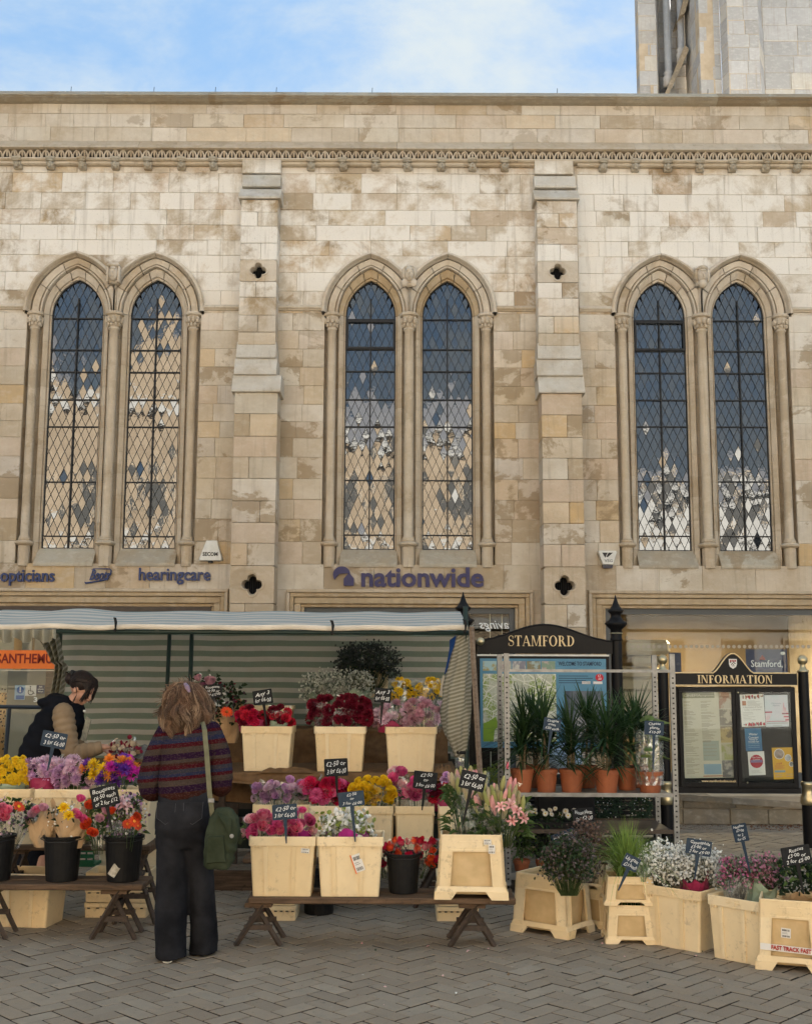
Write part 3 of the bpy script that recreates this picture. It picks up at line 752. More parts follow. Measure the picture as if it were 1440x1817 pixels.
def clip_poly(poly, inside, inter):
    o = []
    for i in range(len(poly)):
        a, b = poly[i-1], poly[i]
        ia, ib = inside(a), inside(b)
        if ib:
            if not ia: o.append(inter(a, b))
            o.append(b)
        elif ia: o.append(inter(a, b))
    return o
def lancet(pr, c, idx, side):
    w, h = 44.5*pr.k, 68*KX
    z0, zs, zt = pr.zglass, pr.zs, pr.zs+h
    YG = .20
    win = MB()       # iron bars and frame (the window's own mesh)
    bars = [fz(v, 720, .2) for v in ((568, 624, 663, 712, 760, 858, 954) if idx == 0 else (568, 621, 660, 710, 758, 853, 950) if idx == 1 else (568, 622, 661, 709, 756, 853, 950))]
    hw = lambda z: pr.hw(z, w, h)
    for z in bars: win.box(c-hw(z), c+hw(z), YG-.03, YG-.012, z-.007, z+.007)
    win.box(c-.008, c+.008, YG-.036, YG-.010, z0, zs+h*.50)
    edge = [(c-w, z0), (c+w, z0)]+[(x, z) for x, z in arch_pts(pr, c, w, h, 20)][::-1]
    for q in range(len(edge)):
        (xa, za), (xb, zb) = edge[q-1], edge[q]
        win.tube([(xa, YG-.008, za), (xb, YG-.008, zb)], .012, 4, 0, False)
    if side < 0 and idx > 0:      # opening hopper frame
        for zz in (bars[0]-.03, bars[1]+.018): win.box(c-w+.01, c+w-.01, YG-.05, YG-.03, zz-.014, zz+.014)
        for xx in (c-w+.022, c+w-.022): win.box(xx-.012, xx+.012, YG-.05, YG-.03, bars[1]+.032, bars[0]-.044)
    wo = win.build('lancet_window', M_IRON, BLD)
    # diamond quarries: centres on a lattice, clipped to the light
    dw, dh = 2*w/6.6, .238
    came = MB()
    quar = []
    ncol = 9; nrow = int((zt-z0)/(dh/2))+3
    for j in range(-1, nrow):
        for i in range(-ncol, ncol+1):
            if (i+j) % 2: continue
            cx, cz = c+i*dw/2, z0+j*dh/2+.03
            poly = [(cx, cz-dh/2), (cx+dw/2, cz), (cx, cz+dh/2), (cx-dw/2, cz)]
            full = True
            b = w-.012
            for ins, it in ((lambda p: p[0] >= c-b, lambda p, q: (c-b, p[1]+(q[1]-p[1])*((c-b)-p[0])/(q[0]-p[0]))),
                            (lambda p: p[0] <= c+b, lambda p, q: (c+b, p[1]+(q[1]-p[1])*((c+b)-p[0])/(q[0]-p[0]))),
                            (lambda p: p[1] >= z0+.01, lambda p, q: (p[0]+(q[0]-p[0])*((z0+.01)-p[1])/(q[1]-p[1]), z0+.01))):
                n0 = len(poly)
                if not poly: break
                if not all(ins(p) for p in poly): full = False
                poly = clip_poly(poly, ins, it)
            if len(poly) < 3: continue
            if max(p[1] for p in poly) > zs:
                ok = [p for p in poly if p[1] <= zs or abs(p[0]-c) <= hw(p[1])-.006]
                if not ok: continue
                if len(ok) < len(poly):
                    full = False; q = []
                    ctr = (sum(p[0] for p in ok)/len(ok), sum(p[1] for p in ok)/len(ok))
                    for p in poly:
                        t = p
                        for _ in range(24):
                            if t[1] <= zs or abs(t[0]-c) <= hw(t[1])-.006: break
                            t = (t[0]+(ctr[0]-t[0])*.12, t[1]+(ctr[1]-t[1])*.12)
                        q.append(t)
                    poly = q
            quar.append((poly, full))
    rr = random.Random(40+idx*2+(side > 0))
    for poly, full in quar:
        n = len(poly); cx = sum(p[0] for p in poly)/n; cz = sum(p[1] for p in poly)/n
        k = .93; tx, tz = rr.gauss(0, .006), rr.gauss(0, .008)
        if rr.random() < .075: tx, tz = rr.gauss(0, .06), rr.gauss(-.02, .06)
        b = MB(); vs = [((p[0]-cx)*k, YG+(p[0]-cx)*k*tx+(p[1]-cz)*k*tz, (p[1]-cz)*k) for p in poly]
        b.add(vs, [tuple(range(n))])
        A = 0
        for i in range(n): j = (i+1) % n; A += poly[i][0]*poly[j][1]-poly[j][0]*poly[i][1]
        PANES.append((abs(A)/2*(1 if full else .5), wo, b, (cx, 0, cz)))
        for i in range(n):      # lead cames
            p, q = poly[i], poly[(i+1) % n]
            dx, dz = q[0]-p[0], q[1]-p[1]; L = math.hypot(dx, dz)
            if L < .004: continue
            nx, nz = -dz/L*.0031, dx/L*.0031; y = YG-.006+rr.uniform(-.0006, .0006)
            came.add([(p[0]-nx, y, p[1]-nz), (q[0]-nx, y, q[1]-nz), (q[0], y-.004, q[1]), (p[0], y-.004, p[1])], [(0, 1, 2, 3)])
    tag(came.build('lead_came', M_LEAD, wo), kind='stuff')
    bk = MB(); bk.box(c-w-.03, c+w+.03, YG+.12, YG+.13, z0-.03, zt+.05); bk.build('backing', M_DARK, wo)
for i, pr in enumerate(PAIRS): window_pair(pr, i)
PANES.sort(key=lambda q: -q[0])
rest = {}
for n, (A, wo, b, l) in enumerate(PANES):
    if n < 300: b.build('pane', M_PANE, wo, loc=l)
    else:
        m = rest.setdefault(wo.name, (wo, MB()))[1]; m.add([Vector(v)+Vector(l) for v in b.v], b.f)
for wo, m in rest.values(): tag(m.build('pane', M_PANE, wo), kind='stuff')

# --- frieze, corbels, parapet ledge and coping
xl, xr = fx(-70), fx(1520)
def run(name, prof, mat, step, gap=.004, x0=xl, x1=xr):
    x = x0
    while x < x1:
        w = SR.uniform(*step); e = min(x+w, x1); j = SR.uniform(-.004, .004)
        b = MB(); b.xprism([(y+j, z) for y, z in prof][::-1], x+gap/2, e-gap/2); b.build(name, mat, BLD); x = e
zc = fz(158, 720, -.1)
c0, c1, c2 = fz(158, 720, -.15), fz(166, 720, -.2), fz(179, 720, -.12)
run('coping_stone', [(.40, c0+.02), (-.06, c0), (-.16, c1+.005), (-.17, c1-.012), (-.135, c1-.025), (-.17, c1-.05), (-.15, c2+.022), (-.09, c2+.004), (-.004, c2), (.40, c2)], M_TOP, (1.2, 1.9))
l0, l1 = fz(252), fz(263, 720, -.14)
run('ledge_stone', [(.02, l0), (-.004, l0), (-.13, l1+.022), (-.14, l1), (-.10, l1-.012), (.02, l1-.012)], M_CARVE, (1.6, 2.6))
f0, f1 = l1-.012, fz(279, 720, -.12)
b = MB(); b.box(xl, xr, .0, .02, f1, f0); b.build('frieze_back', pm('shade_dark_stone', (.055, .043, .032), (.028, .022, .016), 12, .95, .4, 30, world=True), BLD)  # shade of the frieze pockets is put into this dark stone colour
run('frieze_roll', [(.02, f1), (-.085, f1), (-.115, f1-.012), (-.12, f1-.03), (-.10, f1-.045), (-.06, f1-.05), (.02, f1-.05)], M_CARVE, (1.1, 1.8))
fa = MB(); H = f0-f1; wv = 14.45*KX/2
arc = [(-wv*.86, 0), (-wv*.80, H*.35), (-wv*.52, H*.75), (0, H*.93), (wv*.52, H*.75), (wv*.80, H*.35), (wv*.86, 0)]
fa.tube([(x, -.085, z) for x, z in arc], .0125, 5); fa.tube([(0, -.082, H*.85), (0, -.07, H*.45), (0, -.06, H*.15)], [.012, .017, .008], 5)
fam = fa.mesh('frieze_arch', M_CARVE)
n = 0; x = fx(-40)
while x < fx(1490):
    link(fam, 'frieze_arch', BLD, (x, SR.uniform(-.004, .004), f1+.002), (0, SR.uniform(-.03, .03), 0), (1, 1, SR.uniform(.94, 1.0))); x += 14.45*KX
k0, k1, k2 = f1-.05, fz(297), fz(308)
for x0, x1, pr in BAYS:
    run('corbel_course', [(.02, k0), (-.07, k0), (-.075, k0-.01), (-.075, k1+.012), (-.05, k1), (.02, k1)], M_CARVE, (.9, 1.5), x0=x0, x1=x1)
    fill_row(x0, x1, k2, k1)
cb = MB()
cb.xprism([(-.06, .075), (-.14, .075), (-.145, .045), (-.12, .02), (-.06, .02)][::-1], -.062, .062)
cb.ball((0, -.10, -.035), .042, .05, .05, 9, 7); cb.ball((0, -.148, -.035), .010, .014, .016, 6, 4)
cb.cbox(-.055, .055, -.085, .0, -.085, .02, .012)
for sg in (-1, 1): cb.ball((sg*.043, -.095, -.02), .016, .03, .03, 6, 5); cb.ball((sg*.017, -.14, -.02), .01, .01, .007, 5, 4)
cb.ball((0, -.12, .022), .05, .03, .018, 7, 5); cb.ball((0, -.13, -.068), .024, .02, .012, 6, 4)
cbm = cb.mesh('corbel_head', M_TOP)
for p in (-24, 34, 91, 149, 207, 264, 323, 380, 552, 610, 667, 724, 781, 838, 895, 1068, 1125, 1183, 1240, 1297, 1355, 1411, 1469):
    link(cbm, 'corbel_head', BLD, (fx(p, 295), 0, fz(295)), (0, SR.uniform(-.04, .04), SR.uniform(-.15, .15)))
b = MB(); b.box(xl, xr, .37, 6.0, fz(1040), c2-.01); b.box(xr+.01, xr+24, .02, 6.0, 0, c2+.1); b.box(xl-14, xl-.01, .02, 6.0, 0, c2+.1); b.build('core_and_sun_block', M_STONE, BLD)  # right-hand block, out of view, added to stop sun leaking round the end
# little iron spikes against birds
sp = MB()
for p in (126, 273, 382, 490, 660, 988, 1255):
    q = at(p, 158, YW-.05); sp.tube([(q.x, -.05, c0), (q.x+.004, -.05, c0+.075)], .004, 4)
sp.build('wire_spike', M_IRON, BLD)

# --- shop surrounds: stepped mouldings round each opening
ZT = fz(1046, 720, -.05)
def surround(x0, x1, jl=True, jr=True):
    steps = [(.0, .045, -.065), (.045, .10, -.035), (.105, .19, -.012), (.19, .235, .03)]
    for k, (a, bq, y) in enumerate(steps):
        m = M_WARM if k else M_CARVE
        b = MB(); b.cbox(x0+a, x1-a, y, .25, ZT-bq, ZT-a-.002, .008)
        if jl: b.cbox(x0+a, x0+bq-.001, y, .25, 0, ZT-bq-.001, .008)
        if jr: b.cbox(x1-bq+.001, x1-a, y, .25, 0, ZT-bq-.001, .008)
        b.build('shop_surround', m, BLD)
    return x0+.235, x1-.235, ZT-.235
OPEN = [surround(*SHOPS[0]), surround(*SHOPS[1]), surround(*SHOPS[2])]
# --- the 300 largest stones as parts, the rest joined
STONES.sort(key=lambda q: -q[0]); restS = MB()
for n, (A, b) in enumerate(STONES):
    if n < 300:
        o = Vector(b.v[0]); b.v = [tuple(Vector(v)-o) for v in b.v]; b.build('stone', M_STONE, BLD, loc=o)
    else: restS.add(b.v, b.f)
tag(restS.build('stone', M_STONE, BLD), kind='stuff')
BACK.build('wall', M_MORTAR, BLD)
for xa_, xb_ in PIL:
    b = MB(); b.box(xa_-.03, xb_+.03, .0065, .3, 0, ZR[0]+.3); b.build('wall', M_CARVE, BLD)

# ------------------------------------------------------------------ shopfronts (parts of the building, local to the wall plane)
M_TAN = pm('tan_shop_wall', (.17, .125, .07), (.14, .105, .06), 3, .8)
M_TAN2 = pm('olive_grey_door', (.23, .21, .16), (.20, .185, .14), 4, .5)
M_CREAMW = pm('cream_panel', (.52, .47, .36), (.46, .42, .32), 5, .6)
M_BROWNF = pm('brown_fascia', (.055, .04, .03), (.08, .06, .045), 10, .5)
M_FLOOR = pm('shop_floor', (.12, .10, .08), (.09, .075, .06), 4, .5)
M_POSTER = pm('navy_poster', (.016, .026, .075), (.022, .034, .09), 12, .5)
M_DOT = pm('frosted_dot', (.42, .38, .31), rough=.8)
M_ORANGE = pm('orange_banner', (.80, .19, .03), (.74, .16, .025), 6, .55)
M_DRED = pm('dark_red_print', (.22, .02, .01), rough=.6)
M_STICKB = pm('blue_sticker', (.02, .11, .36), rough=.4)
M_SKYB = pm('pale_blue_sticker', (.32, .47, .62), rough=.5)
M_ROD = pm('blue_black_rail', (.02, .028, .04), rough=.35)
def shopfront(k, depth=3.2):
    x0, x1, zt = OPEN[k]
    fr = MB(); y = .10
    fr.box(x0, x1, y, y+.09, zt-.075, zt); fr.box(x0, x0+.07, y, y+.09, .0, zt-.0751); fr.box(x1-.07, x1, y, y+.09, .0, zt-.0751)
    fr.box(x0+.0701, x1-.0701, y, y+.09, 0, .32)
    fr.build('shop_frame', M_ALU, BLD)
    g = MB(); g.box(x0+.07, x1-.07, y+.035, y+.047, .32, zt-.075); g.build('shop_window', M_SHOPGLASS, BLD)
    r = MB(); r.box(x0-.2, x1+.2, depth, depth+.05, 0, zt+.3); r.box(x0-.25, x0-.2, .26, depth, 0, zt+.3); r.box(x1+.2, x1+.25, .26, depth, 0, zt+.3)
    r.box(x0-.2, x1+.2, .42, depth, zt+.05, zt+.12); r.build('shop_interior', M_TAN, BLD)
    f = MB(); f.box(x0-.2, x1+.2, .2, depth, .0, .015); f.build('shop_floor', M_FLOOR, BLD)
for k in range(3): shopfront(k)
def L(px, py, dy): q = at(px, py, YW+dy); return Vector((q.x, dy, q.z))
# right-hand shop: warm ceiling lamp, bulkhead, counter, dots on the glass, posters
for (px, py, e) in ((1232, 1082, 42), (880, 1085, 5), (40, 1100, 9)):  # middle and left lamps have no visible source, added to light those interiors
    q = L(px, 1082, 1.7); z = OPEN[2][2]+.035
    lm = MB(); lm.lathe([(.16, z), (.16, z-.02), (.13, z-.03)], 16, (q.x, q.y, 0)); o = lm.build('ceiling_lamp', M_LAMP, BLD)
    ld = bpy.data.lights.new('lamp_light', 'AREA'); ld.shape = 'DISK'; ld.size = .25; ld.energy = e*.36; ld.color = (1, .76, .44)
    lo = bpy.data.objects.new('lamp_light', ld); C.objects.link(lo); lo.parent = o; lo.location = (q.x, q.y, z-.05)
a, b = L(1105, 1100, 2.2), L(1395, 1146, 2.2)
bulk = MB(); q0 = L(1110, 1135, 1.2); q1 = L(1190, 1162, 1.2)
bulk.cbox(q0.x, q1.x, 1.2, 2.6, q1.z, q0.z, .05); bulk.cbox(q0.x+.1, q1.x-.12, 1.3, 2.5, q1.z-.16, q1.z-.01, .04); bulk.build('curved_bulkhead', M_CREAMW, BLD)
cnt = MB(); q0, q1 = L(1100, 1180, 1.6), L(1172, 1310, 1.6)
for i in range(6): cnt.cbox(q0.x, q1.x, 1.6, 2.0, q1.z+(q0.z-q1.z)*(i/6), q1.z+(q0.z-q1.z)*(i/6+.13), .01)
cnt.box(q0.x+.02, q1.x-.02, 1.75, 2.0, q1.z, q0.z-.01); cnt.build('display_unit', M_CREAMW, BLD)
art = MB(); 
for i, p in enumerate((1108, 1118, 1127)):
    u, v = L(p, 1128+i*6, 2.9), L(p+6, 1175, 2.9); art.box(u.x, v.x, 2.88, 2.9, v.z, u.z)
art.build('picture_frame', M_BROWNF, BLD)
dots = MB(); q = L(1132, 1147, .13)
px = 1122
while px < 1450:
    q = L(px, 1147.5, .13); dots.add([(q.x+.024*math.cos(t*math.pi/6), .132, q.z+.024*math.sin(t*math.pi/6)) for t in range(12)], [tuple(range(12))]); px += 9.45
dots.build('window_dots', M_DOT, BLD)
def poster(px0, py0, px1, py1, dy, mat, txts, name='poster'):
    u, v = L(px0, py0, dy), L(px1, py1, dy)
    b = MB(); b.box(u.x, v.x, dy, dy+.006, v.z, u.z); o = b.build(name, mat, BLD)
    for body, fx_, fz_, wf, m, kw in txts:
        face_text(body, (v.x-u.x)*wf if wf else None, kw.pop('size', .1), m, o, u.x+(v.x-u.x)*fx_, dy-.004, v.z+(u.z-v.z)*fz_, **kw)
    return o, u, v
o, u, v = poster(1322, 1152, 1398, 1215, .16, M_POSTER, [('Stamford,', .50, .58, .76, M_CHALK, {'size': .13})])
b = MB(); q = L(1388, 1159.5, .155); b.add([(q.x+.03*math.cos(t*math.pi/8), .154, q.z+.022*math.sin(t*math.pi/8)) for t in range(16)], [tuple(range(16))]); b.build('badge', M_WHITE, o)
b2_ = MB(); q = L(1352, 1167, .155); b2_.lathe([(.05, 0), (.03, .012), (.036, .03), (.014, .04), (.012, .06), (.002, .062)], 10, (q.x, .157, q.z-.03), sy=.06); b2_.build('crown_print', M_DRED, o)
POSTER_RIGHT = o
poster(1186, 1158, 1209, 1210, .7, M_POSTER, [])
# middle shop: script seen from behind on the glass and pale blinds
M_INTD = pm('dark_shop_wall', (.05, .035, .025), (.035, .025, .02), 3, .7)
b = MB(); u, v = L(700, 1100, 1.2), L(935, 1400, 1.2); b.box(u.x, v.x, 1.2, 1.23, 0, u.z+.2); b.build('dark_screen', M_INTD, BLD)
q = L(882, 1109, .12); t = put_text('savings', .165, M_CHALK, BLD, Matrix.Translation((q.x, .118, q.z)) @ UP @ Matrix.Diagonal((-1, 1, 1, 1)), shear=.35, bold=.001)
for p in (868, 889):
    b = MB(); u = L(p, 1085, .3); b.box(u.x, u.x+.012, .30, .31, .3, u.z+.1); b.build('blind_cord', M_CREAMW, BLD)
# left shop: door, orange banner, stickers, rail
u, v = L(-160, 1104, .06), L(405-33, 1072, .06)
b = MB(); b.box(OPEN[0][0], OPEN[0][1], .0, .11, L(0, 1084, .05).z, OPEN[0][2]-.002); b.build('fascia_board', M_BROWNF, BLD)
b = MB(); u, v = L(16, 1190, .3), L(84, 1410, .3); b.cbox(u.x, v.x, .25, .30, 0.02, u.z, .008); b.build('door_leaf', M_TAN2, BLD)
b = MB(); u, v = L(84.5, 1190, .3), L(97, 1410, .3); b.cbox(u.x, v.x, .22, .32, 0.02, u.z, .01); b.build('door_post', M_WOOD, BLD)
b = MB(); u, v = L(58, 1265, .24), L(64, 1335, .24); b.cbox(u.x, v.x, .22, .245, v.z, u.z, .008); u, v = L(68, 1265, .24), L(78, 1335, .24); b.cbox(u.x, v.x, .22, .245, v.z, u.z, .008); b.build('door_panel', M_TAN2, BLD)
b = MB(); q = L(76, 1245, .2); b.ball((q.x, .2, q.z), .028, .03, .028, 10, 7); b.build('door_knob', M_ROD, BLD, smooth=True)
for (a0, a1, m) in ((0, 22, M_CREAMW), (40, 55, M_TAN2), (62, 82, M_TAN2)):
    b = MB(); u, v = L(a0, 1130, .6), L(a1, 1190, .6); b.box(u.x, v.x, .6, .62, v.z-.3, u.z+.3); b.build('wall_panel', m, BLD)
ob, u, v = poster(-60, 1153.5, 97, 1187, -.30, M_ORANGE, [], 'banner')
face_text('CHRYSANTHEMUMS', L(118, 1170, -.3).x-L(-57, 1170, -.3).x, .17, M_DRED, ob, L(30.5, 1170, -.3).x, -.305, L(30, 1169.5, -.3).z, bold=.004)
b = MB(); u, v = L(-60, 1188.5, -.3), L(96, 1191, -.3); b.box(u.x, v.x, -.31, -.28, v.z, u.z); b.build('banner_rail', M_CREAMW, BLD)
b = MB(); u, v = L(27, 1216, .245), L(44, 1242, .245); b.box(u.x, v.x, .236, .242, v.z, u.z); so = b.build('sticker', M_SKYB, BLD)
b = MB(); q = L(36, 1224.5, .235); b.add([(q.x+.048*math.cos(t*math.pi/10), .2345, q.z+.048*math.sin(t*math.pi/10)) for t in range(20)], [tuple(range(20))]); u, v = L(28.5, 1234, .235), L(42.5, 1241, .235); b.box(u.x, v.x, .2335, .2345, v.z, u.z); b.build('sign_disc', M_STICKB, so)
face_text('!', None, .085, M_CHALK, so, q.x, .2325, q.z, bold=.004)
b = MB(); u, v = L(45.5, 1216, .245), L(64, 1235, .245); b.box(u.x, v.x, .236, .242, v.z, u.z); so = b.build('sticker', M_PAPER, BLD)
q = L(54.5, 1226, .235); b = MB()
b.tube([(q.x+.034*math.cos(t), .2335, q.z-.018+.034*math.sin(t)) for t in [2.2+i*4.4/12 for i in range(13)]], .006, 5)
b.tube([(q.x-.006, .2335, q.z+.04), (q.x-.004, .2335, q.z-.002), (q.x+.028, .2335, q.z-.004), (q.x+.042, .2335, q.z-.036), (q.x+.052, .2335, q.z-.032)], .006, 5)
b.ball((q.x-.006, .2335, q.z+.054), .010, .004, .010, 8, 5); b.build('wheelchair_symbol', M_IRON, so)
b = MB(); u, v = L(65.5, 1216, .245), L(79, 1231, .245); b.box(u.x, v.x, .236, .242, v.z, u.z); so = b.build('sticker', M_POSTER, BLD)
q = L(72, 1223, .235); face_text('PUSH\npull to exit\nthank you', .075, .03, M_CHALK, so, q.x, .2335, q.z)
q = L(63, 1242, .235); face_text('3', .05, .085, M_CHALK, BLD, q.x, .235, q.z, bold=.003)
SPOTS = MB(); r = random.Random(9)
for i in range(46):
    q = L(r.uniform(1, 15), r.uniform(1222, 1330), .5); SPOTS.ball((q.x, .5, q.z), .011, .004, .011, 6, 4)
SPOTS.build('perforated_screen', M_IRON, BLD)

# ------------------------------------------------------------------ letters fixed to the fascia stones (each word a thing on the wall)
def letters(body, px0, px1, pyc, size, mat, label, bold=.0, name='sign_letters', space=1.0):
    y = YW-.03; q0, q1 = at(px0, pyc, y), at(px1, pyc, y)
    t = thing(name, label, 'sign', ((q0.x+q1.x)/2, y, q0.z))
    face_text(body, q1.x-q0.x, size, mat, t, 0, 0, 0, ext=.014, bold=bold, res=3, space=space); return t
letters('opticians', 1, 97, 1022, .235, M_NAVY2, 'dark blue raised word opticians over the shop on the left', .004)
letters('hearingcare', 246, 373, 1020, .235, M_NAVY2, 'dark blue raised word hearingcare under the white alarm box', .004)
letters('nationwide', 640, 857, 1025.5, .36, M_NAVY, 'large navy raised word nationwide below the middle windows', .009)
q = at(609, 1022, YW-.03); t = thing('sign_logo', 'navy roofed house shaped emblem before the word nationwide', 'sign', q)
b = MB(); k = KX
def P(px, py): return ((px-609)*k, (1022-py)*k)
arc = [P(606+15.5*math.cos(a), 1020+15.0*math.sin(a)) for a in [math.pi*.80+i*(math.pi*1.14)/16 for i in range(17)]]
b.prism([P(594.5, 1027)][:0]+arc[::-1]+[P(601.5, 1018.5)], -.014, .014); b.prism([P(609.8, 1039.5), P(627.8, 1039.5), P(627.8, 1026.5), P(619.0, 1016), P(609.8, 1026.8)], -.014, .014)
b.build('emblem', M_NAVY, t)
q = at(174, 1021, YW-.03); t = thing('sign_logo', 'dark blue slanting script word Boots in an oval swash', 'sign', q)
face_text('Boots', .27, .2, M_NAVY2, t, 0.01, 0, 0, ext=.012, bold=.003, shear=.55, res=3)
b = MB(); sw = [(-.175, -.085), (-.16, -.105), (-.10, -.095), (.02, -.075), (.10, -.06), (.165, .02), (.172, .06), (.155, .085), (.05, .088), (-.06, .088), (-.09, .075)]
b.tube([(x, 0, z) for x, z in sw], [.006, .013, .012, .010, .011, .010, .008, .008, .007, .006, .004], 6); b.build('swash', M_NAVY2, t, smooth=True)

def alarm(px, py, kind):
    q = at(px, py, YW-.005)
    t = thing('alarm_box', 'white trapezoid alarm box with SECOM lettering above the word hearingcare' if kind == 0 else 'white and black alarm box with VSG lettering below the windows on the right', 'alarm box', q)
    s = KX; b = MB()
    if kind == 0: poly = [(-20*s, -16*s), (20*s, -16*s), (20.5*s, -11*s), (11*s, 20*s), (-8*s, 20*s), (-19.5*s, -11*s)]
    else: poly = [(-9*s, -8*s), (9*s, -8*s), (17*s, 14*s), (15*s, 17*s), (-15*s, 17*s), (-17*s, 14*s)]
    c = (sum(p[0] for p in poly)/6, sum(p[1] for p in poly)/6)
    rings = [[(x, .0, z) for x, z in poly], [(x, -.07, z) for x, z in poly], [(c[0]+(x-c[0])*.93, -.085, c[1]+(z-c[1])*.93) for x, z in poly]]
    b.loft(rings); b.build('cover', M_WHITE, t)
    if kind == 0:
        face_text('SECOM', .20, .07, M_IRON, t, 0, -.0875, -.035, bold=.002)
        b = MB(); b.lathe([(.03, -17*s-.02), (.03, -16*s)], 10, (0, -.04, 0)); b.build('strobe', M_IRON, t)
    else:
        face_text('VSG', .11, .05, pm('grey_print', (.18, .2, .21)), t, .01, -.0875, -.01, bold=.001)
        b = MB(); b.add([(-.075, -.0872, .10), (0.0, -.0872, .10), (-.035, -.0872, .03)], [(0, 1, 2)]); b.add([(.01, -.0872, .10), (.07, -.0872, .10), (.0, -.0872, .04), (-.022, -.0872, .042)], [(0, 1, 2, 3)]); b.build('emblem', M_IRON, t)
        b = MB(); b.prism([(-8*s, -14*s), (8*s, -14*s), (9*s, -8.2*s), (-9*s, -8.2*s)], -.075, 0); b.build('strobe', pm('navy_lens', (.01, .015, .04), rough=.2), t)
alarm(375, 980, 0); alarm(1076, 995, 1)

# ------------------------------------------------------------------ church tower beyond
def tower():
    T = thing('church_tower', 'grey stone church tower with angled buttresses rising beyond the roof', 'tower', (0, 22*S, 0))
    r = random.Random(21); base = MB(); parts = []
    def face(pxa, ya, pxb, yb, ztop=27.0, zbot=15.4, ch=.42, wr=(.5, .9), two=True):
        """vertical face from point A to point B in plan, covered in coursed stones"""
        A = at(pxa, 60, ya*S); B = at(pxb, 60, yb*S); u = Vector((B.x-A.x, B.y-A.y, 0)); Lw = u.length; u.normalize()
        M = Matrix(((u.x, -u.y, 0, A.x), (u.y, u.x, 0, A.y-22*S), (0, 0, 1, 0), (0, 0, 0, 1)))
        base.box(0, Lw, .012, .4, 0, ztop, 0, M)
        z = zbot; i = 0
        while z < ztop:
            h = ch*r.uniform(.85, 1.12); x = 0
            while x < Lw-.01:
                w = min(r.uniform(*wr), Lw-x)
                if Lw-x-w < .18: w = Lw-x
                b = MB(); b.cbox(x+.004, x+w-.004, r.uniform(-.01, .008), .05, z+.004, z+h-.004, .012, 0, M); parts.append(b); x += w
            z += h; i += 1
    face(1127, 22.25, 1132, 22.0, wr=(1, 2)); face(1132, 22.0, 1164, 22.0, wr=(.3, .5))
    face(1164, 22.0, 1168, 22.5, wr=(1, 2)); face(1168, 22.5, 1226, 22.5, wr=(.5, .9))
    face(1214, 22.4, 1240, 21.2, wr=(.6, 1)); face(1240, 21.2, 1277, 21.2, wr=(.3, .5))
    face(1277, 21.2, 1290, 20.9, wr=(.6, .9)); face(1290, 20.9, 1346, 20.9, wr=(.35, .6)); face(1346, 20.9, 1353, 21.5, wr=(1, 2)); face(1353, 21.5, 1475, 21.5, wr=(.5, 1.0), ch=.5)
    base.build('tower_wall', M_MORTAR, T)
    for b in parts: b.build('stone', M_TOWER, T)
    for px, R, pyb in ((1181, .11, 142), (1205, .10, 100)):
        q = at(px, 20, 22.2*S); zb = at(px, pyb, 22.2*S).z
        b = MB(); b.lathe([(R*1.5, zb-.25), (R*1.5, zb-.05), (R*1.7, zb), (R*1.1, zb+.1), (R*1.5, zb+.16), (R, zb+.22), (R, 27)], 12, (q.x, .2, 0)); b.build('nook_shaft', M_TOWER, T, smooth=True)
    b = MB(); p0, p1 = at(1181, 162, 21.7*S), at(1219, 78, 21.7*S)
    dx, dz = p1.x-p0.x, p1.z-p0.z
    b.prism([(p0.x, p0.z), (p0.x+.12, p0.z), (p1.x+.12, p1.z), (p1.x, p1.z+.15)], -.15, .74); b.build('raking_coping', M_RAMP, T)
    b = MB(); p0, p1 = at(1209, 12, 21.7*S), at(1221, -30, 21.7*S); b.prism([(p0.x, p0.z-.12), (p0.x+.16, p0.z), (p1.x+.16, p1.z), (p1.x, p1.z)], -.15, .74); b.build('raking_coping', M_RAMP, T)
tower()

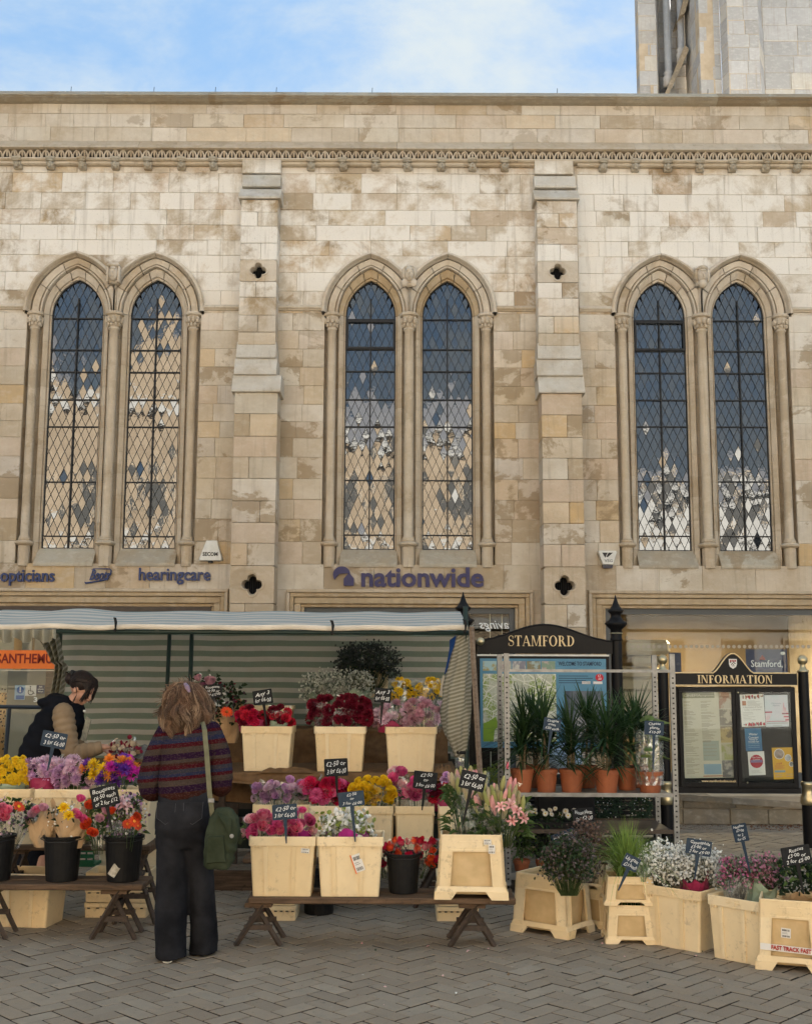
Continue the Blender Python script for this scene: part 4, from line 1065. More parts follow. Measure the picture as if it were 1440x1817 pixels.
# ------------------------------------------------------------------ buildings across the street, behind the photographer, that the leaded panes mirror
def opposite():
    r = random.Random(5)
    M_O1 = pm('golden_stone', (.33, .25, .16), (.25, .185, .115), 1.3, .9, .3, 20, world=True); M_O2 = pm('pale_render', (.42, .40, .35), (.36, .34, .30), 1.0, .9, world=True)
    M_SL = pm('slate_roof', (.10, .10, .105), (.14, .135, .13), 3, .7, world=True); M_WD = pm('sash_glass', (.07, .065, .055), rough=.3, spec=.3); M_WF = pm('stone_frame', (.40, .32, .22))
    for (x0, x1, h, rh, m, gable, lab) in ((-18, -6.2, 11.6, 3.4, M_O1, 2, 'golden stone house with twin gables across the street'), (-6, 7.5, 10.2, 2.2, M_O1, 0, 'golden stone terrace with slate roof across the street'), (8, 20, 8.0, 1.5, M_O2, 0, 'pale rendered building across the street')):
        B = thing('street_building', lab, 'building', ((x0+x1)/2, -11, 0)); hw = (x1-x0)/2
        b = MB(); b.box(-hw, hw, -6, 0, 0, h); b.build('wall', m, B)
        c = MB(); c.box(-hw-.05, hw+.05, 0.002, .22, h-.25, h+.1); c.box(-hw, hw, .002, .12, 5.9, 6.15); c.box(-hw, hw, .002, .12, 3.1, 3.5); c.build('cornice', M_O2, B)
        rf = MB()
        if gable:
            for g in range(gable):
                gx = -hw+hw*2*(g+.5)/gable; w = hw/gable*.86
                rf2 = MB(); rf2.prism([(gx-w, h), (gx+w, h), (gx, h+rh)], -.2, .1); rf2.build('gable', m, B)
                rf.prism([(gx-w-.3, h-.05), (gx+w+.3, h-.05), (gx, h+rh+.15)], -6, -.21)
        else: rf.xprism([(.3, h), (-3, h+rh), (-6.2, h)], -hw, hw)
        rf.build('roof', M_SL, B)
        for fl in (1.0, 4.0, 7.0):
            x = -hw+1.0
            while x < hw-1.4:
                f = MB(); f.box(x-.08, x+1.13, .002, .06, fl-.08, fl+1.78); fo = f.build('window', M_WF, B)
                p = MB(); p.box(x, x+1.05, .061, .07, fl, fl+.83); p.box(x, x+1.05, .061, .07, fl+.87, fl+1.7); p.build('pane', M_WD, fo); x += r.uniform(2.0, 2.6)
opposite()
# ------------------------------------------------------------------ market stall
def stall():
    YE, YB = 5.8*S2, 7.3*S2            # eave and back
    T = thing('market_stall', 'striped canvas market stall with pale awning over a flower display', 'market stall', gnd(420, 1560))
    o = T.location.copy(); Lc = lambda v: Vector(v)-o
    def add(b, name, m, smooth=False): return b.build(name, m, T, smooth, loc=-o)
    xl, xr = at(-90, 1112, YE).x, at(829, 1112, YE).x
    ze = at(420, 1110, YE).z; zr = at(420, 1083, S2*6.6).z
    # roof cloth: eave - ridge - back, gently sagging between hoops
    def roof(u, v):
        x = xl+(xr-xl)*u
        y = YE+(YB-YE)*v
        z = ze+(zr-ze)*min(v/.53, 1)-max(0, v-.53)*.35
        z += -.012*math.sin(u*math.pi*5.0)**2*(1-abs(v-.5)*1.2)+.008*noise.noise(Vector((x*3, y*3, 1)))
        px = 720+x/YE*FOC
        z += .022*math.exp(-((px-62)/46)**2)*min(v*2, 1)
        return (x, y, z)
    b = MB(); b.grid(roof, 90, 24, 0, True); add(b, 'awning', M_ROOF, True)
    # front hem rolled round the eave pole
    b = MB(); n = 60
    rg = []
    for i in range(n+1):
        u = i/n; x = xl+(xr-xl)*u; z = ze-.012+.004*math.sin(u*40)+.005*noise.noise(Vector((x*2, 0, 0)))-.012*math.sin(u*math.pi*5)**2*.4
        rg.append([(x, YE-.010+.012*math.cos(t), z+.021*math.sin(t)) for t in [2*math.pi*k/10 for k in range(10)]])
    b.loft(rg); add(b, 'hem', M_HEM, True)
    b = MB(); b.tube([(xl, YE+.02, ze-.048), (xr+.02, YE+.02, ze-.048)], .017, 8); add(b, 'eave_pole', M_GREENPOLE, True)
    b = MB(); b.tube([(xl, 6.6*S2, zr-.03), (xr, 6.6*S2, zr-.03)], .018, 8); add(b, 'ridge_pole', M_GREENPOLE, True)
    # uprights
    for px, Y, py0 in ((104, 7.15, 1110), (293, 7.1, 1112), (338, 6.7, 1112), (826, 5.85, 1112)):
        Y *= S2; q = at(px, 1200, Y); b = MB(); b.tube([(q.x, Y, .0), (q.x+(.03 if px == 293 else 0), Y, zr-.02)], .019, 8); add(b, 'upright', M_GREENPOLE, True)
    b = MB(); b.tube([(at(338, 1100, S2*6.7).x, YE, ze-.04), (at(338, 1100, S2*6.7).x, YB, ze+.02)], .015, 6); add(b, 'cross_bar', M_GREENPOLE)
    # leaning timber pole at the right end
    p0, p1 = at(836, 1112, S2*5.78), gnd(857, 1600); p1 = Vector((at(856, 1390, S2*5.78).x+.03, 5.80*S2, 0))
    b = MB(); b.tube([p1, p0], [.021, .019], 4); add(b, 'timber_pole', M_POST)
    # back curtain with stripes and a deep sagging fold low on the left
    cx0, cx1 = at(100, 1200, YB).x, at(812, 1200, YB).x; zt = zr-.05; zb = at(400, 1345, YB).z
    def curt(u, v):
        x = cx0+(cx1-cx0)*u; z = zt+(zb-zt)*v
        y = YB+.018*math.sin(x*9)+.02*noise.noise(Vector((x*2.2, z*2.2, 3)))
        lo = max(0, (v-.45))*max(0, 1-u*2.1)
        y -= .16*lo*math.sin(u*9+1)+.05*lo*math.sin(z*26+x*3)
        return (x, y, z)
    b = MB(); b.grid(curt, 120, 60); add(b, 'back_curtain', M_CURT, True)
    # narrow gathered side curtain at the left, hanging from the eave
    def gath(u, v):
        px0 = 58+30*min(1, v*3.2) if v < .35 else 90+6*math.sin(v*5); w = 44-22*min(v*3, 1)
        q0 = at(px0, 1116+175*v, S2*6.7); q1 = at(px0+w, 1116+175*v, S2*6.7)
        p = q0.lerp(q1, u); p.y += .05*math.sin(u*19+v*3); return p
    b = MB(); b.grid(gath, 36, 30, 0, True); add(b, 'side_curtain', M_BUNCH, True)
    def gat2(u, v):
        q = at(-40+140*u, 1117+(14+10*abs(math.sin(u*13)))*v, 6.3); q.y += .03*math.sin(u*50); return q
    b = MB(); b.grid(gat2, 90, 6, 0, True); add(b, 'gathered_valance', M_BUNCH, True)
    # bunched curtain tied at the right end
    def bun(rings=44, n=28):
        R = []
        for i in range(rings+1):
            t = i/rings; py = 1116+228*t
            prof = [(0, 20), (.08, 24), (.25, 34), (.45, 46), (.65, 48), (.82, 40), (.93, 26), (1, 20)]
            for (a, wa), (c, wc) in zip(prof, prof[1:]):
                if t <= c: w = wa+(wc-wa)*(t-a)/(c-a); break
            xc = 823-6*t if t < .8 else 818-(t-.8)*3
            xc = xc+7-w*.35
            ctr = at(xc, py, S2*5.86); r = w/2*5.86*S2/FOC
            ring = []
            for k in range(n):
                a = 2*math.pi*k/n; f = 1+.16*math.sin(a*7+t*7)+.08*math.sin(a*11-t*11)+.05*noise.noise(Vector((a*2, t*6, 5)))
                ring.append(ctr+Vector((math.cos(a)*r*f, math.sin(a)*r*f*.8, 0)))
            R.append(ring)
        return R
    b = MB(); R = bun(); base = b.loft(R)
    for i, ring in enumerate(R):
        for k in range(len(ring)): b.uv[base+i*len(ring)+k] = (k/len(ring)*1.0, i/len(R)*1.9)
    bc = add(b, 'tied_curtain', M_BUNCH, True)
    q = at(818, 1335, S2*5.86); b = MB(); b.lathe([(.046, -.012), (.05, 0), (.046, .012)], 14, q-o); b.build('tie', M_BLACKP, T)
    b = MB(); R2 = [[at(818+3*s, 1338+24*t, S2*5.86)+Vector((math.cos(a)*(.035+.025*t), math.sin(a)*.03, 0)) for a in [k*math.pi/6 for k in range(12)]] for s, t in ((0, 0), (0, .4), (1, 1))]
    b.loft(R2); add(b, 'curtain_tail', M_FILM2, True)
    # black clips that hold the cloth
    for px, py in ((205, 1105), (589, 1110), (824, 1108)):
        q = at(px, py, YE-.04); b = MB()
        b.tube([q+Vector((-.012, -.005, .035)), q+Vector((.0, -.02, .03)), q+Vector((.008, -.022, 0)), q+Vector((.004, -.015, -.05))], [.006, .011, .012, .005], 6)
        b.ball(q+Vector((.0, -.004, -.055)), .012, .01, .016, 7, 5); add(b, 'clip', M_BLACKP)
    # back shelf: planks on trestles, hung with brown cloth
    zs = at(590, 1367, S2*6.3).z
    b = MB(); x0, x1 = at(376, 1367, S2*6.2).x, at(806, 1367, S2*6.2).x
    b.cbox(x0, x1, 6.12*S2, 6.9*S2, zs-.03, zs-.002, .004); add(b, 'shelf_board', M_WOOD)
    def cloth(u, v):
        x = x0-.03+(x1-x0+.05)*u
        if v < .5: return (x, S2*(6.9-(6.9-6.10)*v*2), zs+.004+.006*noise.noise(Vector((x*5, v*6, 0))))
        d = (v-.5)*2
        return (x, S2*6.10-.02*d+.02*noise.noise(Vector((x*4, d*3, 2))), zs-(.055+.05*(.5+noise.noise(Vector((x*1.7, 0, 9)))))*d)
    b = MB(); b.grid(cloth, 70, 22); add(b, 'shelf_cloth', M_HESS, True)
    # crumpled heap of the same cloth on the shelf edge
    for (pa, pb, h) in ((462, 556, .05), (770, 806, .075)):
        def heap(u, v):
            p = at(pa+(pb-pa)*u, 1368, S2*6.12); e = math.sin(u*math.pi)**.7
            return (p.x, S2*6.09+.2*v, zs+.006+h*e*(1-(2*v-1)**2)*(.75+.5*noise.noise(Vector((u*7, v*4, h*90))))) 
        b = MB(); b.grid(heap, 26, 12); add(b, 'cloth_fold', M_HESS, True)
    # second tier behind under dark cloth
    z2 = at(600, 1292, S2*6.95).z
    def cloth2(u, v):
        x = x0-.02+(x1-x0)*u
        if v < .3: return (x, S2*(7.22-.4*v/.3), z2)
        d = (v-.3)/.7
        return (x, S2*6.80-.05*d+.05*noise.noise(Vector((x*3, d*2, 7))), z2-(z2-zs)*d)
    b = MB(); b.grid(cloth2, 50, 20); add(b, 'tier_cloth', M_HESS, True)
    # hanging cloth lower, brown, in shade
    def cloth3(u, v):
        x = x0-.02+(x1-x0)*u; return (x, S2*6.32+.03*noise.noise(Vector((x*3, v*3, 4))), zs-.03-.30*v*(.7+.5*noise.noise(Vector((x*1.3, 3, 3)))))
    b = MB(); b.grid(cloth3, 50, 12); add(b, 'hanging_cloth', M_HESS, True)
    for x in (x0+.06, x0+1.0, x1-.08):
        for y in (6.3*S2, 6.8*S2):
            b = MB(); b.box(x-.025, x+.025, y, y+.04, 0, zs-.031); add(b, 'shelf_leg', M_RUST)
    # dark back sheet low down behind the benches
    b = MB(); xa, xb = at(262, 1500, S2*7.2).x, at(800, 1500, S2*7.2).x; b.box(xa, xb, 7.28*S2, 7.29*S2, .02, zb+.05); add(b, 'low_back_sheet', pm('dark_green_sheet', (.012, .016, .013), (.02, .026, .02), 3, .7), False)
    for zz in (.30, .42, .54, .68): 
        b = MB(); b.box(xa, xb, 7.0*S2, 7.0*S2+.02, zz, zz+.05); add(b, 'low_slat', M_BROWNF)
stall()
# blue cloth and paper hanging at the end of the stall
def hanging():
    q = at(806, 1125, S2*6.0); t = thing('blue_bag', 'bright blue cloth bag hanging at the right end of the stall', 'bag', q)
    poly = [(808, 1128), (817, 1140), (812, 1200), (788, 1196), (792, 1178), (797, 1150), (797, 1136)]
    b = MB(); cs = [at(x, y, S2*6.0)-q for x, y in poly]
    cy = sum(c.z for c in cs)/len(cs); cx = sum(c.x for c in cs)/len(cs)
    R = [[Vector((cx+(c.x-cx)*k, d, cy+(c.z-cy)*k)) for c in cs] for d, k in ((-.03, .7), (-.022, .95), (0, 1), (.022, .95), (.03, .7))]
    b.loft(R); b.tube([at(808, 1128, S2*6.0)-q, at(815, 1116, S2*6.0)-q, at(822, 1110, S2*5.95)-q], .006, 5); b.build('bag_body', pm('blue_cloth', (.01, .06, .24), (.008, .045, .18), 9, .7, .3, 50), t, fixn=True)
    q = at(792, 1218, S2*6.02); t = tag(None or MB_paper(q), 'cream paper bag hanging below the blue cloth bag', 'paper bag')
def MB_paper(q):
    b = MB(); pts = [(785, 1199), (809, 1202), (803, 1241), (779, 1234)]
    cs = [at(x, y, S2*6.02)-q for x, y in pts]
    b.loft([[c+Vector((0, -.012, 0)) for c in cs], [c*1.02 for c in cs], [c+Vector((0, .012, 0)) for c in cs]])
    return b.build('paper_bag', pm('cream_paper', (.55, .50, .40), (.48, .43, .33), 8, .8), None, loc=q, fixn=True)
hanging()

# ------------------------------------------------------------------ trestle benches
def bench(px0, px1, pyl, pyr, Y, depth, legs, lab, boards=1, kind='bench'):
    Y *= S2; p0, p1 = at(px0, pyl, Y), at(px1, pyr, Y); z = (p0.z+p1.z)/2
    T = thing('trestle_bench', lab, kind, ((p0.x+p1.x)/2, Y+depth/2, 0), 0, 'plank benches on trestles')
    hw = (p1.x-p0.x)/2; d = depth/boards
    for k in range(boards):
        b = MB(); tilt = .0
        b.cbox(-hw, hw, -depth/2+k*d+.003, -depth/2+(k+1)*d-.003, z-.036, z, .006); b.build('plank', M_WOOD, T)
    for px in legs:
        x = at(px, pyl, Y).x-(p0.x+p1.x)/2
        for y in (-depth/2+.06, depth/2-.06):
            for s in (-1, 1):
                b = MB(); b.tube([(x+s*.135, y+s*.0, 0), (x-s*.035, y+s*.016, z-.037)], .021, 4, flat=.8); b.build('leg', M_RUST, T)
            b = MB(); b.box(x-.085, x+.085, y-.012, y+.012, z*.32, z*.32+.03); b.build('stretcher', M_RUST, T)
        b = MB(); b.box(x-.012, x+.012, -depth/2+.06, depth/2-.06, z*.55, z*.55+.028); b.build('brace', M_RUST, T)
        b = MB(); b.box(x-.08, x+.08, -depth/2+.03, depth/2-.03, z-.062, z-.038); b.build('bearer', M_WOOD, T)
    return z
Z_FC = bench(440, 915, 1592, 1597, 4.80, .34, (457, 838), 'brown plank bench on folding trestles under the front middle row of crates', 2)
Z_FL = bench(-60, 253, 1570, 1570, 4.90, .32, (200, -30), 'brown plank bench on folding trestles under the black buckets', 2)
Z_2C = bench(430, 800, 1524, 1524, 5.55, .34, (470, 770), 'plank bench behind, under the second row of crates')
Z_2L = bench(-60, 266, 1500, 1500, 5.18, .34, (20, 240), 'dark plank bench behind the black buckets under the left crates')
# wide board leaning low behind the shopper
q0, q1 = at(372, 1545, S2*6.0), at(446, 1597, S2*6.0)
b = MB(); b.cbox(q0.x, q1.x+.2, 6.0*S2, 6.0*S2+.03, q1.z, q0.z, .004); tag(b.build('board', M_WOOD), 'wide brown board standing on edge behind the shopper', 'board')

# ------------------------------------------------------------------ flower crates
def rr(w, d, r, z, n=3):
    P = []
    for cx, cy, a0 in ((w/2-r, d/2-r, 0), (-w/2+r, d/2-r, 90), (-w/2+r, -d/2+r, 180), (w/2-r, -d/2+r, 270)):
        for i in range(n+1):
            a = rad(a0+90*i/n); P.append(Vector((cx+r*math.cos(a), cy+r*math.sin(a), z)))
    return P
def crate_solid(W=.404, D=.30, H=.352):
    T = thing('flower_crate', 'x', 'crate')
    k = .86; b = MB()
    b.loft([rr(W*k, D*k, .012, .004), rr(W*k+.002, D*k+.002, .014, .0), rr(W*k+.004, D*k+.004, .015, .01), rr(W*.965, D*.955, .016, H-.055), rr(W*.955, D*.945, .014, H-.05), rr(W*.95, D*.935, .014, H-.006), rr(W*.94, D*.92, .012, H-.01), rr(W*k*.97, D*k*.96, .012, .03)], 0, True, True)
    b.build('crate_body', M_CRATE, T)
    b = MB()
    b.loft([rr(W*.958, D*.948, .014, H-.056), rr(W*1.0, D*1.0, .016, H-.056), rr(W*1.008, D*1.008, .017, H-.05), rr(W*1.008, D*1.008, .017, H-.004), rr(W*1.0, D*1.0, .015, H), rr(W*.972, D*.965, .013, H), rr(W*.955, D*.945, .012, H-.012)], 0, False, False); b.build('rim', M_CRATE, T)
    for side in range(2):
        b = MB(); s = -1 if side == 0 else 1
        for fx0 in (-.27, .16) if side == 0 else (-.2, .22):
            x = W*fx0
            y0, y1 = s*(D*k/2+.003), s*(D*.955/2+.002)
            v = [(x*.9-.004, y0-.002*-s, .006), (x*.9+.018, y0, .006), (x+.022, y1, H-.058), (x-.006, y1, H-.058)]
            b.add([(p[0], p[1]+s*.006, p[2]) for p in v]+[(p[0], p[1]-s*.01, p[2]) for p in v], [(0, 1, 2, 3), (0, 4, 5, 1), (1, 5, 6, 2), (2, 6, 7, 3), (3, 7, 4, 0)])
        b.build('rib', M_CRATE, T)
    b = MB()
    for s in (-1, 1):
        y = s*D*.5
        for x in (-.43, -.38, -.33, .33, .38, .43): b.box(W*x-.0035, W*x+.0035, y-.006, y+.004, H-.068, H-.055)
    tag(b.build('rim_teeth', M_CRATE, T), kind='stuff')
    b = MB()
    for s in (-1, 1):
        y = s*(D*.504); b.prism([(-.022, H-.04), (.022, H-.04), (.012, H-.016), (-.012, H-.016)], y-.006 if s < 0 else y-.002, y+.002 if s < 0 else y+.006)
        b.box(-.052, .052, y-.0045 if s < 0 else y, y if s < 0 else y+.0045, H-.012, H-.007); b.box(-.052, -.026, y-.004 if s < 0 else y, y if s < 0 else y+.004, H-.030, H-.026); b.box(.026, .052, y-.004 if s < 0 else y, y if s < 0 else y+.004, H-.030, H-.026)
    b.build('handle', M_CRATE, T)
    return T
def crate_frame(W=.378, D=.30, H=.362, flare=1.12):
    """crate standing in an outer frame with windowed sides and notched feet"""
    T = thing('framed_flower_crate', 'x', 'crate')
    b = MB()
    b.loft([rr(W*.80, D*.80, .03, .022), rr(W*.83, D*.83, .03, .03), rr(W*.965, D*.955, .014, H-.004), rr(W*.95, D*.93, .012, H-.006), rr(W*.80, D*.78, .02, .04)]); b.build('crate_body', M_CRATE_IN, T)
    for rot in range(4):
        w = (W if rot % 2 == 0 else D); dd = (D if rot % 2 == 0 else W)
        def P(u, v, o):      # u -1..1 across, v 0..1 up, o outwards
            f = flare+(1-flare)*v; 
            if v < .13: f += .012/w*2*.6
            x = u*w/2*f; y = -(dd/2*f+o)
            a = rot*math.pi/2
            return Vector((x*math.cos(a)-y*math.sin(a), x*math.sin(a)+y*math.cos(a), v*H))
        th = .012
        c = MB()
        def quadp(q, o0=-th, o1=0.0):
            n = len(q); vs = [P(u, v, o1) for u, v in q]+[P(u, v, o0) for u, v in q]
            c.add(vs, [tuple(range(n)), tuple(range(2*n-1, n-1, -1))]+[(i, i+n, (i+1) % n+n, (i+1) % n) for i in range(n)])
        ww = .60; wt, wb = .74, .20
        quadp([(-1, wb), (-ww-.04, wb), (-ww, wt), (-1, wt)]); quadp([(ww+.04, wb), (1, wb), (1, wt), (ww, wt)])
        quadp([(-1, wt), (1, wt), (1, 1), (-1, 1)])
        quadp([(-1, .125), (1, .125), (1, wb), (-1, wb)])
        # feet with a notch between
        quadp([(-1, 0), (-.56, 0), (-.40, .125), (-1, .125)], -th, .006); quadp([(.56, 0), (1, 0), (1, .125), (.40, .125)], -th, .006)
        quadp([(-.38, .80), (.38, .80), (.38, .90), (-.38, .90)], 0, .003)
        for (u0, u1, v0, v1) in ((-ww-.07, -ww-.02, wb, wt), (ww+.02, ww+.07, wb, wt)): quadp([(u0, v0), (u1, v0), (u1+(.04 if u0 < 0 else -.04), v1), (u0+(.04 if u0 < 0 else -.04), v1)], 0, .0035)
        quadp([(-ww-.03, wt), (ww+.03, wt), (ww+.03, wt+.03), (-ww-.03, wt+.03)], 0, .0035)
        c.build('frame_side', M_CRATE, T)
    b = MB(); b.loft([rr(W*1.0, D*1.0, .012, H-.012), rr(W*1.01, D*1.01, .012, H-.006), rr(W*1.0, D*1.0, .012, H+.001), rr(W*.96, D*.95, .012, H+.001), rr(W*.95, D*.94, .012, H-.01)], 0, False, False); b.build('rim', M_CRATE, T)
    return T
CS, CF = crate_solid(), crate_frame()
_used = {}
def place_crate(proto, px, py, Y, label, group, rz=0.0, sc=None, z=None):
    """stands on (px,py) = middle of the front bottom edge"""
    Y *= S2; q = at(px, py, Y); d = .30/2*.9*(sc if isinstance(sc, float) else 1)
    loc = (q.x, Y+d, q.z if z is None else z)
    return dup(proto, loc, rz, label, group, sc)
GF, GS = 'cream flower crates on the stall', 'cream flower crates on the pavement'
def sticker(parent, x, z, y, w, h, rot, kind):
    M = Matrix.Translation((x, y, z)) @ Matrix.Rotation(rot, 4, 'Y')
    b = MB(); b.box(-w/2, w/2, -.001, .0, -h/2, h/2, 0, M); o = b.build('label', M_PAPER, parent)
    m = MB(); rs = random.Random(int(x*999+z*77))
    for blk in ((h*.18, h*.38), (-h*.42, -h*.24)):
        xx = -w*.38
        while xx < w*.36: ww = rs.uniform(.0015, .005); m.box(xx, xx+ww, -.0018, -.001, blk[0], blk[1], 0, M); xx += ww+rs.uniform(.0015, .004)
    for k in range(2): m.box(-w*.38, w*(.1+.1*k), -.0018, -.001, h*(.02-.1*k), h*(.04-.1*k), 0, M)
    m.build('barcode', M_IRON, o)
    if kind: 
        m = MB(); m.box(-w*.62, -w*.5, -.0012, -.0002, -h*.55, h*.55, 0, M); m.build('label_edge', M_ORANGE, o)
c1 = place_crate(CS, 499, 1600, 4.83, 'cream crate of pink roses at the left end of the front middle bench', GF, 0, None, Z_FC)
sticker(c1, .14, .27, -.1515, .05, .028, .1, 0)
c2 = place_crate(CS, 620, 1600, 4.83, 'cream crate with an orange edged barcode label on its front', GF, 0, None, Z_FC)
sticker(c2, .05, .20, -.1475, .055, .105, -.35, 1)
c3 = place_crate(CF, 838, 1602, 4.80, 'framed cream crate of lilies at the right end of the front middle bench', GF, rad(-3), (.98, 1, 1.03), Z_FC)
sticker(c3, .10, .325, -.168, .045, .03, 0, 0); sticker(c3, .125, .285, -.172, .04, .05, 0, 0)
for px, lab in ((583, 'cream crate under the crimson carnations in the second row'), (663, 'cream crate under the yellow spray roses in the second row'), (735, 'cream crate under the pink roses in the second row'), (812, 'cream crate half hidden behind the lilies'), (497, 'cream crate under the lilac roses in the second row')):
    place_crate(CS, px, 1520, 5.62, lab, GF, rad(90) if px != 497 else 0, (1, .92, 1), Z_2C)
for px, lab in ((472, 'cream crate of red carnations on the back shelf under the awning'), (602, 'cream crate of burgundy flowers on the back shelf'), (728, 'cream crate of dusty pink chrysanthemums on the back shelf')):
    place_crate(CS, px, 1368, 6.16, lab, GF, rad(RND.uniform(-2, 2)), (1.0, 1, .98), at(590, 1367, S2*6.3).z+.008)
for px, py, lab in ((478, 1262, 'cream crate behind the red carnations on the upper tier'), (742, 1262, 'cream crate of yellow chrysanthemums on the upper tier'), (600, 1262, 'cream crate of white gypsophila on the upper tier')):
    q = place_crate(CS, px, 1300, 6.88, lab, GF, 0, (1, .6, .5), at(600, 1292, S2*6.88).z+.01)
place_crate(CS, 655, 1230, 7.02, 'cream crate of dark dried flowers highest on the stall', GF, 0, (.9, .5, .8), at(600, 1238, S2*7.02).z)
for px, lab in ((8, 'cream crate of yellow chrysanthemums at the left end of the stall'), (101, 'cream crate of lilac chrysanthemums below the seller'), (211, 'cream crate of bright dyed chrysanthemums beside the shopper')):
    place_crate(CS, px, 1500, 5.20, lab, GF, 0, (1.0, 1, 1), Z_2L)
# spare crates under the benches
place_crate(CS, 42, 1634, 5.15, 'empty cream crate standing under the left bench', GF, rad(-8), (.95, 1, .95), 0)
def low_crate(px, py, Y, n, label, w=.42):
    Y *= S2; q = at(px, py, Y)
    for k in range(n):
        T = thing('stacking_tray', label % ('lowest' if k == 0 else 'topmost' if k == n-1 else 'middle'), 'crate', (q.x+RND.uniform(-.004, .004), Y+.15, k*.098), RND.uniform(-.02, .02), 'low cream trays stacked under the benches')
        b = MB(); b.loft([rr(w*.97, .28, .012, 0), rr(w*.98, .285, .013, .06), rr(w*.985, .288, .013, .0601), rr(w, .30, .015, .068), rr(w, .30, .015, .094), rr(w*.95, .27, .012, .094), rr(w*.93, .25, .01, .02)]); b.build('tray_body', M_CRATE, T)
        b = MB()
        for i in range(7): x = -w*.42+i*w*.14; b.box(x-.009, x+.009, -.153, -.142, .058, .066)
        tag(b.build('vent_slot', M_BROWNF, T), kind='stuff')
low_crate(203, 1645, 5.35, 3, 'cream tray under the left bench, %s of its stack')
low_crate(488, 1655, 5.3, 3, 'cream tray under the left trestle of the middle bench, %s of its stack', .27)
low_crate(812, 1655, 5.3, 3, 'cream tray under the right trestle of the middle bench, %s of its stack', .28)
q = at(240, 1640, S2*5.75); place_crate(CS, 225, 1600, 5.72, 'pale crate behind the stacked trays under the left bench', GF, 0, (1.1, 1, 1.2), 0)
def green_basket():
    q = at(137, 1560, S2*5.6); T = thing('green_basket', 'green slatted plastic basket between the black buckets', 'basket', (q.x, 5.65*S2, Z_2L-.22))
    m = pm('green_plastic', (.01, .13, .06), (.008, .10, .045), 8, .45)
    for k in range(5): b = MB(); b.box(-.11, .11, -.08, -.07, k*.04, k*.04+.026); b.build('slat', m, T)
    for x in (-.11, -.03, .05, .10): b = MB(); b.box(x, x+.012, -.0695, -.06, 0, .19); b.build('post', m, T)
    b = MB(); b.box(-.12, .12, -.075, .1, -.02, -.001); b.build('base', m, T)
green_basket()
# right-hand group on the pavement
a = place_crate(CF, 985, 1690, 4.60, 'framed cream crate of dark dried flowers, nearest on the pavement', GS, rad(-38), (.95, .95, 1.0), 0.0); a.location = (gnd(980, 1652).x, gnd(980, 1652).y, 0)
b_ = place_crate(CF, 1052, 1670, 4.95, 'lower framed cream crate under the brown grasses', GS, rad(-38), (.62, .8, .66), 0); b_.location = (gnd(1062, 1640).x, gnd(1062, 1640).y, 0)
b2 = place_crate(CF, 1052, 1610, 4.95, 'upper framed cream crate holding brown grasses', GS, rad(-38), (.62, .8, .50), .0); b2.location = (b_.location.x, b_.location.y, .66*.362+.002)
cc = place_crate(CF, 1123, 1672, 4.88, 'lower framed cream crate under the bear grass', GS, rad(-3), (.70, .75, .62), 0)
c4 = place_crate(CF, 1123, 1610, 4.88, 'upper framed cream crate holding bear grass', GS, rad(-3), (.72, .75, .46), .0); c4.location = (cc.location.x, cc.location.y, .62*.362+.002)
place_crate(CS, 1222, 1672, 4.80, 'wide cream crate of white gypsophila on the pavement', GS, rad(-42), (.99, 1, 1.0), 0)
place_crate(CS, 1338, 1697, 4.58, 'grubby cream crate of pink heather on the pavement', GS, rad(-46), (.84, .95, 1.0), 0)
f = place_crate(CF, 1420, 1706, 4.48, 'framed cream crate of green foliage with a red lettered tape', GS, rad(-20), (.86, 1, 1.04), 0)
b = MB(); b.add([(-.19, -.175, .105), (.17, -.168, .092), (.17, -.166, .125), (-.19, -.173, .138)], [(0, 1, 2, 3)]); tp = b.build('tape', M_PAPER, f)
put_text('FAST TRACK FAST', .030, pm('red_print', (.42, .03, .02)), tp, Matrix.Translation((-.0, -.1765, .1155)) @ Matrix.Rotation(.036, 4, 'Y') @ UP, bold=.0008)
sticker(f, -.03, .19, -.135, .06, .05, .05, 0)

# ------------------------------------------------------------------ black buckets
def bucket():
    T = thing('black_bucket', 'x', 'bucket')
    b = MB(); H, R, r = .275, .122, .097
    b.lathe([(r-.004, .0), (r, .004), (r+.001, .012), (R-.006, H-.02), (R-.004, H-.018), (R+.004, H-.016), (R+.005, H-.002), (R, H), (R-.006, H-.002), (r-.006, .01)], 28); b.build('bucket_body', M_BLACKP, T, smooth=False)
    b = MB(); b.tube([(-(R+.004), 0, H-.012), (-(R+.012), -.03, H-.02), (-.06, -(R+.001), H-.03), (.06, -(R+.001), H-.03), (R+.012, -.03, H-.02), (R+.004, 0, H-.012)], .0025, 5); b.build('handle', M_IRON, T)
    return T
BK = bucket(); GB = 'black flower buckets'
def place_bucket(px, py, Y, lab, z, first=[1], s=None):
    Y *= S2; q = at(px, py, Y); loc = (q.x, Y+.11, z)
    if first: first.pop(); BK.location = loc; BK['label'] = lab; BK['group'] = GB; return BK
    return dup(BK, loc, 0, lab, GB, s)
k1 = place_bucket(100, 1565, 4.93, 'black bucket of brown paper wrapped bouquets', Z_FL)
k2 = place_bucket(210, 1563, 4.93, 'black bucket with a torn white label below bright bouquets', Z_FL)
b = MB(); M = Matrix.Translation((-.03, -.104, .075)) @ Matrix.Rotation(.55, 4, 'Y') @ Matrix.Rotation(-.09, 4, 'X'); b.box(-.024, .024, -.002, .0, -.036, .036, 0, M); b.build('label', pm('torn_label', (.55, .52, .45), (.30, .27, .21), 60, .7), k2)
place_bucket(-22, 1563, 4.93, 'black bucket cut off by the left edge of the view', Z_FL)
place_bucket(715, 1598, 4.86, 'black bucket of deep red flowers on the middle bench', Z_FC, s=(.9, .9, .87))
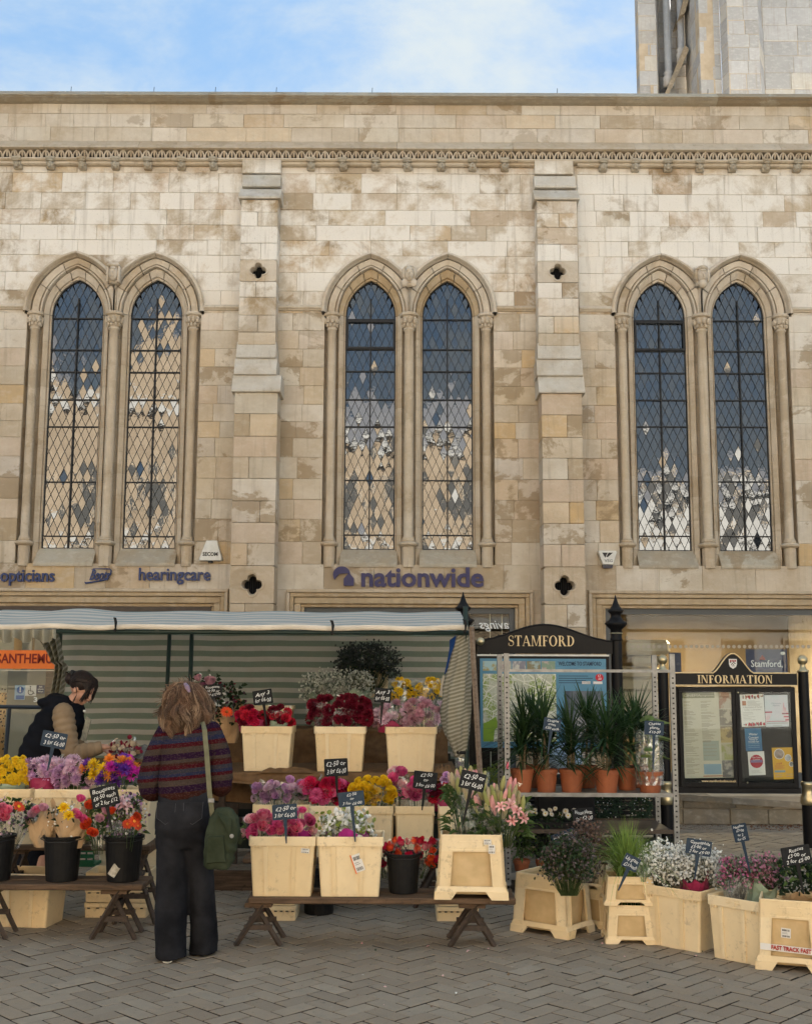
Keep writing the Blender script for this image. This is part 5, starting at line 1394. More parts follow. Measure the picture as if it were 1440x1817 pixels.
place_bucket(563, 1640, 5.4, 'black bucket standing empty under the middle bench', 0)
place_bucket(150, 1440, 6.1, 'black bucket behind the seller', 0.62, s=.8)

def drop(root):
    for ch in list(root.children):
        for g in list(ch.children): bpy.data.objects.remove(g)
        bpy.data.objects.remove(ch)
    bpy.data.objects.remove(root)
drop(CS); drop(CF)
# ------------------------------------------------------------------ flower heads (unit size, facing +z)
def petal_strip(b, ang, prof, wid, m=0, twist=0.0, cup=.15):
    """prof = [(radius, height)], wid = width at each"""
    ca, sa = math.cos(ang), math.sin(ang); vs = []
    for (r, h), w in zip(prof, wid):
        for s in (-1, 0, 1):
            x, y, z = r, s*w, h+(abs(s)*cup*w)
            vs.append((x*ca-y*sa, x*sa+y*ca, z+twist*s*w))
    n = len(prof); f = []
    for i in range(n-1):
        for k in range(2): f.append((i*3+k, i*3+k+1, i*3+k+4, i*3+k+3))
    b.add(vs, f, m)
FR = random.Random(77)
def f_rose():
    b = MB()
    for L_, (n, r0, h0, r1, h1, w) in enumerate(((3, .12, .0, .16, .98, .24), (4, .2, .0, .34, .96, .34), (5, .28, -.05, .60, .90, .44), (6, .3, -.1, .88, .72, .52))):
        for k in range(n):
            a = 2*math.pi*k/n+L_*.6+FR.uniform(-.1, .1)
            petal_strip(b, a, [(r0*.5, h0-.35), (r1*.85, h0+(h1-h0)*.35), (r1*.95, h1*.8), (r1*(1.0+.12*L_/3), h1)], [w*.5, w, w*1.05, w*.55], cup=.3)
    b.lathe([(.02, .6), (.14, .8), (.1, .98), (.02, .9)], 6)
    b.lathe([(.1, -.5), (.3, -.25), (.34, -.02), (.2, .1)], 6, m=1)
    return b
def f_carn():
    b = MB()
    for L_, (r0, r1, h0, h1, n) in enumerate(((.1, 1.0, .0, .25, 26), (.08, .82, .1, .55, 22), (.06, .58, .15, .8, 18), (.04, .3, .2, .95, 12))):
        v = []; 
        for k in range(n):
            a = 2*math.pi*k/n; z = (.13 if k % 2 else -.10)+FR.uniform(-.05, .05); q = 1+FR.uniform(-.08, .08)
            v += [(r0*math.cos(a), r0*math.sin(a), h0-.2), (r1*.62*math.cos(a), r1*.62*math.sin(a), h0+(h1-h0)*.65+z*.4), (r1*q*math.cos(a), r1*q*math.sin(a), h1+z)]
        f = []
        for k in range(n):
            j = (k+1) % n
            f += [(k*3, j*3, j*3+1, k*3+1), (k*3+1, j*3+1, j*3+2, k*3+2)]
        b.add(v, f)
    b.lathe([(.09, -.7), (.2, -.6), (.25, -.1), (.12, 0)], 6, m=1)
    return b
def f_mum(rings=((9, .25, .85), (12, .55, .68), (14, .8, .42), (16, 1.0, .12)), w=.12, curl=.12):
    b = MB()
    for L_, (n, r, h) in enumerate(rings):
        for k in range(n):
            a = 2*math.pi*(k+.5*(L_ % 2))/n+FR.uniform(-.12, .12); q = FR.uniform(.85, 1.1)
            petal_strip(b, a, [(.06, .05), (r*.6*q, h*.7+.06), (r*q, h+curl*FR.uniform(.2, 1))], [w*.5, w, w*.5], cup=.4)
    b.lathe([(.05, .5), (.2, .8), (.03, .95)], 6); b.lathe([(.06, -.3), (.25, -.1), (.3, .05)], 6, m=1)
    return b
def f_cup():
    b = MB()
    for k in range(6):
        a = k*math.pi/3; rr_ = .42 if k % 2 else .52
        petal_strip(b, a, [(.08, -.6), (rr_, -.1), (rr_*1.15, .5), (rr_*(.75 if k % 2 else 1.2), 1.0)], [.12, .36, .36, .12], cup=.45)
    b.lathe([(.05, -.9), (.12, -.6)], 5, m=1); return b
def f_lily():
    b = MB()
    for k in range(6):
        a = k*math.pi/3+FR.uniform(-.08, .08)
        petal_strip(b, a, [(.05, -.55), (.22, .0), (.62, .35), (.98, .25), (1.18, -.05)], [.08, .18, .24, .16, .02], cup=.35)
    for k in range(6):
        a = k*math.pi/3+.3; b.tube([(0, 0, -.2), (.2*math.cos(a), .2*math.sin(a), .35), (.3*math.cos(a), .3*math.sin(a), .62)], [.02, .015, .03], 4, 2)
    b.lathe([(.04, -.9), (.09, -.5)], 5, m=1); return b
def f_bud():
    b = MB(); b.lathe([(.05, -.9), (.16, -.65), (.25, -.1), (.24, .4), (.13, .85), (.02, 1.0)], 7); b.lathe([(.03, -1.2), (.06, -.85)], 5, m=1); return b
def f_gerb():
    b = MB()
    for n, r, h, w in ((16, 1, .12, .15), (14, .72, .2, .13)):
        for k in range(n): petal_strip(b, 2*math.pi*(k+FR.uniform(-.2, .2))/n, [(.15, .02), (r*.7, h), (r, h-.05)], [w*.5, w, w*.4], cup=.3)
    b.lathe([(.24, .05), (.26, .16), (.15, .24), (.02, .25)], 8, m=2); b.lathe([(.05, -.2), (.22, -.02)], 6, m=1); return b
SHAPES = {'rose': f_rose, 'carn': f_carn, 'mum': f_mum, 'spray': lambda: f_mum(((6, .35, .75), (9, .75, .45), (10, 1.0, .1)), .2, .1), 'cup': f_cup, 'lily': f_lily, 'bud': f_bud, 'gerb': f_gerb,
          'shag': lambda: f_mum(((10, .35, .85), (13, .7, .6), (16, 1.0, .25)), .11, .25)}
_bm = {}
def bloom_mesh(shape, mats, var):
    k = (shape, tuple(m.name for m in mats), var)
    if k not in _bm: _bm[k] = SHAPES[shape]().mesh('bloom', [mats[0], M_STEM, mats[1] if len(mats) > 1 else mats[0]])
    return _bm[k]
P_PINK = petal('pink_petal', (.72, .10, .22), (.80, .30, .38)); P_PALEPINK = petal('pale_pink_petal', (.78, .42, .44), (.80, .58, .56))
P_HOT = petal('hot_pink_petal', (.62, .05, .22), (.75, .16, .32)); P_CRIM = petal('crimson_petal', (.50, .008, .05), (.62, .02, .09)); P_RED = petal('deep_red_petal', (.42, .008, .025), (.52, .02, .05))
P_BURG = petal('burgundy_petal', (.13, .004, .018), (.19, .008, .026)); P_YEL = petal('yellow_petal', (.82, .52, .012), (.86, .62, .03), .12); P_LILAC = petal('lilac_petal', (.52, .27, .50), (.66, .42, .60))
P_MAUVE = petal('pale_mauve_petal', (.66, .42, .54), (.76, .58, .66)); P_DUSTY = petal('dusty_pink_petal', (.50, .24, .31), (.60, .34, .40)); P_ORANGE = petal('orange_petal', (.85, .26, .03), (.86, .36, .07)); P_MAG = petal('magenta_petal', (.56, .02, .36), (.66, .05, .44))
P_VIO = petal('violet_petal', (.13, .03, .34), (.20, .06, .42)); P_WHITE = petal('white_petal', (.78, .78, .72), (.82, .81, .77), .08); P_RUST = petal('orange_red_petal', (.72, .10, .02), (.66, .06, .03)); P_LILY = petal('lily_petal', (.74, .32, .32), (.80, .50, .48))
P_BUDG = petal('lily_bud', (.36, .38, .13), (.56, .46, .30)); P_PURP = petal('dark_purple_petal', (.10, .03, .07), (.15, .05, .10)); P_STAM = petal('stamen', (.3, .09, .02)); P_LILR = petal('lilac_rose_petal', (.50, .24, .45), (.60, .34, .54))
M_WRAPM = pm('maroon_wrap', (.27, .02, .07), (.34, .035, .10), 14, .45); M_WRAPP = pm('purple_wrap', (.34, .02, .20), (.42, .03, .26), 12, .4); M_KRAFT = pm('kraft_paper', (.48, .33, .19), (.41, .275, .15), 7, .75, .3, 30)
M_WRAPG = pm('sage_wrap', (.24, .31, .22), (.31, .38, .28), 10, .6); M_WRAPGD = pm('dark_sage_wrap', (.13, .17, .115), (.18, .22, .15), 10, .6)

class Bunch:
    """a bunch of flowers as one thing; px box of the flower dome, standing in something whose rim is at py_rim"""
    def __init__(s, name, label, px0, px1, py0, py1, Y, depth=None, group=None, cat='flowers', rim=None):
        Y = Y*S2+.085; s.Y = Y; s.c = at((px0+px1)/2, (py0+py1)/2, Y); s.hw = abs(at(px1, py0, Y).x-at(px0, py0, Y).x)/2; s.hh = (at(px0, py0, Y).z-at(px0, py1, Y).z)/2
        s.d = depth or min(s.hw*.9, .13); s.base = at((px0+px1)/2, rim or py1, Y)
        s.T = thing(name, label, cat, s.base, 0, group); s.o = s.base.copy(); s.r = random.Random(hash_(label)); s.pts = []
        s.stem = MB(); s.leaf = MB()
    def spots(s, n, top=.0, mind=None, back=.6):
        """points spread over the front and top of the dome"""
        out = []; tries = 0
        mind = mind or math.sqrt(4*s.hw*s.hh/n)*.62
        while len(out) < n and tries < n*60:
            tries += 1
            u, v = s.r.uniform(-1, 1), s.r.uniform(-1, 1)
            if u*u+max(v, 0)**2*1.0 > 1.02: continue
            if v < -.35 and s.r.random() < (-v-.35)*.7: continue
            y = -s.d*math.sqrt(max(0, 1-u*u*.7-v*v*.6))*s.r.uniform(back, 1) if s.r.random() < .85 else s.d*s.r.random()*.5
            p = Vector((s.c.x+u*s.hw, s.Y+y+s.d*.4, s.c.z+v*s.hh))
            if any((p-q).length < mind for q in out): 
                mind *= .995; continue
            out.append(p)
        return out
    def blooms(s, shape, mats, n, rpx, var=3, up=.55, pts=None, spread=.25, name='bloom', mind=None, jit=.22):
        R = rpx*s.Y/FOC
        for p in (pts or s.spots(n, mind=mind)):
            mt = mats if not isinstance(mats[0], (list, tuple)) else s.r.choice(mats)
            me = bloom_mesh(shape, mt, s.r.randrange(var))
            d = Vector(((p.x-s.c.x)/s.hw*.7, -.75, up+.6*(p.z-s.c.z)/max(s.hh, .02)))+Vector((s.r.uniform(-1, 1), s.r.uniform(-1, 1), s.r.uniform(-1, 1)))*spread
            q = d.to_track_quat('Z', 'Y'); e = (q @ Euler((0, 0, s.r.uniform(0, 6.3))).to_quaternion()).to_euler()
            link(me, name, s.T, p-s.o, e, R*s.r.uniform(1-jit, 1+jit*.7)); s.pts.append((p, d.normalized(), R))
        return s
    def stems(s, m=None, rad_=.0022, tobase=True, conv=.45):
        for p, d, R in s.pts:
            b0 = Vector((s.base.x+(p.x-s.base.x)*conv, s.Y+(p.y-s.Y)*.3+.02, s.base.z-.05))
            a = p-d*R*.5; mid = a.lerp(b0, .5)+Vector((0, 0, .015)); s.stem.tube([a-s.o, mid-s.o, b0-s.o], rad_, 4, 0, False)
        if s.stem.v: s.stem.build('stem', m or M_STEM, s.T); s.stem = MB()
        return s
    def leaves(s, n, size, m=None, lo=-1.1, hi=.3, wide=.33, box=None, name='leaf', droop=.3):
        b = MB()
        for k in range(n):
            u = s.r.uniform(-.95, .95); v = s.r.uniform(lo, hi)
            p = Vector((s.c.x+u*s.hw, s.Y+s.r.uniform(-.8, .5)*s.d+s.d*.3, s.c.z+v*s.hh))
            d = Vector((u*.8+s.r.uniform(-.5, .5), -.5+s.r.uniform(-.6, .5), .7+s.r.uniform(-.6, .4))).normalized(); sz = size*s.r.uniform(.6, 1.25)
            leaf_quad(b, p-s.o, d, sz, wide, s.r, droop)
        tag(b.build(name, m or M_LEAF, s.T), kind='stuff'); return s
    def speckle(s, n, rpx, mats, sub=3, name='floret', stem_m=None, fall=1.0, cluster=5, cr=.02, shape=None):
        """cloud of tiny florets on fine branching stalks, joined"""
        b = MB(); st = MB(); R = rpx*s.Y/FOC
        pts = s.spots(max(8, n//cluster), back=.2)
        for p in pts:
            root = Vector((s.base.x+(p.x-s.base.x)*.35, s.Y+.02, s.base.z-.03)); j = p.lerp(root, .35)
            st.tube([p-s.o, j-s.o, root-s.o], [.0008, .0012, .0016], 3, 0, False)
            for _ in range(cluster):
                q = p+Vector((s.r.gauss(0, cr), s.r.gauss(0, cr), s.r.gauss(0, cr)))
                st.tube([q-s.o, p.lerp(j, .4)-s.o], .0006, 3, 0, False)
                rr_ = R*s.r.uniform(.6, 1.2); k = s.r.randrange(len(mats))
                ax = Vector((s.r.uniform(-1, 1), s.r.uniform(-1, 0), s.r.uniform(-.3, 1))).normalized(); u = ax.orthogonal().normalized(); w = ax.cross(u); o = q-s.o
                vs = [o+ax*rr_*.3]+[o+(u*math.cos(t)+w*math.sin(t))*rr_+ax*rr_*.1*(i % 2) for i, t in enumerate([i*math.pi/3 for i in range(6)])]+[o-ax*rr_*.6]
                b.add(vs, [(0, i+1, (i+1) % 6+1) for i in range(6)]+[(7, (i+1) % 6+1, i+1) for i in range(6)], k)
        tag(b.build(name, mats, s.T), kind='stuff'); tag(st.build('stem', stem_m or M_STEM, s.T), kind='stuff'); return s
    def wrap(s, m, top=-.2, wk=.9, base_k=.55, name='wrapper', open_=.5, ragged=.12, yk=.8, nz=.03, drop=.03):
        """paper or film cone round the bunch, open at the top, with a wavy edge"""
        b = MB(); n = 30; rings = []
        zt = s.c.z+top*s.hh; zb = s.base.z-drop
        for i in range(7):
            t = i/6; z = zb+(zt-zb)*t; w = s.hw*(base_k+(wk-base_k)*t**.8); ring = []
            for k in range(n):
                a = 2*math.pi*k/n; q = 1+.10*math.sin(a*5+s.hw*50)*t+nz*2*noise.noise(Vector((a*2, t*3, s.c.x*9)))
                zz = z+ragged*s.hh*2*t*noise.noise(Vector((a*1.4, 7, s.c.x*5)))
                ring.append(Vector((s.base.x+(s.c.x-s.base.x)*t+math.cos(a)*w*q, s.Y+s.d*.3+math.sin(a)*max(s.d*1.15, .05)*yk*(base_k+(1-base_k)*t)*q, zz))-s.o)
            rings.append(ring)
        b.loft(rings, 0, False, False); b.build(name, m, s.T, smooth=False); return s
    def glints(s, n=3):
        b = MB()
        for _ in range(n):
            p = Vector((s.c.x+s.r.uniform(-.9, .9)*s.hw, s.Y-s.d*.4, s.c.z+s.hh*s.r.uniform(.2, 1.05))); h = s.r.uniform(.02, .05)
            b.add([p-s.o, p-s.o+Vector((s.r.uniform(-.03, .03), .01, h)), p-s.o+Vector((s.r.uniform(-.012, .03), -.004, h*.7))], [(0, 1, 2)])
        b.build('film_corner', M_FILM2, s.T); return s
def hash_(t):
    h = 7
    for ch in t: h = (h*31+ord(ch)) % 1000003
    return h
def leaf_quad(b, p, d, sz, wide, r, droop=.3, m=0):
    side = d.cross(Vector((r.uniform(-.4, .4), -1, .4))); side = side.normalized() if side.length > 1e-5 else Vector((1, 0, 0)); nn = side.cross(d).normalized()
    tip = p+d*sz-Vector((0, 0, droop*sz)); mid = p+d*sz*.5+nn*sz*.06; w = sz*wide*.5
    b.add([p, mid+side*w-nn*w*.35, tip, mid-side*w-nn*w*.35, mid], [(0, 4, 1), (1, 4, 2), (2, 4, 3), (3, 4, 0)], m)

GFL = None
def B(*a, **k): return Bunch(*a, **k)
# --- front middle bench
B('rose_bunch', 'pink roses with pale edges at the left end of the front middle crate', 430, 488, 1446, 1482, 4.86, rim=1500).blooms('rose', [[P_PINK], [P_HOT], [P_PALEPINK]], 11, 11).stems().leaves(26, .05, M_LEAF, -1.6, .0).wrap(M_FILM, .7, 1.0, .5).glints()
B('rose_bunch', 'pink roses behind a blue price board in the front middle crate', 484, 528, 1446, 1482, 4.86, rim=1500).blooms('rose', [[P_PINK], [P_HOT], [P_PALEPINK]], 8, 11).stems().leaves(20, .05, M_LEAF, -1.6, .0).wrap(M_FILM, .7, 1.0, .5)
B('rose_bunch', 'hot pink roses in a purple wrap beside the white flowers', 515, 556, 1440, 1478, 4.92, rim=1502).blooms('rose', [[P_HOT], [P_PALEPINK]], 7, 9).stems().wrap(M_WRAPP, -.75, .85, .75, ragged=.2).wrap(M_FILM, 1.0, 1.1, .6).glints()
w = B('stock_bunch', 'white stocks with pale green tips in the front middle crate', 568, 660, 1438, 1492, 4.86, rim=1502); w.speckle(420, 4.2, [P_WHITE, P_WHITE, M_LIME], cluster=7, cr=.022); w.leaves(26, .04, M_LEAF, -1.2, -.2); w.wrap(M_WRAPP, -.55, .8, .8, ragged=.55).wrap(M_FILM, .6, 1.05, .7).glints(5)
for (x0, x1, lab) in ((667, 706, 'deep red alstroemeria, the smaller bunch in the black bucket'), (698, 774, 'deep red alstroemeria spreading right from the black bucket')):
    B('alstroemeria_bunch', lab, x0, x1, 1487, 1536, 4.92, rim=1545).blooms('cup', [[P_CRIM], [P_RED], [P_CRIM], [P_RUST]], 12 if x0 < 690 else 24, 9.5, up=.8).stems().leaves(40, .05, M_LEAFD, -1.3, .4).wrap(M_FILM, .8, 1.25, .4).glints()
l1 = B('lily_bunch', 'lily stems in green bud wrapped in clear film', 795, 868, 1372, 1420, 4.86, rim=1490); l1.blooms('bud', [[P_BUDG], [P_BUDG], [P_LILY]], 36, 18, up=1.9, spread=.3).stems(rad_=.004); l1.leaves(190, .11, M_LEAF, -3.6, -.2, .2); l1.wrap(M_FILM, 1.0, 1.0, .7, ragged=.2).glints(4)
l2 = B('lily_bunch', 'pink lilies opening over the right side of the framed crate', 842, 932, 1392, 1452, 4.84, rim=1488); l2.blooms('bud', [[P_BUDG], [P_BUDG], [P_LILY]], 60, 17, up=1.8, spread=.4); l2.blooms('lily', [[P_LILY, P_STAM]], 8, 10.5, up=.5, pts=[at(px, py, S2*4.72) for px, py in ((888, 1432), (905, 1430), (917, 1440), (928, 1452), (908, 1456))]); l2.stems(rad_=.004); l2.leaves(150, .11, M_LEAF, -2.2, -.1, .2); l2.wrap(M_FILM2, -.2, 1.15, .35).glints(3)
# --- second row
B('rose_bunch', 'lilac spray roses at the left of the second row', 448, 537, 1383, 1420, 5.66, rim=1430).blooms('rose', [[P_LILR], [P_LILR], [P_MAUVE]], 30, 7.5).stems().leaves(50, .045, M_LEAFD, -1.3, .2).wrap(M_FILM, .5, 1.12, .8).glints(7)
B('carnation_bunch', 'crimson carnations in the second row below a black price board', 535, 596, 1382, 1422, 5.66, rim=1432).blooms('carn', [[P_CRIM], [P_CRIM], [P_HOT]], 16, 12).stems().leaves(20, .05, M_LEAFD, -1.3, -.2).wrap(M_FILM, .2, 1.05, .8).glints()
B('carnation_bunch', 'crimson carnations behind the blue price board in the second row', 592, 630, 1382, 1418, 5.72, rim=1432).blooms('carn', [[P_CRIM], [P_HOT]], 9, 12).stems().wrap(M_FILM, .2, 1.05, .8)
B('rose_bunch', 'yellow spray roses in the second row', 622, 700, 1380, 1424, 5.64, rim=1433).blooms('rose', [[P_YEL]], 62, 6.5).stems().leaves(34, .04, M_LEAF, -1.4, -.3).wrap(M_FILM, .4, 1.06, .7).glints()
B('rose_bunch', 'coral pink roses in the second row', 692, 722, 1371, 1400, 5.7, rim=1432).blooms('rose', [[P_HOT], [P_PALEPINK]], 6, 10).stems().wrap(M_FILM, .8, 1.2, .6).glints()
B('rose_bunch', 'bright pink roses below a black price board in the second row', 710, 764, 1384, 1416, 5.6, rim=1433).blooms('rose', [[P_HOT], [P_PINK]], 10, 11).stems().leaves(36, .045, M_LEAFD, -1.4, .0).wrap(M_FILM, .3, 1.1, .7).glints()
B('carnation_bunch', 'dark red carnations beside the lilies', 762, 802, 1390, 1420, 5.64, rim=1432).blooms('carn', [[P_BURG], [P_RED]], 7, 12).stems().wrap(M_WRAPM, -.7, .8, .7).glints()
B('carnation_bunch', 'lilac carnations peeping over the dark red ones', 774, 806, 1376, 1396, 5.74, rim=1432).blooms('carn', [[P_LILAC]], 6, 9).stems()
# --- back shelf
B('carnation_bunch', 'red carnations with a sage wrap on the back shelf', 420, 475, 1258, 1288, 6.2, rim=1293).blooms('carn', [[P_RED], [P_BURG], [P_CRIM]], 14, 10).stems().leaves(16, .05, M_LEAFD).wrap(M_WRAPM, -.1, 1.05, .8, ragged=.3).glints(4)
B('carnation_bunch', 'red carnations in a green wrap on the back shelf', 468, 516, 1254, 1286, 6.2, rim=1293).blooms('carn', [[P_RED], [P_BURG]], 12, 9).stems().leaves(16, .05, M_LEAFD).wrap(M_WRAPG, -.6, .8, .8, ragged=.35).wrap(M_FILM, .6, 1.05, .8).glints(4)
B('carnation_bunch', 'burgundy carnations filling the middle crate of the back shelf', 545, 660, 1238, 1288, 6.2, rim=1293).blooms('carn', [[P_BURG]], 44, 11).stems().leaves(30, .07, M_LEAFG, -1.2, -.6).wrap(M_FILM, .5, 1.1, .75, ragged=.3).glints(9)
B('chrysanthemum_bunch', 'dusty pink chrysanthemums with magenta wrap on the back shelf', 664, 722, 1248, 1288, 6.2, rim=1293).blooms('shag', [[P_DUSTY], [P_MAUVE]], 16, 10).stems().leaves(14, .05, M_LEAFD).wrap(M_WRAPM, -.6, .85, .8, ragged=.3).wrap(M_FILM, .5, 1.1, .8).glints(5)
B('chrysanthemum_bunch', 'dusty pink chrysanthemums at the right end of the back shelf', 716, 788, 1243, 1288, 6.18, rim=1293).blooms('shag', [[P_DUSTY], [P_DUSTY], [P_MAUVE]], 28, 10).stems().leaves(16, .05, M_LEAFD).wrap(M_FILM, .4, 1.1, .8).glints(6)
for x0, x1, lab in ((538, 612, 'white gypsophila on the upper tier, nearer the seller'), (604, 662, 'white gypsophila in a sage wrap on the upper tier')):
    g = B('gypsophila_bunch', lab, x0, x1, 1192, 1240, 6.8, rim=1262); g.speckle(620, 2.0, [petal('old_white_'+str(x0), (.50, .52, .42), (.58, .58, .50), .1)], cluster=9, cr=.026, stem_m=M_LEAFG); g.wrap(M_WRAPGD if x0 < 600 else M_WRAPG, -.75 if x0 < 600 else -.35, .75, .7, ragged=.3)
d = B('dried_bunch', 'very dark dried sea lavender at the top of the stall', 600, 708, 1143, 1196, 6.95, rim=1225); d.speckle(1500, 2.4, [petal('near_black_sprig', (.028, .036, .033), (.045, .05, .046), .2)], cluster=9, cr=.03, stem_m=M_LEAFD)
B('chrysanthemum_bunch', 'yellow chrysanthemums on the upper tier beside a black board', 692, 728, 1206, 1240, 6.75, rim=1256).blooms('spray', [[P_YEL]], 22, 7).stems().leaves(20, .06, M_LEAFD).wrap(M_FILM, .9, 1.15, .8).glints(4)
B('chrysanthemum_bunch', 'yellow chrysanthemums in film next to the blue cloth bag', 733, 784, 1206, 1236, 6.75, rim=1256).blooms('spray', [[P_YEL]], 22, 7).stems().leaves(30, .06, M_LEAFG, -1.8, -.3).wrap(M_FILM, .9, 1.15, .8).glints(4)
m1 = B('mixed_bouquet', 'dark mixed bouquet with dull red berries on the shelf behind the shopper', 362, 432, 1215, 1290, 6.35, rim=1312); m1.leaves(190, .07, M_LEAFD, -1, 1, .4); m1.speckle(120, 3, [P_PURP, P_BURG], cluster=8, cr=.02); m1.blooms('gerb', [[P_RUST, P_STAM]], 1, 11, pts=[at(402, 1264, S2*6.25)]); m1.wrap(M_KRAFT, -.7, .8, .6, ragged=.9, nz=.1)
m2 = B('mixed_bouquet', 'dusky pink and silver bouquet beside the curly haired shopper', 340, 392, 1198, 1275, 6.3, rim=1312); m2.leaves(90, .06, M_LEAFD, -1, 1, .4); m2.blooms('rose', [[P_DUSTY], [P_PURP]], 7, 9, pts=[at(x, y, S2*6.22) for x, y in ((352, 1205), (360, 1222), (356, 1240), (372, 1212), (366, 1250), (381, 1232), (349, 1228))]).stems(); m2.speckle(160, 3.5, [M_LEAFG, P_WHITE], cluster=8, cr=.02); m2.wrap(M_FILM2, -.1, .95, .4).glints(4)
# --- left crates
B('chrysanthemum_bunch', 'dense yellow chrysanthemums at the left edge of the stall', -22, 48, 1342, 1394, 5.22, rim=1402, depth=.12).blooms('spray', [[P_YEL]], 120, 6.2, jit=.15).stems().leaves(24, .07, M_LEAFG, -1.4, -.8).wrap(M_WRAPG, -.8, .85, .8)
B('chrysanthemum_bunch', 'pale lilac chrysanthemums above a maroon wrap', 44, 105, 1348, 1388, 5.24, rim=1402).blooms('shag', [[P_MAUVE], [P_LILAC], [P_MAUVE]], 26, 9.5).stems().wrap(M_WRAPM, -.5, .8, .8, ragged=.15)
B('chrysanthemum_bunch', 'pale lilac chrysanthemums next to the dyed ones', 96, 168, 1346, 1396, 5.22, rim=1402).blooms('shag', [[P_MAUVE], [P_MAUVE], [P_LILAC]], 42, 9.5).stems().leaves(20, .04, M_LEAFD).glints(6)
B('chrysanthemum_bunch', 'orange magenta and violet dyed chrysanthemums beside the shopper', 154, 244, 1346, 1388, 5.2, rim=1402).blooms('shag', [[P_ORANGE], [P_MAG], [P_VIO], [P_ORANGE], [P_VIO], [P_MAG], [P_YEL]], 30, 12).stems().leaves(26, .08, M_LEAFD, -1.6, -.5).glints(3)
# --- left buckets
k = B('mixed_bouquet', 'mixed bouquet with orange gerbera at the left edge of the view', -24, 52, 1416, 1478, 4.98, rim=1500); k.leaves(120, .06, M_LEAFD, -1, .8, .4); k.leaves(40, .04, M_LIME, .0, 1, .5, name='lime_leaf'); k.blooms('gerb', [[P_RUST, P_YEL]], 1, 12, pts=[at(33, 1432, S2*4.88)]); k.blooms('rose', [[P_PINK]], 4, 9, pts=[at(x, y, S2*4.9) for x, y in ((4, 1434), (13, 1441), (-4, 1444), (8, 1452))]); k.speckle(140, 2.5, [P_PURP, P_MAUVE], cluster=7); k.wrap(M_FILM, .1, 1.05, .4).glints(4)
k = B('mixed_bouquet', 'kraft paper bouquet with pink tips and no open flowers showing', 48, 100, 1432, 1470, 4.96, rim=1495); k.leaves(50, .05, M_LEAFD, -.2, 1, .4); k.blooms('rose', [[P_PINK], [P_DUSTY]], 3, 8, pts=[at(x, y, S2*4.93) for x, y in ((66, 1440), (76, 1436), (60, 1446))]); k.speckle(70, 2.4, [P_PURP], cluster=7); k.wrap(M_KRAFT, .3, 1.15, .6, ragged=1.1, nz=.11).wrap(M_FILM, 1.0, 1.1, .6).glints(7)
k = B('mixed_bouquet', 'kraft paper bouquet with two yellow chrysanthemums and a pink rose', 96, 154, 1428, 1478, 4.92, rim=1497); k.leaves(60, .06, M_LEAFD, -.6, .7, .3); k.blooms('mum', [[P_YEL]], 2, 11.5, pts=[at(113, 1435, S2*4.84), at(122, 1449, S2*4.83)]); k.blooms('rose', [[P_PINK], [P_HOT]], 4, 8.5, pts=[at(137, 1449, S2*4.85), at(146, 1455, S2*4.86), at(142, 1420, S2*4.9), at(133, 1444, S2*4.86)]); k.speckle(120, 2.4, [P_WHITE], cluster=7); k.wrap(M_KRAFT, -.15, 1.2, .6, ragged=1.2, nz=.11).glints(6)
k = B('mixed_bouquet', 'green and orange bouquet with berries in the labelled black bucket', 148, 200, 1425, 1492, 4.95, rim=1500); k.leaves(150, .05, M_LEAF, -1, 1, .45); k.leaves(90, .035, M_LIME, -.6, .9, .6, name='lime_leaf'); k.blooms('rose', [[P_RUST]], 6, 8.5, pts=[at(x, y, S2*4.86) for x, y in ((160, 1432), (155, 1464), (162, 1477), (166, 1480), (153, 1466), (170, 1428))]); k.blooms('rose', [[P_DUSTY]], 2, 9, pts=[at(176, 1455, S2*4.85), at(186, 1440, S2*4.88)]).stems(); k.wrap(M_FILM, .0, 1.05, .5).glints(3)
k = B('mixed_bouquet', 'purple filler and orange bouquet nearest the shopper', 188, 250, 1405, 1488, 4.93, rim=1498); k.leaves(110, .05, M_LEAF, -.9, .8, .4); k.leaves(70, .035, M_LIME, -.2, .7, .6, name='lime_leaf'); k.blooms('gerb', [[P_RUST, P_ORANGE]], 3, 10, pts=[at(x, y, S2*4.83) for x, y in ((226, 1463), (238, 1458), (244, 1466))]); k.blooms('rose', [[P_RUST]], 2, 8, pts=[at(198, 1442, S2*4.86), at(240, 1452, S2*4.85)]); k.blooms('lily', [[P_PALEPINK, P_STAM]], 2, 14, pts=[at(215, 1425, S2*4.9), at(222, 1432, S2*4.9)]).stems(); k.speckle(420, 2.6, [P_WHITE, M_LEAFG, P_PURP, P_LILAC], cluster=9, cr=.022); k.wrap(M_FILM2, -.3, .95, .5).glints(5)
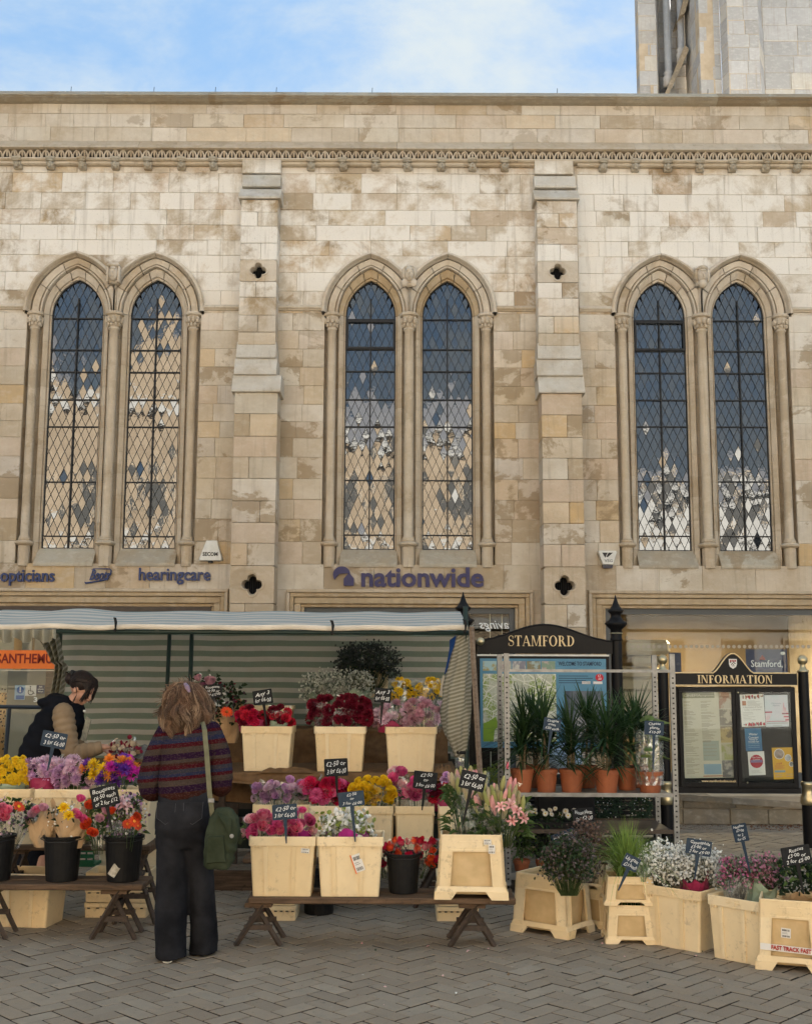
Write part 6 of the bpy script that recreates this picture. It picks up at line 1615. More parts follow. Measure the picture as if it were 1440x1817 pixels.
# --- pavement group on the right
k = B('dried_bunch', 'dark purple grey dried sea lavender in the nearest pavement crate', 968, 1052, 1484, 1560, 4.76, rim=1582); k.speckle(1500, 2.5, [petal('grey_purple_sprig', (.075, .058, .062), (.12, .095, .092), .2), M_LEAFD], cluster=9, cr=.026, stem_m=M_STEM)
k = B('dried_bunch', 'brown feathery grasses in a cloudy sleeve', 1010, 1076, 1462, 1545, 4.98, rim=1560); k.speckle(900, 2.2, [petal('brown_sprig', (.13, .075, .06), (.20, .13, .10), .2)], cluster=9, cr=.03, stem_m=M_RUST); k.wrap(M_FILM2, .1, .8, .55).glints(2)
def grass_blades(px, py, Y, lab, n, L0, L1, spread, m):
    q = at(px, py, Y*S2); T = thing('grass_bunch', lab, 'flowers', q); r = random.Random(hash_(lab)); b = MB()
    for _ in range(n):
        a = r.uniform(0, 6.28); R0 = r.uniform(0, .05); Lb = r.uniform(L0, L1); out_ = abs(r.gauss(0, spread)); lean = Vector((math.cos(a)*out_+r.gauss(0, .06), math.sin(a)*out_*.7-.03, 0))
        pts = [Vector((math.cos(a)*R0, math.sin(a)*R0, -.06))+lean*(t**1.8)*Lb+Vector((0, 0, Lb*t*(1-.28*out_*t*t*2))) for t in (0, .3, .55, .8, 1)]
        w = r.uniform(.0018, .0034); sd = Vector((math.sin(a+r.uniform(-.6, .6)), math.cos(a), 0)).normalized()
        vs = []
        for i, p in enumerate(pts): ww = w*(1, 1, .85, .55, .05)[i]; vs += [p-sd*ww, p+sd*ww]
        b.add(vs, [(2*i, 2*i+1, 2*i+3, 2*i+2) for i in range(4)])
    tag(b.build('blade', m, T), kind='stuff'); return T
M_BEAR = leafm('bear_grass_blade', (.15, .235, .045), (.21, .31, .08)); M_BEARP = leafm('pale_blade', (.30, .36, .26), (.22, .30, .16))
grass_blades(1112, 1548, 4.98, 'bright green bear grass fanning out of the stacked crates', 760, .24, .44, .85, M_BEAR)
grass_blades(1138, 1545, 4.92, 'pale striped lily grass arching to the right beside the bear grass', 60, .16, .30, .9, M_BEARP)
b = MB(); q = at(1122, 1600, S2*4.95); r = random.Random(4)
T = thing('cut_stem_bundle', 'cut green stems showing through the windows of the stacked crates', 'flowers', q)
for i in range(50): x = r.uniform(-.09, .09); b.tube([(x, r.uniform(-.05, .05), -.12), (x*1.15, r.uniform(-.05, .05), .13)], .0028, 4, 0, False)
b.build('stem', M_LEAF, T)
for x0, x1, lab in ((1138, 1212, 'white gypsophila at the left of the wide pavement crate'), (1192, 1276, 'white gypsophila in a crimson wrap in the wide pavement crate')):
    g = B('gypsophila_bunch', lab, x0, x1, 1502, 1562, 4.86 if x0 < 1150 else 4.78, rim=1582); g.speckle(1700, 2.4, [P_WHITE], cluster=9, cr=.024, stem_m=M_LEAFG); g.leaves(12, .05, M_LEAFG, -1.6, -1)
    if x0 > 1150: g.wrap(M_WRAPM, -.75, .62, .55, ragged=.5)
for x0, x1, lab in ((1282, 1334, 'deep pink heather at the left of the grubby crate'), (1322, 1388, 'pale pink heather in a sage wrap in the grubby crate')):
    g = B('heather_bunch', lab, x0, x1, 1524, 1570, 4.64, rim=1598); g.speckle(1000, 2.6, [petal('heather_pink_'+str(x0), (.34, .07, .17) if x0 < 1300 else (.46, .20, .28), (.5, .24, .32), .2), M_LEAFG], cluster=9, cr=.02, stem_m=M_RUST); g.wrap(M_WRAPG, -.85, .75, .85, ragged=.8, nz=.08) if x0 > 1300 else g.wrap(M_FILM2, -.4, .95, .8, ragged=.4)
k = B('ruscus_bunch', 'dark green ruscus leaves at the right edge of the view', 1384, 1462, 1530, 1588, 4.56, rim=1592); k.leaves(330, .05, M_LEAFD, -1, 1, .45); k.leaves(60, .05, M_LEAF, -.6, 1, .45, name='young_leaf'); k.wrap(M_KRAFT, -.95, .9, .7, ragged=.3)
# dried cones and seed heads lying on the table by the seller
k = B('dried_bunch', 'bunch of dried seed heads in paper beside the seller', 196, 246, 1316, 1342, 5.75, rim=1350); k.speckle(120, 5, [petal('dried_cream', (.42, .33, .22), (.30, .2, .13), .2), P_BURG], cluster=5, cr=.02); k.wrap(M_FILM2, .2, 1.0, .6).glints(5)
# fallen petals and litter on the paving
for i, (px, py, lab) in enumerate(((759, 1682, 'pale pink petal standing on the paving before the bench'), (831, 1689, 'pale pink petal lying right of the bench leg'), (643, 1731, 'tiny white petal on the paving'), (809, 1763, 'thin white petal on the foreground paving'))):
    q = gnd(px, py, .002); s = (.02, .018, .008, .012)[i]; b = MB(); r = random.Random(i)
    petal_strip(b, r.uniform(0, 6), [(-s, .0), (0, s*.35), (s, s*.9 if i == 0 else s*.2)], [s*.2, s*.5, s*.3], cup=.4); tag(b.build('fallen_petal', P_PALEPINK if i < 2 else P_WHITE, None, loc=q), lab, 'petal')

b = MB(); r = random.Random(31)
for i in range(70):
    q = gnd(r.uniform(380, 1420), 1660+150*r.random()**1.4, .004); leaf_quad(b, q, Vector((r.uniform(-1, 1), r.uniform(-1, 1), r.uniform(0, .3))).normalized(), r.uniform(.006, .022), r.uniform(.3, .7), r, .1, r.choice((0, 0, 1, 2)))
tag(b.build('flower_litter', [M_LEAFD, petal('dry_scrap', (.12, .07, .04), (.25, .18, .10)), P_PALEPINK]), kind='stuff')
# ------------------------------------------------------------------ serif capitals drawn as strokes (unit height, advance width)
def serif_letters(txt, h, mat, parent, xc, y, zc, width=None, ext=.004, wt=.17, name='lettering'):
    hair = .055; sf = .045
    def glyph(ch):
        P = []                                     # list of polygons in unit coords
        def stem(x, w=wt, z0=0, z1=1, s0=True, s1=True):
            P.append([(x, z0), (x+w, z0), (x+w, z1), (x, z1)])
            if s0: P.append([(x-.09, z0-.001), (x+w+.09, z0-.001), (x+w+.09, z0+sf), (x-.09, z0+sf)])
            if s1: P.append([(x-.09, z1-sf), (x+w+.09, z1-sf), (x+w+.09, z1+.001), (x-.09, z1+.001)])
        def bar(x0, x1, z, t=hair): P.append([(x0, z-t/2), (x1, z-t/2), (x1, z+t/2), (x0, z+t/2)])
        def diag(x0, z0, x1, z1, w): P.append([(x0, z0), (x0+w, z0), (x1+w, z1), (x1, z1)] if z1 > z0 else [(x1, z1), (x1+w, z1), (x0+w, z0), (x0, z0)])
        def arc(cx, cz, rx, rz, a0, a1, tx, tz, n=16):
            for i in range(n):
                a, b_ = rad(a0+(a1-a0)*i/n), rad(a0+(a1-a0)*(i+1)/n); q = []
                for t in (a, b_): q.append((cx+rx*math.cos(t), cz+rz*math.sin(t)))
                for t in (b_, a): q.append((cx+(rx-tx)*math.cos(t), cz+(rz-tz)*math.sin(t)))
                P.append(q)
        if ch == 'I': stem(.1); return P, .37
        if ch == 'T': stem(.36-wt/2+.02); bar(0, .76, 1-hair/2); P.append([(0, .78), (.04, .78), (.07, 1-hair), (0, 1-hair)]); P.append([(.72, .78), (.76, .78), (.76, 1-hair), (.69, 1-hair)]); return P, .78
        if ch == 'F': stem(.1); bar(.2, .62, 1-hair/2); bar(.2, .5, .52); P.append([(.58, .78), (.62, .78), (.62, 1-hair), (.55, 1-hair)]); P.append([(.47, .42), (.5, .42), (.5, .62), (.47, .62)]); return P, .66
        if ch == 'N':
            stem(.08, hair+.01); stem(.72, hair+.01, s0=False); P.append([(.08, 1), (.08+wt+.02, 1), (.78, 0), (.74, 0), (.62, .0)][0:2]+[(.78, .0), (.78-wt*.6, .0)]); return P, .88
        if ch == 'A':
            diag(.02, 0, .36, 1, hair+.01); P.append([(.36, 1), (.36+.10, 1), (.84, 0), (.84-wt-.02, 0)]); bar(.17, .62, .33); bar(-.04, .2, sf/2, sf); bar(.58, .94, sf/2, sf); return P, .88
        if ch == 'M':
            stem(.08, hair+.01); stem(.86, wt); P.append([(.08, 1), (.08+wt, 1), (.56, .02), (.50, .02)]); P.append([(.50, .02), (.56, .02), (.92, 1), (.86, 1)]); return P, 1.12
        if ch == 'O': 
            arc(.44, .5, .44, .52, 0, 360, wt, hair, 32); return P, .90
        if ch == 'D':
            stem(.1); arc(.30, .5, .50, .5, -90, 90, wt, hair, 20); bar(.2, .31, 1-hair/2); bar(.2, .31, hair/2); return P, .83
        if ch == 'R':
            stem(.1); arc(.34, .745, .30, .255, -90, 90, wt*.85, hair, 14); bar(.2, .35, 1-hair/2); bar(.2, .35, .49+hair/2); P.append([(.36, .5), (.54, .5), (.86, 0), (.66, 0)]); bar(.64, .92, sf/2, sf); return P, .88
        if ch == 'S':
            n = 26; C_ = []
            for i in range(n+1):
                t = i/n
                if t < .5: a = rad(40+230*t*2); C_.append((.30+.24*math.cos(a), .755+.225*math.sin(a)))
                else: a = rad(90-(230)*(t-.5)*2); C_.append((.30+.27*math.cos(a), .265+.245*math.sin(a)))
            for i in range(n):
                t = (i+.5)/n; w = hair*.7+(wt*.95-hair)*math.exp(-((t-.5)/.17)**2)
                a, c = Vector(C_[i]), Vector(C_[i+1]); d = (c-a); nn = Vector((-d.y, d.x)).normalized()*w/2; e = d*.15
                P.append([tuple(a+nn-e), tuple(c+nn+e), tuple(c-nn+e), tuple(a-nn-e)])
            P.append([(.47, .72), (.52, .72), (.53, .97), (.49, .9)]); P.append([(.02, .04), (.06, .12), (.07, .30), (.02, .30)]); return P, .62
        return P, .4
    adv = 0; polys = []
    for ch in txt:
        g, w = glyph(ch)
        for p in g: polys.append([(x+adv, z) for x, z in p])
        adv += w+.10
    adv -= .10; sx = (width/adv) if width else h
    b = MB()
    for k, p in enumerate(polys):
        yy = -ext+(k % 5)*.00006
        q = [(xc+(x-adv/2)*sx, z*h+zc-h/2) for x, z in p]; A = sum(q[i][0]*q[(i+1) % len(q)][1]-q[(i+1) % len(q)][0]*q[i][1] for i in range(len(q)))
        if A < 0: q = q[::-1]
        b.prism(q, y+yy, y+.001)
    return b.build(name, mat, parent)

def finial_post(T, x, y, H, r=.055, base_band=True):
    b = MB(); b.lathe([(r*1.25, 0), (r*1.25, .25), (r*1.05, .28), (r, .30), (r, H-.30)], 18, (x, y, 0)); o = b.build('post', M_BLACK, T, smooth=False)
    b = MB(); b.lathe([(r*1.0, H-.30), (r*1.12, H-.295), (r*1.12, H-.285), (r*.98, H-.27), (r*1.05, H-.19), (r*1.55, H-.165), (r*2.05, H-.135), (r*1.9, H-.12), (r*1.3, H-.10), (r*.95, H-.07), (r*.85, H-.045), (r*1.3, H-.025), (r*1.5, H-.005), (r*1.1, H+.01), (r*.6, H+.05), (r*.3, H+.10), (r*.05, H+.15)], 18, (x, y, 0)); b.build('finial', M_BLACK, T, smooth=True)
    b = MB(); b.lathe([(r*1.14, H-.232), (r*1.2, H-.228), (r*1.14, H-.222)], 18, (x, y, 0)); b.build('silver_ring', M_BRASS, T)

def town_map_sign():
    Y = 7.6*S2; q = at(960, 1300, Y); T = thing('map_sign', 'black framed town map sign with arched STAMFORD header between finial posts', 'sign', (q.x, Y, 0))
    X = lambda px: at(px, 1200, Y).x-q.x
    Z = lambda py: at(960, py, Y).z
    for px, py in ((822, 1078), (1095, 1082)): finial_post(T, X(px), .02, Z(py)-.0)
    b = MB(); n = 26; top = []
    for i in range(n+1):
        t = i/n; px = 846+(1086-846)*t
        s = abs(t-.5)*2; h = 1107+28*(1-math.cos(min(s, 1)*math.pi))/2*1.0 if s < .86 else 1135+1*(s-.86)*7
        top.append((X(px), Z(h)))
    poly = [(X(846), Z(1160)), (X(1086), Z(1160))]+top[::-1]; b.prism(poly, -.035, .035); hd = b.build('header_board', M_BLACK, T)
    b = MB(); b.tube([(x, -.036, z-.012) for x, z in top], .006, 5); b.build('header_bead', M_BLACK, hd)
    serif_letters('STAMFORD', Z(1128)-Z(1146.5), M_GOLDP, hd, X(960), -.036, Z(1137.5), X(1019)-X(902))
    b = MB(); b.lathe([(.004, -.05), (.034, -.045), (.04, -.03), (.03, -.01), (.02, .0)], 16, (0, 0, 0)); kn = b.mesh('boss', M_BRASS, True)
    for px in (852,): link(kn, 'boss', hd, (X(px), -.035, Z(1139)), (rad(-90), 0, 0))
    # frame and panel
    f = MB(); f.box(X(846), X(1080), -.02, .03, Z(1334), Z(1163)); fr = f.build('panel_frame', M_BLACK, T)
    b = MB(); b.box(X(846), X(1080), -.026, -.021, Z(1164.5), Z(1161.5)); b.build('frame_strip', M_WHITE, fr)
    m_blue = pm('sign_blue', (.085, .24, .36), (.07, .21, .32), 3, .4)
    p = MB(); p.box(X(851), X(1074), -.03, -.02, Z(1327), Z(1169)); pa = p.build('map_panel', m_blue, T)
    def rect(px0, py0, px1, py1, mat, name, k=0):
        b = MB(); b.box(X(px0), X(px1), -.0325-k*.001, -.029, Z(py1), Z(py0)); return b.build(name, mat, pa)
    # town map: green fields, pale streets
    mm = NT('printed_map'); v = mm.pos()
    vor = mm.n('ShaderNodeTexVoronoi', {'Vector': mm.scale(v, (1, .0, 1.3)), 'Scale': 9.0}, feature='DISTANCE_TO_EDGE'); vo2 = mm.n('ShaderNodeTexVoronoi', {'Vector': mm.scale(v, (1, 0, 1)), 'Scale': 26.0}, feature='DISTANCE_TO_EDGE')
    c = mm.mix(mm.ramp(mm.noise(v, 5, 3), [(.45, 0.0), (.52, 1.0)]), (.42, .44, .33), (.24, .32, .09)); c = mm.mix(mm.ramp(vo2.outputs[0], [(.03, 1.0), (.06, 0.0)]), c, (.52, .54, .45)); c = mm.mix(mm.ramp(vor.outputs[0], [(.025, 1.0), (.045, 0.0)]), c, (.66, .66, .55))
    mm.p(c=c, r=.5)
    rect(856, 1196, 985, 1316, mm.mat, 'town_map'); 
    b = MB(); b.prism([(X(856), Z(1316)), (X(874), Z(1316)), (X(876), Z(1296)), (X(884), Z(1288)), (X(878), Z(1272)), (X(866), Z(1280)), (X(856), Z(1284))], -.0345, -.031); b.build('map_park', pm('map_green', (.19, .32, .03), rough=.5), pa)
    r = random.Random(2)
    for i in range(5): rect(856+i*26, 1173.5, 880+i*26, 1190.5, pm('photo_print_%d' % i, (r.uniform(.1, .35), r.uniform(.15, .3), r.uniform(.1, .3)), (r.uniform(.3, .5), r.uniform(.3, .5), r.uniform(.3, .55)), 14, .4, world=True, lo=.45, hi=.55), 'photo_print')
    m_txt = pm('sign_navy_print', (.012, .035, .075), rough=.5)
    face_text('WELCOME TO STAMFORD', X(1066)-X(990), .055, m_txt, pa, X(1028), -.0305, Z(1178), bold=.0008)
    for i in range(4): rect(990, 1199+i*4, 990+[52, 60, 48, 56][i], 1200+i*4, m_txt, 'text_line')
    rd = pm('red_badge', (.5, .02, .04), rough=.5)
    b = MB(); b.add([(X(1062)+.04*math.cos(t*.393), -.0335, Z(1202)+.036*math.sin(t*.393)) for t in range(16)], [tuple(range(16))]); b.build('price_badge', rd, pa)
    face_text('£1\n.50', .035, .03, M_CHALK, pa, X(1062), -.0345, Z(1201.5))
    for a, c_ in ((1031, 1046), (1051, 1067)): rect(a, 1209, c_, 1213.5, M_PAPER, 'caption')
    rect(1000, 1226, 1068, 1318, pm('town_photo', (.05, .07, .10), (.16, .18, .2), 5, .4, world=True), 'town_photo')
    rect(1018, 1272, 1046, 1308, pm('bus_photo', (.38, .38, .36), (.2, .22, .25), 9, .4, world=True), 'street_photo', 1)
town_map_sign()

def info_board():
    Y = 7.5*S2; q = at(1304, 1300, Y); T = thing('information_board', 'black two door INFORMATION noticeboard with posters and humped crested header', 'noticeboard', (q.x, Y, 0))
    X = lambda px: at(px, 1290, Y).x-q.x
    Z = lambda py: at(1304, py, Y).z
    # posts with brass ball tops
    for px in (1178, 1428):
        x = X(px); zt = Z(1192)
        b = MB(); b.lathe([(.062, 0), (.062, Z(1428)), (.05, Z(1426)), (.05, zt)], 18, (x, .0, 0)); b.build('post', M_BLACK, T)
        b = MB(); b.lathe([(.066, Z(1428)), (.075, Z(1424)), (.072, Z(1415)), (.056, Z(1408)), (.055, Z(1396)), (.066, Z(1392)), (.064, Z(1388)), (.052, Z(1386))], 18, (x, 0, 0)); b.build('collar', M_BRASS, T, smooth=True)
        b = MB(); b.lathe([(.058, zt), (.056, zt+.012), (.034, zt+.03), (.022, zt+.062), (.026, zt+.07)], 16, (x, 0, 0)); b.ball((x, 0, zt+.112), .049, n=16, k=11); b.build('ball_finial', M_BRASS, T, smooth=True)
    # case
    b = MB(); b.cbox(X(1199), X(1411), -.03, .05, Z(1404), Z(1219), .006); cs = b.build('case', M_BLACK, T)
    b = MB(); b.cbox(X(1196), X(1413), -.045, .06, Z(1407), Z(1397.5), .004); b.build('bottom_rail', M_BLACK, T)
    n = 40; top = []
    for i in range(n+1):
        t = i/n; px = 1193+(1415-1193)*t; c = (px-1301)/36
        s = abs(c); h = 1193.5-34.5*(0.5*(1+math.cos(min(s, 1.0)*math.pi)))**.75 if s < 1 else 1193.5
        top.append((X(px), Z(h)))
    poly = [(X(1193), Z(1217)), (X(1415), Z(1217))]+top[::-1]
    b = MB(); b.prism(poly, -.05, .04); hd = b.build('header_board', M_BLACK, T)
    b = MB(); pts = [(X(1193)+.004, -.053, Z(1217)+.004)]+[(x, -.053, z-.004) for x, z in top]+[(X(1415)-.004, -.053, Z(1217)+.004), (X(1193)+.004, -.053, Z(1217)+.004)]; b.tube(pts, .0065, 5); b.build('gold_edge', M_GOLDP, hd)
    serif_letters('INFORMATION', Z(1198.2)-Z(1212.5), M_GOLDP, hd, X(1303.5), -.052, Z(1205.4), X(1370)-X(1237), wt=.2)
    sh = [(-1, 1), (1, 1), (1, -.1), (.75, -.65), (0, -1.05), (-.75, -.65), (-1, -.1)]
    cx, cz, sc_ = X(1301), Z(1178), .038
    b = MB(); b.prism([(cx+x*sc_, cz+z*sc_*1.2) for x, z in sh][::-1], -.054, -.05); so = b.build('shield', M_PAPER, hd, fixn=True)
    red = pm('heraldic_red', (.35, .03, .03), rough=.5)
    b = MB(); 
    for k in (-.55, 0, .55): b.box(cx+(k-.2)*sc_, cx+(k+.2)*sc_, -.0555, -.0545, cz+.5*sc_, cz+.95*sc_)
    b.build('charge', red, so)
    b = MB()
    for i in range(4):
        for j in range(4):
            if (i+j) % 2 == 0: k = 1-j*.2; b.box(cx+(-.8+i*.4)*sc_*k, cx+(-.42+i*.4)*sc_*k, -.0555, -.0545, cz+(.25-j*.3)*sc_, cz+(.5-j*.3)*sc_)
    b.build('charge', M_IRON, so)
    # doors: frames proud, glass in them
    for k, (a, c_) in enumerate(((1203, 1303), (1304, 1408))):
        b = MB(); z0, z1 = Z(1395), Z(1221)
        x0, x1 = X(a), X(c_); w = .034
        b.box(x0, x1, -.052, -.031, z1-w, z1); b.box(x0, x1, -.052, -.031, z0, z0+w); b.box(x0, x0+w, -.052, -.031, z0+w+.0005, z1-w-.0005); b.box(x1-w, x1, -.052, -.031, z0+w+.0005, z1-w-.0005); d = b.build('door', M_BLACK, T)
        g = MB(); g.box(x0+w, x1-w, -.045, -.043, z0+w, z1-w); g.build('glass', M_CASEGLASS, d)
        if k == 1:
            b = MB(); b.ball((X(1308), -.056, Z(1229)), .010, n=10, k=7); b.build('lock', M_BRASS, d); b = MB(); b.ball((X(1319), -.056, Z(1388)), .009, n=10, k=7); b.build('lock', M_BRASS, d)
    def pos_(px0, py0, px1, py1, mat, name='poster', tilt=0.0):
        x0, x1, z0, z1 = X(px0), X(px1), Z(py1), Z(py0)
        b = MB(); M = Matrix.Translation(((x0+x1)/2, 0, (z0+z1)/2)) @ Matrix.Rotation(tilt, 4, 'Y'); b.box(-(x1-x0)/2, (x1-x0)/2, -.034, -.0315, -(z1-z0)/2, (z1-z0)/2, 0, M); o = b.build(name, mat, T)
        def sub(u0, v0, u1, v1, m, nm='print', k=0, shape=None):
            w, h = x1-x0, z1-z0; c = MB()
            if shape == 'disc': c.add([M @ Vector((w*(u0-.5)+w*u1*math.cos(t*.393), -.0345-k*.0004, h*(.5-v0)+w*u1*math.sin(t*.393))) for t in range(16)], [tuple(range(16))])
            else: c.box(w*(u0-.5), w*(u1-.5), -.0346-k*.0004, -.0338, h*(.5-v1), h*(.5-v0), 0, M)
            return c.build(nm, m, o)
        def tx(body, u, v, wf, m, size=.03, **kw):
            w, h = x1-x0, z1-z0; me = text_mesh(body, size, ext=.0003, **kw); me.materials.clear(); me.materials.append(m); xs = [q_.co.x for q_ in me.vertices]
            me.transform(M @ Matrix.Translation((w*(u-.5), -.0354, h*(.5-v))) @ UP @ Matrix.Diagonal((w*wf/(max(xs)-min(xs)), 1, 1, 1))); link(me, 'lettering', o)
        return o, sub, tx
    cream = pm('listing_paper', (.56, .52, .40), (.52, .48, .37), 6, .6); ol = pm('olive_band', (.22, .21, .13), rough=.6); tx_ = pm('faint_print', (.33, .30, .23), rough=.7); gr = pm('grey_green_panel', (.34, .37, .31), rough=.6); bl = pm('listing_blue', (.22, .33, .40), rough=.6)
    o, sub, tx = pos_(1209, 1229, 1299, 1380, cream, 'cinema_poster', rad(-1.2))
    sub(0, .0, .66, .065, ol); tx('CINEMA', .22, .035, .34, pm('cinema_print', (.50, .47, .36), rough=.6), .03); tx('programme', .52, .037, .26, cream, .02)
    r = random.Random(8)
    for col, (u0, u1) in enumerate(((.04, .33), (.38, .68))):
        v = .10
        while v < (.95 if col == 0 else .55):
            u_ = u0+(u1-u0)*r.uniform(.35, .95); sub(u0, v, u_, v+.006, tx_); v += r.choice((.013, .013, .026))
    sub(.38, .57, .70, .80, gr); sub(.38, .565, .55, .585, tx_, k=1); sub(.38, .84, .72, .96, bl); sub(.36, .975, .80, .985, pm('rust_line', (.4, .12, .05)))
    for i in range(4): sub(.39, .615+i*.04, .39+r.uniform(.2, .29), .622+i*.04, tx_, k=1)
    for i, (c1_, c2_) in enumerate((((.30, .16, .10), (.42, .36, .28)), ((.17, .14, .10), (.40, .35, .26)), ((.20, .15, .09), (.42, .32, .14)), ((.33, .33, .13), (.42, .38, .27)), ((.13, .12, .11), (.34, .31, .26)))): sub(.74, .0+i*.2, 1.0, .195+i*.2, pm('film_still_%d' % i, c1_, c2_, 13, .5, world=True, lo=.46, hi=.54), 'film_still')
    q0 = X(1270); face_text('www.stamfordonline.co.uk', X(1300)-X(1239), .03, M_GOLDP, T, X(1269), -.0535, Z(1385.5), bold=.0006)
    wh = M_PAPER; red = pm('poster_red', (.40, .02, .04), rough=.6); pk = pm('poster_pink', (.62, .30, .36), (.70, .62, .66), 9, .6, world=True); gy = pm('poster_grey_print', (.30, .27, .27), rough=.7)
    o, sub, tx = pos_(1313, 1232, 1355, 1289, wh, 'poster', rad(-2.0)); 
    for i in range(26): u = r.uniform(.02, .95); sub(u, r.uniform(.0, .07), u+r.uniform(.02, .07), r.uniform(.08, .15), r.choice((red, pm('rust_print_%d' % i, (.33, .13, .05)), gy)), k=i % 3)
    for i in range(30): u = r.uniform(.02, .93); sub(u, r.uniform(.86, .93), u+r.uniform(.03, .07), r.uniform(.94, .995), r.choice((red, red, gy)), k=i % 3)
    tx('A Recreation of Carols', .5, .40, .8, gy, .022); tx('Sunday 1st December', .5, .48, .7, gy, .016); sub(.08, .20, .24, .34, pm('small_crest', (.4, .15, .06)))
    for i in range(7): sub(.3, .20+i*.025, r.uniform(.6, .9), .207+i*.025, gy)
    for i in range(6): sub(.08, .56+i*.045, r.uniform(.3, .65), .568+i*.045, gy)
    o, sub, tx = pos_(1356, 1233, 1397, 1289, pm('pale_sky_print', (.55, .62, .66), (.62, .60, .66), 6, .6, world=True), 'poster', rad(-1.0))
    tx('Christmas\nMarket', .48, .30, .42, pm('slate_print', (.25, .3, .38)), .02, shear=.3)
    for sgn, u in ((1, .0), (-1, 1.0)):
        for i in range(7): sub(min(u, u+sgn*(.30-.03*i)), .52+i*.05, max(u, u+sgn*(.30-.03*i)), .56+i*.05, r.choice((pk, red, pk)), k=i % 2)
    sub(.78, .25, .84, .5, pk); sub(.76, .4, .9, .62, pk, k=1); sub(.06, .82, .94, .84, red); sub(.04, .88, .96, .90, gy); sub(.3, .95, .7, .965, gy)
    o, sub, tx = pos_(1319, 1292, 1348, 1332, pm('concert_blue', (.03, .13, .27), (.05, .18, .33), 8, .5), 'poster', rad(-1.5)); tx('Winter\nConcert', .5, .34, .6, M_CHALK, .03); tx('Saturday 7th\nDecember 7pm', .5, .55, .62, M_CHALK, .02)
    for i in range(3): sub(.15, .68+i*.08, .85, .69+i*.08, M_SKYB)
    o, sub, tx = pos_(1323, 1333, 1352, 1375, wh, 'poster', rad(-2.0)); sub(.5, .42, .40, 0, red, 'red_disc', 1, 'disc'); sub(.14, .36, .86, .47, pm('plum_print', (.22, .16, .3)), k=2); tx('The Carol\nConcert', .5, .30, .5, wh, .02)
    for i in range(4): sub(.15, .80+i*.035, r.uniform(.6, .85), .807+i*.035, gy)
    o, sub, tx = pos_(1366, 1326, 1404, 1382, pm('poster_yellow', (.66, .38, .03), (.62, .34, .02), 10, .5), 'poster', rad(-1.6)); sub(.32, .20, .24, 0, wh, 'white_ring', 1, 'disc'); sub(.32, .20, .215, 0, pm('brown_photo', (.25, .18, .14), (.45, .38, .34), 20, .5, world=True), 'round_photo', 2, 'disc')
    sub(.72, .33, .16, 0, wh, 'white_ring', 1, 'disc'); sub(.72, .33, .14, 0, pm('grey_photo', (.3, .32, .33), (.5, .5, .5), 20, .5, world=True), 'round_photo', 2, 'disc'); sub(.86, .53, .12, 0, wh, 'white_ring', 1, 'disc'); sub(.86, .53, .10, 0, pm('dark_photo', (.08, .07, .07), (.5, .5, .5), 25, .5, world=True), 'round_photo', 2, 'disc')
    sub(.05, .72, .55, .78, bl); tx('craft', .28, .50, .28, red, .03, shear=.3)
    for i in range(4): sub(.08, .56+i*.03, r.uniform(.4, .6), .567+i*.03, red)
    for i in range(4): sub(.08+.5*(i % 2), .84+.07*(i//2), .4+.5*(i % 2), .852+.07*(i//2), gy)
info_board()

# ------------------------------------------------------------------ low ramp wall and litter under the noticeboard
def ramp_wall():
    Y = 8.55*S2; x0, x1 = at(1150, 1430, Y).x, at(1560, 1430, Y).x
    T = thing('low_wall', 'grimy low stone wall with sloping coping behind the noticeboard', 'wall', ((x0+x1)/2, Y, 0)); ox = (x0+x1)/2
    r = random.Random(14); zt = lambda x: at(1200, 1409, Y).z+(at(1440, 1425, Y).z-at(1200, 1409, Y).z)*(x-at(1200, 1409, Y).x)/(at(1440, 1409, Y).x-at(1200, 1409, Y).x)
    z0 = 0
    for h in (.17, .17):
        x = x0
        while x < x1:
            w = r.uniform(.34, .6); e = min(x+w, x1); b = MB(); zz = min(z0+h, zt(x)-.07)
            if zz-z0 > .03: b.cbox(x-ox+.003, e-ox-.003, r.uniform(-.006, .006), .3, z0+.003, zz-.003, .008); b.build('stone', M_RAMP, T)
            x = e
        z0 += h
    x = x0
    while x < x1:
        e = min(x+.9, x1); b = MB(); b.prism([(x-ox+.002, zt(x)-.065), (e-ox-.002, zt(e)-.065), (e-ox-.002, zt(e)), (x-ox+.002, zt(x))], -.03, .34); b.build('coping_stone', M_RAMP, T); x = e
    b = MB(); b.box(x0-ox, x1-ox, .02, .28, 0, .30); b.build('core', M_MORTAR, T)
    b = MB(); q = r
    for i in range(420):
        px = r.uniform(1205, 1440); p = gnd(px, 1466+r.random()**2*9); s = r.uniform(.012, .03) if px > 1330 else r.uniform(.006, .014)
        leaf_quad(b, Vector((p.x, min(p.y, Y-.03), .004+r.random()*.012)), Vector((r.uniform(-1, 1), r.uniform(-1, 1), r.uniform(-.1, .4))).normalized(), s, .6, r, .1)
    tag(b.build('leaf_litter', petal('dead_leaf', (.14, .06, .035), (.22, .11, .05), .3)), kind='stuff')
ramp_wall()

